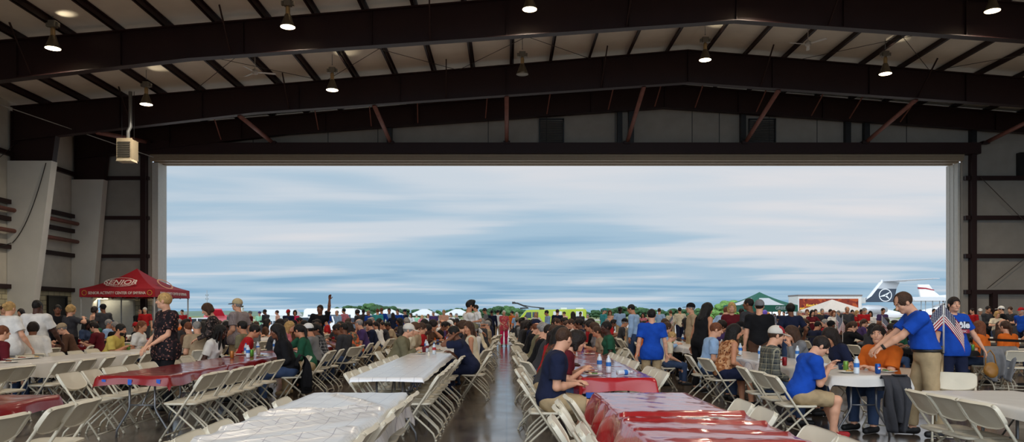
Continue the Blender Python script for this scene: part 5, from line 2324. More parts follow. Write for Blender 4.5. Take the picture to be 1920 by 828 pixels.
# white table, second row right
laid('R2', 5.9, 4.30)
laid('R2', 4.05, 4.30)
cloth(4.30, 4.95, .42, 2.12, M_PCL, 'plain white tablecloth on the empty near table at the right edge', drop=(.08, .2, .1, .03), seed=12)
for k, y in enumerate((9.72, 11.55, 13.38)):
    laid('R2', y)
    cloth(4.22, y, .44, .93, (M_PCL, M_WCL, M_WCL)[k], ('pale tablecloth with hanging corner beside the man in the blue polo', 'white tablecloth with red stripes of light under the red can', 'white tablecloth by the man in camouflage')[k], drop=(.13, .13, (.12, .02, .02)[k], .02), seed=13 + k, ripple=.03)
# third row left
for k, y in enumerate((9.3, 11.13, 12.96)):
    laid('L3', y)
    cloth(-7.32, y, .42, .93, M_PCL, ('white tablecloth reaching the left picture edge with foil trays', 'white tablecloth behind six empty chairs, third row left', 'white tablecloth in front of the man in the yellow shirt')[k], drop=(.1, .22, .1, .02), seed=16 + k, ripple=.02)

# the rest of every row, up to the doorway
FARCOL = {'L1': 'w', 'R1': 'r', 'L2': 'r', 'R2': 'w', 'L3': 'w', 'L4': 'r', 'L5': 'w', 'R3': 'b', 'R4': 'b', 'R5': 'w', 'R6': 'b'}
FARSTART = {'L1': 15.1, 'R1': 16.9, 'L2': 15.4, 'R2': 15.4, 'L3': 15.0, 'L4': 13.2, 'L5': 15.0, 'R3': 15.9, 'R4': 18.2, 'R5': 20.2, 'R6': 22.5}
SHARED = {}
for key, y0 in FARSTART.items():
    y = y0
    k = 0
    ymax = 31 if abs(ROWS[key]) < 9 else 28
    while y < ymax:
        laid(key, y)
        c = FARCOL[key]
        mm = {'w': M_PCL, 'r': M_RCL2, 'b': M_BCL}[c]
        if 'm' not in SHARED:
            SHARED['m'] = cloth_mesh(.41, .915, (.12, .12, .12, .12), res=.15, seed=40)
        o = ob('tablecloth', SHARED['m'], mm, loc=(ROWS[key], y, 0))
        tag(o, {'w': 'white', 'r': 'dark red', 'b': 'black'}[c] + ' tablecloth', 'tablecloth')
        CLOTHS.append((o, key, y, c))
        y += 1.86
        k += 1

# ------------------------------------------------------------------ empty chairs near the camera
EMPTY = []


def ch(x, y, face, key, side):
    return chair(x, y, face, (key, side))


# face -90 looks right (+X); 90 looks left
BACK = .275
for y in (3.3, 3.75, 4.15, 4.6, 5.05, 5.75, 6.2, 6.6):           # aisle side of the nearest white table
    ch(-.80 - BACK + random.uniform(-.02, .02), y, 90, 'L1', 'aisle')
for y in (3.9, 4.35, 4.8, 5.5, 6.15):
    ch(-1.84 + BACK, y, -90, 'L1', 'outer')
for y in (8.85, 9.35, 9.9, 10.4, 10.9, 11.5, 12.1, 12.65):
    ch(-.76 - BACK + (.04 if y > 12 else 0), y, 90 + random.uniform(-4, 4), 'L1', 'aisle')
for y in (9.05, 9.35, 9.95, 10.6, 11.1, 11.8, 12.3, 12.8):
    ch(-1.90 + BACK, y, -90, 'L1', 'outer')
for y, x in ((3.6, .62), (4.15, .62), (4.6, .60), (5.0, .45), (5.6, .52), (5.95, .56), (6.35, .66)):
    ch(x + .12, y, -90 + random.uniform(-6, 6), 'R1', 'aisle')
for y in (3.55, 4.1, 4.5, 5.5, 6.0):
    ch(1.74 - .12, y, 90, 'R1', 'outer')
for y in (9.15, 9.5, 9.95, 11.2, 11.9, 12.5, 13.1, 13.7):
    ch(1.88 - .24, y, 90 + random.uniform(-5, 5), 'R1', 'outer')
for y in (5.75, 6.1):
    ch(-3.52 - .1, y - .05, 90 + 8, 'L2', 'aisle')
for y in (5.15,):
    ch(-3.65, y, 90, 'L2', 'aisle')
for y in (8.85, 9.2, 9.65, 10.05, 10.5, 11.0, 11.5):
    ch(-3.72 + random.uniform(-.03, .03), y, 90 + random.uniform(-8, 8), 'L2', 'aisle')
for y in (8.95, 9.45, 9.95, 10.4, 10.9, 11.7, 12.2):
    ch(-4.92, y, -90 + random.uniform(-4, 4), 'L2', 'outer')
for y in (9.2, 9.75, 10.15, 11.1, 11.7, 12.3, 13.1, 13.7):
    ch(-6.72, y, 90 + random.uniform(-7, 7), 'L3', 'aisle')
for y in (11.3, 12.9, 13.8, 14.4):
    ch(-7.95, y, -90, 'L3', 'outer')
for y, x in ((5.97, 3.95), (6.42, 3.95), (6.78, 3.95)):
    ch(x, y, -90 + random.uniform(-3, 3), 'R2', 'aisle')
ch(5.15, 8.72, 150, 'R2', 'outer')
ch(3.32, 9.25, -82, 'R2', 'aisle')

# ------------------------------------------------------------------ seated and standing people one by one
SEATS = []       # (object, key, side, y)
ED = .73          # distance of a seated person's hips from the row centre


def seated(label, key, side, y, dx=0, turn=0, **kw):
    """side: 'aisle' or 'outer'; the person faces the table"""
    cx0 = ROWS[key]
    right_of_table = (side == 'aisle') == (key[0] == 'L')
    x = cx0 + (ED + dx) * (1 if right_of_table else -1)
    face = (90 if right_of_table else -90) + turn
    fr = math.radians(face)
    chr_ = chair(x + .05 * math.sin(fr), y - .05 * math.cos(fr), face, (key, side))
    chr_['occ'] = 1
    kw.setdefault('seated', True)
    sc_ = kw.get('scale', 1)
    r, J = hero(label, x, y, face, z=(1 - sc_) * .44, **kw)
    SEATS.append((r, key, side, y, True))
    return r, J


def standing(label, px, Y, face, **kw):
    return hero(label, wx(px, Y), Y, face, **kw)


# -- right of the aisle
seated('person in navy t-shirt and khaki shorts, balding, seated nearest the camera beside the aisle', 'R1', 'aisle', 8.02, dx=.06, skin='fair', hair='buzz', haircol='brown', shirt='navy', legs='shorts', legcol='khaki',
       fat=1.18, lean=5, stoop=10, head=(48, 12, 0), rh=(.04, .25, .72), lh=(-.02, .27, .74), rf=(.1, .46, .085), lf=(-.1, .30, .085), puff=.02)
seated('person in maroon top seated behind the man in the navy t-shirt', 'R1', 'aisle', 8.95, skin='fair', hair='bob', haircol='dark', shirt='maroon', female=True, lean=26, head=(-5, 22, 0), rh=(.12, .36, .80), lh=(-.1, .36, .8))
seated('person with long black hair and brown patterned top beside the aisle', 'R1', 'aisle', 10.3, skin='tan', hair='long', haircol='black', shirt=pattern_mat('brown_pattern', ('spots', (74, 48, 38), (110, 70, 48), (40, 28, 26), 22, .5)), sleeve='long', female=True, lean=18, head=(-15, 14, 0), fine=.010)
seated('person in charcoal shirt with short brown hair, aisle side of red table', 'R1', 'aisle', 12.1, skin='fair', hair='short', haircol='brown', shirt='charcoal', fat=1.1, lean=20, head=(-5, 18, 0), fine=.010)
seated('person in olive shirt with cropped grey hair, aisle side of red table', 'R1', 'aisle', 14.6, skin='fair', hair='buzz', haircol='grey', shirt='olive', fat=1.15, lean=14, head=(-25, 8, 0), fine=.011)
seated('person in dark green top across the red table from the long-haired woman', 'R1', 'outer', 14.4, skin='dark', hair='short', haircol='black', shirt='green', lean=6, head=(15, 0, 0), fine=.010, female=True)
seated('person in beige top with glasses beside the woman in green', 'R1', 'outer', 15.2, skin='tan', hair='pony', haircol='brown', shirt='tan', lean=16, head=(8, 4, 0), fine=.010, female=True, glasses=True, scale=.9)
standing('person in plain blue t-shirt standing with back turned, khaki trousers', 1222, 13.0, 0, skin='fair', hair='short', haircol='black', shirt='blue', legs='long', legcol='khaki', scale=.895, rh=(.29, .0, .80), lh=(-.29, .0, .80), head=(0, -2, 0), faceparts=False, puff=.024, hem=.10, fat=1.0)
# second row right, left side
seated('person in light blue shirt with auburn hair beside the woman in the patterned top', 'R2', 'aisle', 12.9, dx=.12, skin='fair', hair='short', haircol='auburn', shirt='light blue', lean=12, head=(-12, 12, 0), fat=1.12, fine=.009)
seated('person with long black hair and orange-brown patterned strappy top, back turned', 'R2', 'aisle', 12.0, dx=.1, turn=12, skin='tan', hair='long', haircol='black', shirt=pattern_mat('rust_pattern', ('spots', (150, 96, 60), (196, 150, 110), (96, 48, 30), 16, .5)), sleeve='none', legs='shorts', legcol='navy', female=True, lean=16, head=(-8, 14, 0), fat=1.15, fine=.009)
rp_, JP_ = seated('person in dark plaid shirt and red and white trucker cap', 'R2', 'aisle', 9.95, dx=.12, skin='fair', hair='short', haircol='brown', shirt=pattern_mat('dark_plaid', ('plaid', (46, 50, 54), (96, 96, 88), (176, 168, 140), 14)), sleeve='long', legs='long', legcol='denim', lean=10, head=(-5, 10, 0),
       cap=mat('cap_white_mesh', (206, 200, 190), rough=.8), brimcol=mat('cap_pale_brim', (196, 186, 176), rough=.7), hem=.05, fine=.008, scale=.97)
J_ = seated('person in plain blue t-shirt and khaki shorts, head bowed over the table', 'R2', 'aisle', 8.62, dx=.20, skin='fair', hair='short', haircol='dark', shirt='blue', legs='shorts', legcol='khaki', shoecol='red',
            lean=20, head=(-12, 34, 0), rh=(.02, .36, .86), lh=(-.06, .40, .90), rf=(.11, .38, .085), lf=(-.1, .5, .085), scale=.92, puff=.024, fat=1.12)
s_ = Sdf()
s_.ell((0, -.012, .048), (.0935, .1115, .0955), None, .01)
s_.plane((0, .03, .04), (0, .12, -1))
s_.plane((0, -.02, .0), (0, -1, .15))
s_.plane((.078, 0, 0), (1, 0, .1))
s_.plane((-.078, 0, 0), (-1, 0, .1))
cp_ = [c for c in rp_.children if c.name.startswith('cap')][0]
ob('front_panel', s_.build('front_panel', .006), mat('cap_red', (150, 24, 36), rough=.8), cp_)
# second row right, right side
ro_, JO_ = seated('person in orange shirt smiling, glasses pushed up, leaning on the table end', 'R2', 'outer', 9.6, dx=-.16, turn=25, skin='fair', hair='short', haircol='dark', shirt='orange', lean=14, head=(26, -4, 0), fat=1.28, rh=(.22, .38, .80), lh=(-.1, .42, .80), puff=.024)
m = MB()
for sg in (-1, 1):
    m.tube([(sg * .033 + .024 * math.cos(a), .094 - abs(math.cos(a)) * .004, .012 + .017 * math.sin(a)) for a in [2 * PI * k / 12 for k in range(12)]], .003, 5, closed=True)
    m.tube([(sg * .056, .090, .014), (sg * .086, .0, .012)], .003, 5)
m.tube([(-.01, .097, .014), (.01, .097, .014)], .003, 5)
g__ = put_head('glasses', m.mesh('glasses'), mat('dark_frame', (25, 22, 22), rough=.4), ro_, JO_)
g__.matrix_local = head_matrix(JO_) @ Matrix.Translation((0, -.01, .075)) @ Matrix.Rotation(.5, 4, 'X')
seated('person with black hair and dark navy vest beside the man in orange', 'R2', 'outer', 11.0, skin='tan', hair='long', haircol='dark', shirt='navy', female=True, lean=24, head=(10, 26, 0), fine=.009, fat=1.1)
seated('person with long brown hair leaning forward on folded hands near the red can', 'R2', 'outer', 12.5, skin='fair', hair='long', haircol='brown', shirt='grey', female=True, lean=24, head=(5, 20, 0), rh=(.05, .30, .95), lh=(-.05, .32, .95), fine=.009, sleeve='long')
seated('person in camouflage shirt and dark cap facing left', 'R2', 'outer', 15.6, dx=.05, skin='fair', hair='short', haircol='grey', cap='black', shirt=pattern_mat('camouflage', ('spots', (84, 82, 62), (52, 52, 40), (122, 112, 84), 14, .5)), sleeve='long', lean=18, head=(0, 8, 0), fat=1.12, fine=.010)
# the man in the blue polo and the girl
standing('person in blue polo and khaki trousers standing, bending over the table end', 1738, 9.05, 78, skin='fair', hair='receding', haircol='brown', shirt='blue', tuck=True, legcol='khaki', shoecol='black', lean=9, stoop=14, head=(14, 34, 0), rh=(.10, .52, 1.02), lh=(-.10, .54, 1.00),
         fat=1.15, rf=(.13, .12, .085), lf=(-.12, -.12, .085), curl=40, scale=1.03, rpole=(.6, -.5, -.8), lpole=(-.6, -.5, -.8), puff=.022)
g_, GJ = standing('person in blue t-shirt with campaign lettering and jeans, facing the camera', 1787, 12.0, 176, skin='fair', hair='pony', haircol='dark', shirt='blue', legcol='navy', female=True, fat=1.22, rh=(.30, .05, .82), lh=(-.42, .10, .90), head=(0, 0, 0), puff=.024, hem=.06, scale=1.0)
M_SIGN = mat('shirt_print_navy', (20, 26, 60), rough=.7)
z0 = GJ['chest'][2] - .03
yf = .155
o = ob('shirt_print', MB().box(-.17, .08, yf, yf + .004, z0 - .02, z0 + .10), M_SIGN, g_)
o = ob('shirt_print', MB().box(-.17, .08, yf, yf + .004, z0 - .08, z0 - .02), mat('shirt_print_red', (150, 30, 50), rough=.7), g_)
text('lettering', 'ôle', .135, mat('print_white', (224, 226, 230)), g_, (-.085, yf + .008, z0 + .045), (PI / 2, 0, PI), bold=.006, ext=.002)
text('lettering', 'TESC', .045, MATS['print_white'], g_, (-.08, yf + .008, z0 - .052), (PI / 2, 0, PI), ext=.002)

standing('tall person in brown shirt standing right of the blonde woman, dark cap', 1406, 16.0, 30, skin='brown', hair='buzz', haircol='black', shirt='charcoal', legcol='brown', scale=1.04, fine=.010, head=(25, 0, 0))
r_, _ = standing('person in black shirt with grey cap worn backwards', 1424, 14.6, -20, skin='fair', hair='short', haircol='dark', shirt='black', legcol='brown', fat=1.22, fine=.010, cap='grey')
standing('person with blonde bob and maroon top standing, facing the camera', 1372, 17.5, 165, skin='fair', hair='bob', haircol='blonde', shirt='maroon', sleeve='long', legcol='brown', female=True, fat=1.15, fine=.011)
standing('person in blue t-shirt with black curly hair seen from behind', 1483, 17.0, 0, skin='brown', hair='curly', haircol='black', shirt='navy', legcol='denim', fat=1.1, fine=.011, scale=.98, rh=(.34, .1, .98), lh=(-.34, .1, .98))
standing('person with long black wavy hair in black sleeveless top, standing bent over', 1312, 14.3, -60, skin='tan', hair='long', haircol='black', shirt='black', sleeve='none', legcol='black', female=True, fat=1.15, lean=14, head=(0, 24, 0), fine=.010, scale=.99)
standing('person in dark cap standing behind the black-haired woman', 1297, 18.5, 90, skin='fair', hair='short', haircol='grey', cap='black', shirt='tan', legcol='khaki', fat=1.15, fine=.012)
standing('person in pale blue shirt standing sideways before the treeline', 1190, 19.5, 60, skin='tan', hair='buzz', haircol='black', shirt='light blue', legcol='denim', fat=1.2, lean=4, head=(0, 14, 0), fine=.012, sleeve='long')
standing('person in pale blue shirt bending forward left of the blonde woman', 1342, 20.5, -60, skin='fair', hair='short', haircol='auburn', shirt='light blue', legcol='denim', lean=38, head=(0, 10, 0), fine=.012, scale=1.05, sleeve='long')
seated('person in orange top with hair bun behind the standing boy in blue', 'R2', 'aisle', 15.6, dx=.75, skin='fair', hair='bun', haircol='dark', shirt='orange', female=True, lean=20, head=(-10, 10, 0), fine=.012)
seated('small child with sandy hair beside the boy standing in blue', 'R2', 'aisle', 14.6, dx=.45, skin='fair', hair='short', haircol='blonde', shirt='cream', lean=10, scale=.78, fine=.012, head=(-10, 15, 0))

# -- left of the aisle
seated('person in navy t-shirt resting head on hand, crossed legs, beside the aisle', 'L1', 'aisle', 12.95, dx=.02, turn=-6, skin='brown', hair='short', haircol='black', shirt='navy', legcol='navy', shoecol='brown', female=True, fat=1.12, lean=28, head=(10, 12, 0),
       lh=(-.10, .28, 1.10), rh=(.05, .34, .79), lpole=(-.2, .6, -1), rf=(.02, .36, .22), lf=(-.12, .34, .085), fine=.0085)
seated('person with long brown hair in cream top facing the camera, aisle side', 'L1', 'aisle', 14.1, skin='tan', hair='long', haircol='brown', shirt='cream', female=True, lean=6, head=(55, 8, 0), fine=.010, sleeve='none')
seated('person in white cap and khaki jacket leaning forward on the white table', 'L1', 'outer', 14.2, dx=.03, skin='fair', hair='short', haircol='grey', cap=mat('cap_white', (214, 208, 198), rough=.8), shirt='olive', sleeve='long', fat=1.28, lean=24, head=(-2, 10, 0), rh=(.06, .42, .80), lh=(-.1, .40, .80), fine=.0085, puff=.024)
seated('person in tan cap and glasses with cream top beside the white-cap man', 'L1', 'outer', 15.2, skin='fair', hair='pony', haircol='brown', cap='brown', shirt='cream', female=True, lean=20, head=(-2, 12, 0), fine=.010, glasses=True)
seated('person with pinned brown hair third along from the white-cap man', 'L1', 'outer', 16.2, skin='fair', hair='bun', haircol='brown', shirt='tan', female=True, lean=22, head=(0, 14, 0), fine=.010)
m_, MJ = standing('bearded person in pale shirt standing and carrying a child', 879, 17.5, -70, skin='tan', hair='quiff', haircol='black', shirt='white', sleeve='long', legcol='charcoal', fine=.009, beard='black', head=(-8, 6, 0), rh=(.02, .30, 1.02), lh=(-.02, .30, 1.18), scale=1.03)
hero('small child in white top carried by the bearded man', wx(892, 17.5) + .02, 17.45, 120, skin='tan', hair='short', haircol='dark', shirt='white', legcol='grey', seated=True, scale=.60, z=.88, head=(-30, 0, 0), rh=(.2, .2, .7), lh=(-.2, .2, .7), rf=(.16, .25, .12), lf=(-.16, .25, .12), fine=.010)
standing('person with short white hair in hot pink top and trousers walking up the aisle', 945, 35.2, 178, skin='fair', hair='short', haircol='white', shirt=pattern_mat('pink_pattern', ('spots', (196, 70, 84), (206, 150, 130), (150, 40, 60), 16, .56)), legcol='hot pink', shoecol='brown', female=True, fat=1.1, rh=(.08, .26, 1.08), lh=(-.28, .05, .85), rf=(.1, .1, .085), lf=(-.1, -.08, .085), fine=.011, hem=.12, scale=.96)
# second row left
r_, J_ = seated('person with long curly black hair seated with back turned, black jacket over chair', 'L2', 'aisle', 12.5, dx=.02, turn=20, skin='brown', hair='long', haircol='black', shirt='black', sleeve='long', female=True, fat=1.3, lean=16, head=(10, 14, 0), fine=.009)
seated('person in black and white plaid shirt with black hair, facing left', 'L2', 'aisle', 15.1, skin='brown', hair='pony', haircol='black', shirt=pattern_mat('black_plaid', ('plaid', (34, 34, 38), (70, 70, 74), (200, 200, 200), 16)), sleeve='long', female=True, lean=20, head=(5, 26, 0), rh=(.1, .34, .80), lh=(-.05, .28, .98), fine=.010)
seated('person in multicoloured top by the far red table, facing left', 'L2', 'aisle', 18.4, skin='tan', hair='long', haircol='dark', shirt=pattern_mat('multi_pattern', ('spots', (92, 84, 72), (206, 100, 60), (160, 150, 120), 9, .52)), sleeve='long', female=True, fat=1.15, lean=22, head=(0, 16, 0), fine=.010)
seated('person with black braids, pale grey top and backpack straps', 'L2', 'outer', 12.7, skin='dark', hair='braids', haircol='black', shirt='white', female=True, fat=1.2, lean=22, head=(-12, 14, 0), fine=.009)
seated('person in grey-green shirt facing left, beyond the water bottles', 'L2', 'outer', 15.0, turn=170, dx=.1, skin='tan', hair='short', haircol='black', shirt='olive', fat=1.12, lean=6, head=(0, 0, 0), fine=.010)
seated('person in red t-shirt left of the black-haired woman', 'L2', 'outer', 14.0, dx=-.1, turn=20, skin='tan', hair='short', haircol='black', shirt='red', lean=24, head=(0, 20, 0), fine=.010)
seated('person with blonde hair and faded pink top, facing right', 'L2', 'outer', 17.0, skin='fair', hair='long', haircol='blonde', shirt='pink', female=True, lean=16, head=(-10, 10, 0), fine=.011)
seated('person in white shirt with glasses and black hair, facing right', 'L2', 'outer', 18.4, skin='tan', hair='short', haircol='black', shirt='white', glasses=True, lean=12, head=(-20, 6, 0), fine=.011)
r_, J_ = standing('person in black t-shirt standing with one arm raised high', 594, 20.5, 175, skin='brown', hair='buzz', haircol='black', shirt='black', legcol='denim', lh=(-.42, .10, 2.06), rh=(.3, .1, .95), lpole=(-.8, 0, .2), head=(-10, -5, 0), side=-10, fine=.011)
# the woman in the floral top, the man in the cap and the woman with him
M_FLOR = pattern_mat('dark_floral', ('spots', (26, 22, 26), (58, 40, 42), (136, 92, 80), 17, .56))
standing('person in dark floral blouse with cropped blonde hair, standing, facing left', 312, 11.6, 140, skin='fair', hair='short', haircol='blonde', shirt=M_FLOR, legcol='black', female=True, fat=1.22, rh=(.14, .24, .94), lh=(-.10, .26, .98), head=(-42, 0, 0), puff=.03, hem=.12, scale=1.03)
standing('person in beige cap and grey checked shirt standing', 447, 16.0, 75, skin='fair', hair='short', haircol='grey', cap=mat('cap_beige', (186, 168, 130), rough=.8), brimcol=mat('cap_dark_brim', (40, 38, 36)), shirt=pattern_mat('grey_check', ('plaid', (134, 122, 122), (150, 140, 140), (100, 90, 94), 30)), legcol='khaki', fat=1.28, rh=(.28, .05, .9), lh=(-.2, .15, .95), fine=.009, puff=.025, hem=.06, scale=1.03)
standing('person with short brown hair and floral cardigan looking down, left of the cap man', 404, 15.0, 110, skin='fair', hair='bob', haircol='brown', shirt=pattern_mat('grey_floral', ('spots', (70, 62, 60), (30, 26, 26), (136, 110, 100), 15, .5)), sleeve='long', legcol='black', female=True, fat=1.25, lean=8, head=(10, 26, 0), rh=(.12, .34, 1.0), lh=(-.12, .34, 1.0), fine=.009, scale=.98)
seated('person in taupe shirt seated behind the woman in the floral blouse', 'L3', 'aisle', 15.0, dx=.5, turn=-50, skin='fair', hair='buzz', haircol='grey', shirt='tan', fat=1.3, lean=10, head=(0, 8, 0), fine=.011)
# third row left and beyond
seated('person in pale yellow t-shirt with dark beard leaning on the white table', 'L3', 'outer', 15.2, dx=-.02, skin='tan', hair='short', haircol='black', shirt='yellow', beard='black', lean=26, head=(-8, 8, 0), rh=(.1, .40, .80), lh=(-.1, .36, .8), fat=1.1, fine=.009)
seated('person in pale top with auburn hair left of the man in yellow', 'L3', 'outer', 16.6, dx=.1, skin='tan', hair='pony', haircol='auburn', shirt='white', female=True, lean=14, head=(-15, 0, 0), fine=.011, fat=1.15)
seated('person in grey-white sweater with curly dark hair, back to the camera', 'L4', 'aisle', 13.6, dx=1.15, turn=-60, skin='brown', hair='curly', haircol='dark', shirt='white', sleeve='long', lean=14, fat=1.35, head=(-10, 14, 0), fine=.010, puff=.024)
standing('person in white short-sleeved shirt standing with back turned, black hair', 68, 14.3, 5, skin='dark', hair='buzz', haircol='black', shirt='white', legcol='white', fat=1.25, fine=.009, rh=(.34, .22, .92), lh=(-.3, .1, .9), puff=.026, hem=.1, scale=1.0)
standing('person in white top with tied blonde hair and dark shoulder strap', 16, 13.2, -10, skin='fair', hair='bun', haircol='blonde', shirt='white', legcol='white', female=True, fat=1.4, fine=.009, rh=(.34, .12, .92), puff=.03, hem=.1, scale=.97)
standing('person in dark shirt reading, right of the man in white', 78, 16.5, 60, skin='dark', hair='short', haircol='black', shirt='navy', legcol='denim', fine=.011, lean=5, head=(0, 22, 0), rh=(.1, .3, 1.1), lh=(-.1, .3, 1.1))
standing('person in black clothes standing near the dark window', 108, 18.5, -150, skin='brown', hair='short', haircol='black', shirt='black', legcol='black', fine=.012, fat=1.2, scale=.98)
standing('person with curly blonde hair and dark dress holding hand to face', 131, 17.8, -30, skin='fair', hair='curly', haircol='blonde', shirt='charcoal', legcol='black', female=True, fat=1.25, rh=(.2, .22, 1.42), rpole=(1, 0, -.4), fine=.012, scale=.97)
standing('person in peach top with dark hair under the red tent', 176, 25.5, -50, skin='fair', hair='bob', haircol='dark', shirt='peach', sleeve='long', legcol='black', female=True, fat=1.15, fine=.013, rh=(.1, .3, 1.2))
standing('person in dark clothes and black cap facing the woman in peach', 194, 25.0, 60, skin='brown', hair='short', haircol='black', cap='black', shirt='charcoal', legcol='black', fine=.013, fat=1.15, scale=1.04)
seated('child with red-brown hair and dark shirt by the foil trays, far left', 'L4', 'aisle', 12.5, dx=.9, turn=70, skin='fair', hair='short', haircol='auburn', shirt='black', lean=8, scale=.86, fine=.011)
seated('person at the far left edge in maroon plaid, sandy hair', 'L4', 'aisle', 11.9, dx=2.25 - .73 + .1, turn=-120, skin='fair', hair='short', haircol='auburn', shirt='maroon', lean=10, scale=.95, fine=.011, sleeve='long')


# ------------------------------------------------------------------ the crowd
kit()
R = random.Random(5)
SKW = ['fair'] * 6 + ['tan'] * 4 + ['brown'] * 3 + ['dark'] * 2
MALE_H = ['short', 'short', 'buzz', 'bald', 'short', 'quiff']
FEM_H = ['long', 'bob', 'pony', 'bun', 'curly', 'long']
HC = {'fair': ['brown', 'brown', 'dark', 'dark', 'blonde', 'grey', 'dark', 'auburn', 'brown'], 'tan': ['black', 'dark', 'brown', 'grey'], 'brown': ['black', 'black', 'dark'], 'dark': ['black', 'black']}
SH_IN = ['black', 'charcoal', 'brown', 'black', 'navy', 'charcoal', 'black', 'navy', 'charcoal', 'grey', 'white', 'maroon', 'red', 'olive', 'brown', 'tan', 'green', 'purple', 'grey', 'cream', 'light blue', 'black', 'charcoal', 'denim', 'orange']
SH_OUT = ['blue', 'light blue', 'white', 'red', 'teal', 'pink', 'grey', 'navy', 'white', 'light blue', 'charcoal', 'peach', 'purple', 'red', 'blue', 'mint', 'cream', 'orange']
LG = ['denim', 'navy', 'black', 'khaki', 'charcoal', 'tan']


def looks():
    fem = R.random() < .48
    sk = R.choice(SKW)
    hc = R.choice(HC[sk])
    st = R.choice(FEM_H if fem else MALE_H)
    return fem, sk, hc, st


CROWD_SEAT = []


def crowd_seat(key, side, y, shirt=None, dx=None):
    fem, sk, hc, st = looks()
    right_of_table = (side == 'aisle') == (key[0] == 'L')
    x = ROWS[key] + (ED + (dx if dx is not None else R.uniform(-.08, .10))) * (1 if right_of_table else -1)
    face = (90 if right_of_table else -90) + R.uniform(-22, 22)
    sh = shirt or R.choice(SH_IN)
    cap = R.choice(['black', 'navy', 'tan', 'red', 'white', 'olive']) if (not fem and R.random() < .16) else None
    sc_ = R.uniform(.93, 1.05)
    fr = math.radians(face)
    c = chair(x + .05 * math.sin(fr), y - .05 * math.cos(fr), face, (key, side))
    c['occ'] = 1
    p = crowd_person(x, y, face, True, sk, st, hc, sh, R.choice(LG), R.choice(['short', 'short', 'long']), fem, sc_, (1 - sc_) * .44, cap=cap, pose=R.randrange(12))
    what = ('%s cap' % cap if cap else ('bald %s hair' % hc if st == 'bald' else '%s hair' % hc))
    p['_d'] = '%s and %s shirt' % (what, sh)
    SEATS.append((p, key, side, y, False))


def fill(key, side, y0, y1, step, skip):
    y = y0
    have = [s[3] for s in SEATS if s[1] == key and s[2] == side]
    while y < y1:
        if R.random() > skip and all(abs(y - q) > .55 for q in have):
            crowd_seat(key, side, y + R.uniform(-.06, .06))
        y += step * (1.3 if y > 19.5 else 1)


fill('R1', 'aisle', 9.65, 9.66, 1, 0)
fill('R1', 'aisle', 11.2, 30, .78, .08)
fill('R1', 'outer', 16.0, 30, .8, .12)
fill('L1', 'aisle', 14.9, 28, .82, .1)
fill('L1', 'outer', 17.0, 30, .8, .1)
fill('L2', 'aisle', 13.7, 30, .85, .12)
fill('L2', 'outer', 15.9, 30, .85, .12)
fill('R2', 'aisle', 16.4, 29, .9, .12)
fill('R2', 'outer', 16.7, 29, .9, .2)
fill('L3', 'aisle', 15.9, 29, .95, .15)
fill('L3', 'outer', 17.4, 29, .95, .15)
fill('L4', 'aisle', 14.6, 27, 1.1, .2)
fill('L4', 'outer', 16.6, 27, 1.1, .25)
fill('L5', 'aisle', 18, 27, 1.15, .25)
fill('R3', 'aisle', 16.2, 28, 1.0, .2)
fill('R3', 'outer', 16.2, 28, 1.0, .2)
fill('R4', 'aisle', 18.6, 27, 1.15, .25)
fill('R4', 'outer', 18.2, 27, 1.15, .25)
fill('R5', 'aisle', 20.5, 27, 1.2, .25)
fill('R6', 'aisle', 23, 27, 1.2, .25)

# people in orange seated beyond the belt, backs to the camera
seated('person in orange t-shirt with long sandy hair seated beyond the belt, nearest the girl', 'R3', 'outer', 15.2, dx=-.05, turn=-60, skin='fair', hair='long', haircol='auburn', shirt='orange', female=True, lean=8, fine=.011)
seated('person in pale orange t-shirt, ponytail, seated beyond the belt between two others', 'R3', 'outer', 15.6, dx=.75, turn=-75, skin='fair', hair='pony', haircol='brown', shirt='orange', female=True, lean=10, fine=.011)
seated('person in orange t-shirt with red-brown bun seated furthest right beyond the belt', 'R3', 'outer', 14.9, dx=1.15, turn=-60, skin='fair', hair='bun', haircol='auburn', shirt='orange', female=True, lean=6, head=(-30, 0, 0), fine=.011)

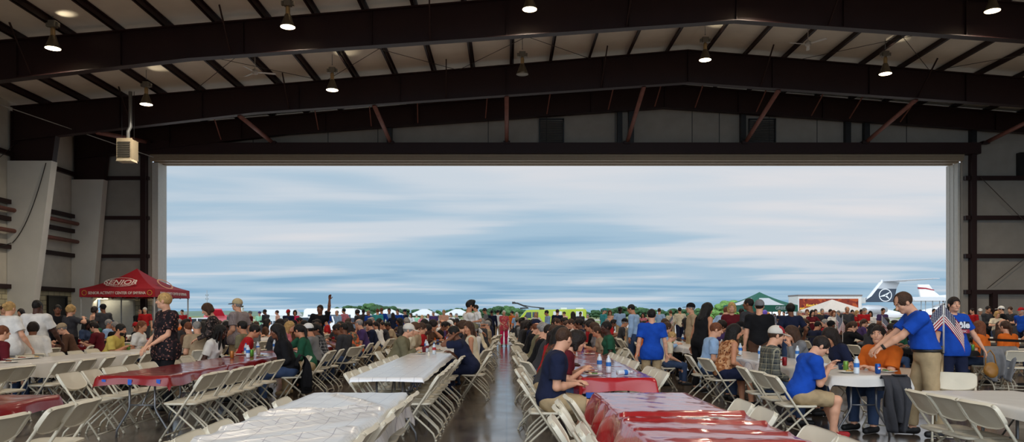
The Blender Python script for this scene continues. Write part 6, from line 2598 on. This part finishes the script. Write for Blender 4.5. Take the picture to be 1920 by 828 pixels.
# ---- people standing, from their place in the photo: px, depth, heading, shirt, style, hair, skin
STAND = [
    # outside, left to right
    (342, 40, 170, 'red', 'buzz', 'dark', 'fair', None), (350, 44, 20, 'red', 'short', 'grey', 'fair', None), (470, 40, 120, 'maroon', 'short', 'grey', 'fair', 'grey'), (487, 46, 180, 'mint', 'short', 'dark', 'fair', 'purple'), (499, 40, 60, 'charcoal', 'short', 'dark', 'brown', None),
    (521, 42, 90, 'peach', 'short', 'brown', 'fair', None), (541, 33.8, 200, 'navy', 'buzz', 'black', 'brown', 'red'), (553, 36, 200, 'hot pink', 'bob', 'dark', 'tan', None), (612, 38, 0, 'blue', 'short', 'dark', 'tan', None), (633, 36, 150, 'light blue', 'bald', 'grey', 'fair', None),
    (646, 38, 60, 'pink', 'short', 'black', 'tan', None), (673, 33.8, 60, 'charcoal', 'curly', 'dark', 'brown', None), (681, 38, 0, 'charcoal', 'short', 'black', 'dark', None), (692, 37, 150, 'blue', 'bald', 'grey', 'tan', None), (708, 36, 20, 'teal', 'short', 'auburn', 'fair', None), (716, 37, 30, 'blue', 'short', 'auburn', 'tan', None),
    (730, 38, 180, 'light blue', 'short', 'black', 'tan', None), (737, 35.5, 10, 'navy', 'long', 'dark', 'tan', None), (746, 37, 170, 'blue', 'short', 'brown', 'fair', None), (760, 41, 110, 'navy', 'short', 'dark', 'fair', 'navy'), (771, 47, 160, 'white', 'long', 'brown', 'fair', None), (781, 52, 10, 'mint', 'short', 'grey', 'fair', None),
    (791, 50, 200, 'pink', 'bob', 'blonde', 'fair', None), (803, 48, 180, 'white', 'bob', 'auburn', 'fair', None), (813, 45, 170, 'purple', 'buzz', 'grey', 'tan', None), (832, 38, 200, 'peach', 'short', 'blonde', 'fair', None), (846, 45, 160, 'white', 'pony', 'brown', 'fair', None), (858, 49, 90, 'grey', 'short', 'grey', 'fair', None),
    (912, 37, 100, 'grey', 'short', 'dark', 'tan', 'charcoal'), (922, 38, 10, 'navy', 'buzz', 'black', 'brown', None), (933, 41, 0, 'white', 'short', 'black', 'tan', None), (961, 43, 40, 'orange', 'short', 'dark', 'tan', None), (969, 34.6, 170, 'light blue', 'bob', 'white', 'fair', None), (985, 50, 180, 'red', 'pony', 'dark', 'fair', None),
    (1005, 36, 175, 'white', 'long', 'blonde', 'fair', None), (1028, 34, 100, 'light blue', 'short', 'black', 'tan', None), (1045, 35, 0, 'navy', 'short', 'brown', 'fair', None), (1060, 45, 120, 'peach', 'short', 'brown', 'fair', None), (1075, 27.5, 30, 'brown', 'long', 'dark', 'brown', None), (1088, 44, 170, 'charcoal', 'short', 'black', 'brown', None),
    (1102, 46, 180, 'white', 'bob', 'grey', 'fair', None), (1132, 36, -60, 'teal', 'short', 'grey', 'fair', 'teal'), (1144, 36, 160, 'peach', 'bob', 'auburn', 'fair', None), (1162, 35, 180, 'light blue', 'curly', 'black', 'dark', None), (1206, 37, 150, 'pink', 'long', 'dark', 'tan', None), (1236, 35, -10, 'light blue', 'short', 'brown', 'fair', None),
    (1258, 36, 5, 'cream', 'short', 'auburn', 'fair', None), (1275, 34.6, 0, 'cream', 'short', 'dark', 'tan', None), (1354, 40, 90, 'white', 'bob', 'brown', 'fair', None), (1388, 26, 190, 'black', 'short', 'black', 'dark', None), (1461, 38, 180, 'navy', 'short', 'blonde', 'fair', None), (1452, 44, 160, 'purple', 'long', 'brown', 'fair', None),
    (1440, 47, 200, 'orange', 'short', 'brown', 'fair', None), (1470, 45, 150, 'grey', 'buzz', 'dark', 'fair', None), (1503, 35, 60, 'white', 'bald', 'white', 'fair', None), (1497, 40, 170, 'light blue', 'short', 'grey', 'fair', None), (1512, 32, 180, 'cream', 'short', 'auburn', 'fair', None), (1522, 30, 175, 'maroon', 'long', 'dark', 'fair', None),
    (1529, 37, 140, 'charcoal', 'short', 'brown', 'fair', None), (1541, 34, 170, 'charcoal', 'buzz', 'grey', 'fair', None), (1556, 33, 185, 'navy', 'short', 'dark', 'tan', None), (1562, 31, 180, 'white', 'bob', 'auburn', 'fair', None), (1574, 36, 110, 'mint', 'short', 'grey', 'fair', None), (1588, 29.5, 170, 'charcoal', 'bald', 'grey', 'tan', None),
    (1598, 37, 140, 'navy', 'short', 'dark', 'fair', None), (1605, 33, 180, 'red', 'bob', 'blonde', 'fair', None), (1614, 38, 180, 'black', 'short', 'black', 'brown', None), (1619, 32, 170, 'red', 'short', 'grey', 'fair', None), (1632, 33, 150, 'white', 'long', 'black', 'tan', None), (1655, 34, 190, 'purple', 'short', 'dark', 'tan', None),
    (1724, 34, 180, 'orange', 'short', 'brown', 'tan', None), (1735, 37, 150, 'black', 'pony', 'black', 'tan', None), (1751, 33, 160, 'red', 'short', 'dark', 'fair', None), (1762, 31, 190, 'maroon', 'buzz', 'grey', 'tan', None),
    # in front of the right end wall
    (1806, 31, 170, 'pink', 'bob', 'blonde', 'fair', None), (1824, 32, 100, 'red', 'short', 'dark', 'fair', None), (1838, 33, 150, 'grey', 'short', 'grey', 'fair', 'white'), (1849, 28, 200, 'charcoal', 'short', 'dark', 'tan', None), (1858, 33, 20, 'black', 'short', 'black', 'brown', None), (1868, 27, 175, 'cream', 'bob', 'blonde', 'fair', None),
    (1880, 29, 60, 'black', 'short', 'dark', 'fair', 'white'), (1897, 30, 90, 'charcoal', 'short', 'brown', 'fair', None), (1916, 26, 120, 'blue', 'short', 'white', 'fair', 'red'),
    # left, in front of the block wall
    (262, 33.0, 200, 'black', 'bald', 'grey', 'fair', None), (272, 32.2, 190, 'red', 'short', 'white', 'fair', None), (128, 27, 60, 'charcoal', 'short', 'black', 'brown', None), (42, 24, 170, 'navy', 'bob', 'dark', 'tan', None), (6, 22, 190, 'grey', 'short', 'brown', 'fair', None),
]
STAND_P = []
for i, (px, Y, hd, sh, st, hc, sk, cap) in enumerate(STAND):
    fem = st in ('long', 'bob', 'pony', 'bun')
    p = crowd_person(wx(px, Y), Y, hd + R.uniform(-8, 8), False, sk, st, hc, sh, R.choice(LG), R.choice(['short', 'short', 'long']), fem, (.93 if fem else 1.0) * R.uniform(.96, 1.04), ground_z(Y), cap=cap, pose=R.randrange(12))
    STAND_P.append((p, px, Y, sh, hc, cap, st))
# labels for the standing ones: look, then the nearest thing one can find
LAND = [(345, 'beside the red tent'), (480, 'right of the beige-cap man'), (520, 'before the long white marquee'), (548, 'left of the raised arm'), (615, 'right of the raised arm'), (640, 'before the leftmost white shelter'), (680, 'left of the second white shelter'), (712, 'before the second white shelter'),
        (745, 'right of the second white shelter'), (796, 'before the third white shelter'), (850, 'before the rightmost white shelter'), (920, 'left of the pink lady'), (965, 'right of the pink lady'), (1000, 'before the fire truck cab'), (1040, 'before the fire truck middle'), (1085, 'before the fire truck rear'),
        (1140, 'left of the pale blue shirt man'), (1206, 'left of the standing boy'), (1265, 'right of the standing boy'), (1354, 'left of the blonde woman'), (1388, 'right of the blonde woman'), (1455, 'below the green and white tent'), (1500, 'before the trailer lettering'), (1535, 'left of the beige tent peak'), (1562, 'below the beige tent peak'),
        (1595, 'right of the beige tent peak'), (1625, 'below the grey jet tail'), (1655, 'left of the polo man head'), (1735, 'between polo man and lettered girl'), (1815, 'right of the lettered girl'), (1855, 'before the right end wall'), (1890, 'near the right picture edge'),
        (267, 'behind the floral blouse woman'), (128, 'under the dark window'), (25, 'at the far left edge')]
seen_l = set()
WORDS = ['', 'shorter ', 'further ', 'nearer ', 'taller ']
for p, px, Y, sh, hc, cap, st in STAND_P:
    land = min(LAND, key=lambda q: abs(q[0] - px))[1]
    for wd in WORDS[:1] + ['half hidden ', 'second ', 'third ']:
        l = '%sperson in %s shirt, %s, %s' % (wd, sh, (cap + ' cap') if cap else hc + ' hair', 'standing ' + land)
        if l not in seen_l:
            break
    seen_l.add(l)
    p['label'] = l
# labels for everyone seated in the crowd, counted from the near end of their side
for key in ROWS:
    for side in ('aisle', 'outer'):
        q = sorted([s for s in SEATS if s[1] == key and s[2] == side], key=lambda s: s[3])
        for i, s in enumerate(q):
            if not s[4]:
                s[0]['label'] = '%s person with %s, %s side, %s' % (ORD[i], s[0]['_d'], side, rowname(key))
                del s[0]['_d']
        c = sorted([c for c in CHAIRS if c[1] == (key, side)], key=lambda c: c[2])
        for i, (o, k, y) in enumerate(c):
            o['label'] = '%s white folding chair%s, %s side, %s' % ('empty ' + ORD[i] if 'occ' not in o else 'occupied ' + ORD[i], ' from near end', side, rowname(key))
            o['group'] = 'white folding chairs, %s side, %s' % (side, rowname(key))
            if 'occ' in o:
                del o['occ']
    t = sorted([t for t in TABLES if t[1] == key], key=lambda t: t[2])
    for i, (o, k, y) in enumerate(t):
        o['label'] = 'folding table with bent steel legs, %s from near end, %s' % (ORD[i], rowname(key))
        o['group'] = 'folding tables in rows'
    t = sorted([t for t in CLOTHS if t[1] == key], key=lambda t: t[2])
    for i, c in enumerate(t):
        c[0]['label'] = '%s tablecloth, %s far one, %s' % ({'w': 'white', 'r': 'dark red', 'b': 'black'}[c[3]], ORD[i], rowname(key))
        c[0]['group'] = 'tablecloths on the far tables'

# ------------------------------------------------------------------ things on the tables
T = TZ + .002


def on(px, py, z=None):
    """floor-plan point of something standing on a table at this pixel"""
    z = T if z is None else z
    Y = F * (CAMH - z) / (py - HY)
    return wx(px, Y), Y


def put(fn, px, py, *a, **k):
    x, y = on(px, py)
    return fn(x, y, T, *a, **k)


put(bottle, 1124, 694, 'water bottle with blue band, left of the standing pair, on red table')
put(bottle, 1141, 698, 'water bottle with blue band, right of the standing pair, on red table')
put(bottle, 1158, 704, 'nearly empty water bottle lying on its side on the red table', lying=.5)
put(plate, 1104, 697, 'plate of leftover food, farther of two, beside the bottles on red table', seed=1)
put(plate, 1112, 703, 'plate of leftover food, nearer of two, beside the bottles on red table', seed=2)
put(bottle, 1065, 662, 'water bottle beside the balding navy shirt man head')
put(cup, 1080, 664, 'orange drink cup on the red table beyond the bottles', col=(190, 110, 40))
put(shaker, 1081, 668, 'small shaker before the orange drink on the red table')
put(plate, 1104, 664, 'dark plate with food before the woman in green', seed=3)
put(shaker, 804, 667, 'pale shaker nearest the camera on the white table, left of aisle', col=(214, 206, 190))
put(bottle, 814, 664, 'bottle with red label behind the pale shaker', lbl=mat('red_label', (170, 40, 50)), cap=M_LBL)
put(bottle, 838, 649, 'blue-capped bottle before the woman resting her head on her hand', cap=M_LBL)
put(bottle, 801, 660, 'dark red drink bottle by the white-cap man hands', lbl=mat('dark_red_label', (110, 26, 36)))
put(cup, 795, 662, 'dark red cup by the white-cap man hands', col=(110, 24, 40))
put(plate, 790, 663, 'plate under the white-cap man hands', seed=4)
put(plate, 822, 657, 'white plate before the woman resting her head on her hand', seed=5)
put(bottle, 465, 670, 'water bottle with blue band beside the green can, near the black-haired woman')
put(bottle, 461, 665, 'water bottle behind another, left of the green can on dark red table', cap=M_LBL)
put(can, 472, 668, (90, 150, 50), 'green can right of two water bottles on the dark red table')
put(can, 435, 671, (170, 104, 44), 'amber can in front of the braided woman plate')
put(plate, 428, 668, 'plate before the braided woman with the amber can', seed=6)
put(plate, 492, 668, 'plate of food left of the black-haired woman', seed=7)
put(plate, 452, 665, 'far plate behind two water bottles on the dark red table', seed=8)
put(cup, 485, 664, 'pale cup between plates on the dark red table', col=(206, 196, 176))
put(can, 571, 654, (90, 150, 50), 'green can right of the black-haired woman')
put(can, 1471, 685, (140, 24, 34), 'red can between the plaid-shirt man and the boy in blue')
put(can, 1646, 700, (26, 74, 150), 'blue can with white and red round mark beside the polo man')
put(can, 1560 + 26, 694, (110, 150, 60), 'green can beside the boy in blue elbow')
put(bottle, 1606, 700, 'tall water bottle with blue band between green and blue cans')
put(cup, 1577, 692, 'small blue cup left of the green can', col=(30, 60, 100), h=.07)
put(plate, 1590, 698, 'foil-wrapped plate beside the boy in blue elbow', seed=9)
put(plate, 1664, 697, 'plate of food beside the blue can under the polo man hands', seed=10)
put(bottle, 1388, 665, 'water bottle with blue band left of the plaid-shirt man')
put(bottle, 1353, 655, 'water bottle before the camouflage man, left one')
put(bottle, 1425, 672, 'water bottle hidden behind the plaid-shirt man shoulder')
put(bottle, 1495, 672, 'water bottle before the long-haired woman leaning forward')
put(plate, 1380, 668, 'plate of food left of the plaid-shirt man', seed=11)
put(plate, 1460, 677, 'plate before the long-haired woman leaning forward', seed=12)
put(cup, 1437, 664, 'tan cup behind the plaid-shirt man', col=(196, 176, 130))
# the round mark on the blue can and the phone, sunglasses pushed up
x, y = on(1646, 700)
c_ = [o for o in bpy.data.objects if o.get('label', '').startswith('blue can with')][0]
m = MB().lathe([(.001, 0), (.017, 0), (.017, .001), (.001, .0015)], 16, (0, 0, 0), 'y')
e = ob('round_mark', m, mat('mark_white', (230, 230, 232)), c_, (0, -.0335, .068), scale=(1, -1, 1))
m = MB().prism([(-.0165, .002), (.0165, .006), (.014, .012), (0, .0175), (-.013, .012)], -.0012, .0, 'y')
ob('round_mark', m, mat('mark_red', (190, 30, 44)), c_, (0, -.0345, .068))
x, y = on(1684, 703)
ph = tag(ob('phone', MB().rbox(-.08, .08, -.035, .035, 0, .009, .01), M_DARK, loc=(x, y - .03, T + .003)), 'black phone lying at the table end beside the polo man', 'phone')
# foil trays and leftovers on the third row
for i, (px, py) in enumerate(((24, 674), (44, 672), (62, 671), (20, 679))):
    put(plate, px, py, '%s foil tray of leftovers near the left picture edge' % ('leftmost', 'second', 'third', 'nearest')[i], seed=20 + i, r=.13)
for i, (px, py, l) in enumerate(((268, 652, 'plate before the yellow shirt man'), (277, 656, 'tan cup before the yellow shirt man'))):
    put(plate if i == 0 else cup, px, py, l, **({'seed': 30} if i == 0 else {'col': (180, 120, 80)}))
# far tables: a plate or a drink by every third seat
k = 0
for p, key, side, y, h in list(SEATS):
    if y < 13.8 or R.random() < .45 or y > 26:
        continue
    s = (1 if ((side == 'aisle') == (key[0] == 'L')) else -1)
    x = ROWS[key] + s * .27
    w = R.choice(['plate', 'bottle', 'can', 'cup'])
    side_l = '%s side, %s, depth %s' % (side, rowname(key), ORD[min(int((y - 13) / .6), len(ORD) - 1)])
    if w == 'plate':
        plate(x, y, T, 'plate of food, ' + side_l, 'plates on the far tables', seed=100 + k % 6, food=k % 3 == 0)
    elif w == 'bottle':
        bottle(x, y, T, 'water bottle, ' + side_l, 'bottles on the far tables')
    elif w == 'can':
        can(x, y, T, R.choice([(150, 30, 40), (40, 70, 140), (90, 140, 60)]), 'drink can, ' + side_l, 'cans on the far tables')
    else:
        cup(x, y, T, 'drink cup, ' + side_l, 'cups on the far tables', col=R.choice([(150, 30, 40), (200, 190, 170)]))
    k += 1

# paper sign on the red table
x, y = on(1322, 787)
t = thing('paper_sign', 'white paper sign with black writing taped to the near red tablecloth', 'sign', (x, y, T + .012), .03)
ob('sheet', MB().box(-.14, .14, -.055, .055, 0, .0015), mat('paper', (206, 196, 190), rough=.7), t)
for u, w_ in ((-.085, .004), (-.07, .004), (.005, .05), (.075, .03)):
    ob('printed_mark', MB().box(u - w_ / 2, u + w_ / 2, -.012, .016, .0015, .0022), M_DARK, t)

# ------------------------------------------------------------------ jackets and bag
def drape(name, label, cat, x, y, z, w, h, face, m, seed=0, depth=.12, fl=1.0):
    """cloth hung over a chair back: folded sheet with pleats on both sides"""
    r = random.Random(seed)
    vs, n, k = [], 26, 22
    for i in range(n + 1):
        u = i / n
        for j in range(k + 1):
            v = j / k
            s = v * 2 - .55          # front short, back long
            zz = z - abs(s) * h * (1 + .10 * math.sin(u * 9 + seed)) if s > 0 else z - abs(s) * h * .8
            fl_ = .5 + min(abs(s), 1) * fl
            xx = (u - .5) * w * (1 - .2 * abs(s)) + .02 * math.sin(v * 7 + u * 5)
            yy = (-.02 if s < 0 else .02) * (-1) + (.045 * math.sin(u * 19 + seed + v) + .02 * math.sin(u * 41)) * min(1, abs(s) * 2) * fl_ * (1 if s > 0 else .5) - (depth * .5 * min(1, abs(s) * 3)) * (1 if s > 0 else -1)
            vs.append((xx, yy, zz))
    fs = [(i * (k + 1) + j, (i + 1) * (k + 1) + j, (i + 1) * (k + 1) + j + 1, i * (k + 1) + j + 1) for i in range(n) for j in range(k)]
    me = MB().add(vs, fs, True).mesh(name)
    o = ob(name, me, m, loc=(x, y, 0), rot=(0, 0, math.radians(face)))
    s_ = o.modifiers.new('thickness', 'SOLIDIFY')
    s_.thickness = .012
    return tag(o, label, cat)


drape('jacket', 'grey jacket hanging over the chair at the table end beside the polo man', 'jacket', wx(1676, 8.75), 8.75, .745, .34, .40, 10, cloth_m('charcoal'), 1)
drape('jacket', 'black jacket over the chair back of the curly black-haired woman', 'jacket', wx(566, 12.35), 12.35, .80, .46, .40, 110, cloth_m('black'), 4)
drape('jacket', 'pale grey jacket hanging over a chair beyond the belt, right side', 'jacket', wx(1872, 14.6), 14.6, .84, .62, .42, -10, cloth_m('grey'), 6)
chair(wx(1872, 14.8), 14.85, 0, None, 'white folding chair under the pale grey jacket beyond the belt')
chair(wx(1905, 14.6), 14.6, -20, None, 'white folding chair right of the pale grey jacket beyond the belt')
t = thing('handbag', 'mustard yellow shoulder bag hanging from the chair beside the grey jacket', 'bag', (wx(1858, 14.0), 14.0, .0), .2)
s = Sdf()
s.ell((0, 0, .44), (.15, .07, .14), None, .02)
s.ell((0, -.04, .38), (.11, .05, .09), None, .02)
ob('bag_body', s.build('bag_body', .01, .004), mat('mustard_leather', (150, 104, 40), rough=.5), t)
ob('hanging_strap', MB().tube([(-.12, 0, .46), (-.08, .03, .72), (.02, .04, .80), (.10, .03, .70), (.13, 0, .46)], .012, 6), MATS['mustard_leather'], t)

# ------------------------------------------------------------------ barrier posts, belts and flags
M_POST = mat('brushed_post', (150, 132, 104), rough=.3, metal=.8, var=.05)
M_BELT = mat('black_belt', (18, 18, 20), rough=.7)


def post(x, y, label):
    t = thing('barrier_post', label, 'post', (x, y, 0))
    ob('tube', MB().tube([(0, 0, .02), (0, 0, .90)], .032, 16), M_POST, t)
    ob('base', MB().lathe([(.001, 0), (.175, 0), (.175, .012), (.06, .03), (.034, .045)], 24), M_POST, t)
    ob('head', MB().lathe([(.040, .89), (.040, .985), (.034, 1.0), (.001, 1.002)], 16), mat('post_head', (44, 38, 32), rough=.4), t)
    return t


def belt(a, b, label, z=.945, s=.03):
    n = 14
    m = MB()
    a, b = Vector(a), Vector(b)
    d = (b - a)
    nrm_ = Vector((-d.y, d.x, 0)).normalized() * .0015
    for i in range(n):
        u0, u1 = i / n, (i + 1) / n
        p, q = a + d * u0, a + d * u1
        z0, z1 = z - s * 4 * u0 * (1 - u0), z - s * 4 * u1 * (1 - u1)
        c = [Vector((p.x, p.y, z0 - .025)), Vector((q.x, q.y, z1 - .025)), Vector((q.x, q.y, z1 + .025)), Vector((p.x, p.y, z0 + .025))]
        m.add([v + nrm_ for v in c], [(0, 1, 2, 3)])
        m.add([v - nrm_ for v in c], [(3, 2, 1, 0)])
    return tag(ob('barrier_belt', m, M_BELT), label, 'belt')


PA = (wx(1765, 11.0), 11.0)
PB = (wx(1447, 18.2), 18.2)
PC = (wx(1566, 18.6), 18.6)
PD = (wx(1822, 15.6), 15.6)
PE = (wx(1985, 13.6), 13.6)
PF = (wx(1652, 18.9), 18.9)
post(*PA, 'metal barrier post carrying a flag, in front of the lettered girl')
post(*PB, 'metal barrier post left of the long-haired woman leaning forward')
post(*PC, 'metal barrier post behind the boy in blue, holding a flag')
post(*PF, 'metal barrier post behind the polo man, holding a flag')
post(*PD, 'metal barrier post behind the right arm of the lettered girl')
post(*PE, 'metal barrier post beyond the right picture edge')
belt(PB, PC, 'black belt between posts behind the boy in blue')
belt(PC, PF, 'black belt behind the man in orange')
belt(PD, PE, 'black belt crossing in front of the people in orange', z=.965, s=.01)
flag(PA[0] + .0, PA[1] - .045, .90, 'small american flag on the post in front of the lettered girl', L=.74, face=.1, size=1.05, side=-1, droop=1.0)
flag(PA[0] + .012, PA[1] - .05, .90, 'second small american flag fold on the post before the lettered girl', L=.70, face=-.25, size=.85, side=1, droop=1.25)
flag(PC[0], PC[1] - .045, .90, 'small american flag behind the boy in blue, leaning right', L=.62, face=.2, size=1.0, side=1, droop=1.1)
flag(PF[0], PF[1] - .045, .90, 'small american flag left of the polo man', L=.55, face=.1, size=1.0, side=1, droop=1.0)
flag(PB[0], PB[1] - .045, .90, 'small american flag on the post left of the leaning long-haired woman', L=.62, face=.2, size=.9, side=1, droop=1.6)
for i, (px, Y, w_) in enumerate(((1218, 24, 'standing boy in blue, left flag'), (1262, 26, 'cream-shirted pair, left flag'), (1283, 26, 'cream-shirted pair, right flag'), (1580, 17.2, 'man in orange, upright flag'), (1397, 20, 'tall man in brown, small flag'), (1455, 21, 'woman with curly hair, small flag'))):
    flag(wx(px, Y), Y, .0, 'small american flag on a floor stand near the ' + w_, L=1.46, face=.2 * i, size=.9, side=(-1) ** i, droop=1.2)
    m = MB().lathe([(.001, 0), (.05, 0), (.05, .02), (.012, .035), (.001, .036)], 12)
    ob('foot', m, M_DARK, [o for o in bpy.data.objects if o.get('label', '').endswith(w_)][0])
# balloons
for i, (px, py, c) in enumerate(((1434, 586, (120, 90, 200)), (1440, 590, (230, 140, 60)), (1436, 593, (220, 90, 170)))):
    Y = 42
    t = thing('balloon', ('violet', 'orange', 'pink')[i] + ' balloon below the green and white tent', 'balloon', (wx(px, Y), Y, wz(py, Y)))
    s = Sdf()
    s.ell((0, 0, 0), (.14, .14, .17), None, .02)
    s.cap((0, 0, -.14), (0, 0, -.19), .02, .012, .02)
    ob('skin', s.build('balloon', .02), mat('balloon_%d' % i, c, rough=.25), t)
    ob('string', MB().tube([(0, 0, -.18), (.05, 0, -.9), (0, 0, -wz(py, Y) + ground_z(Y))], .004, 5), M_GALV, t)
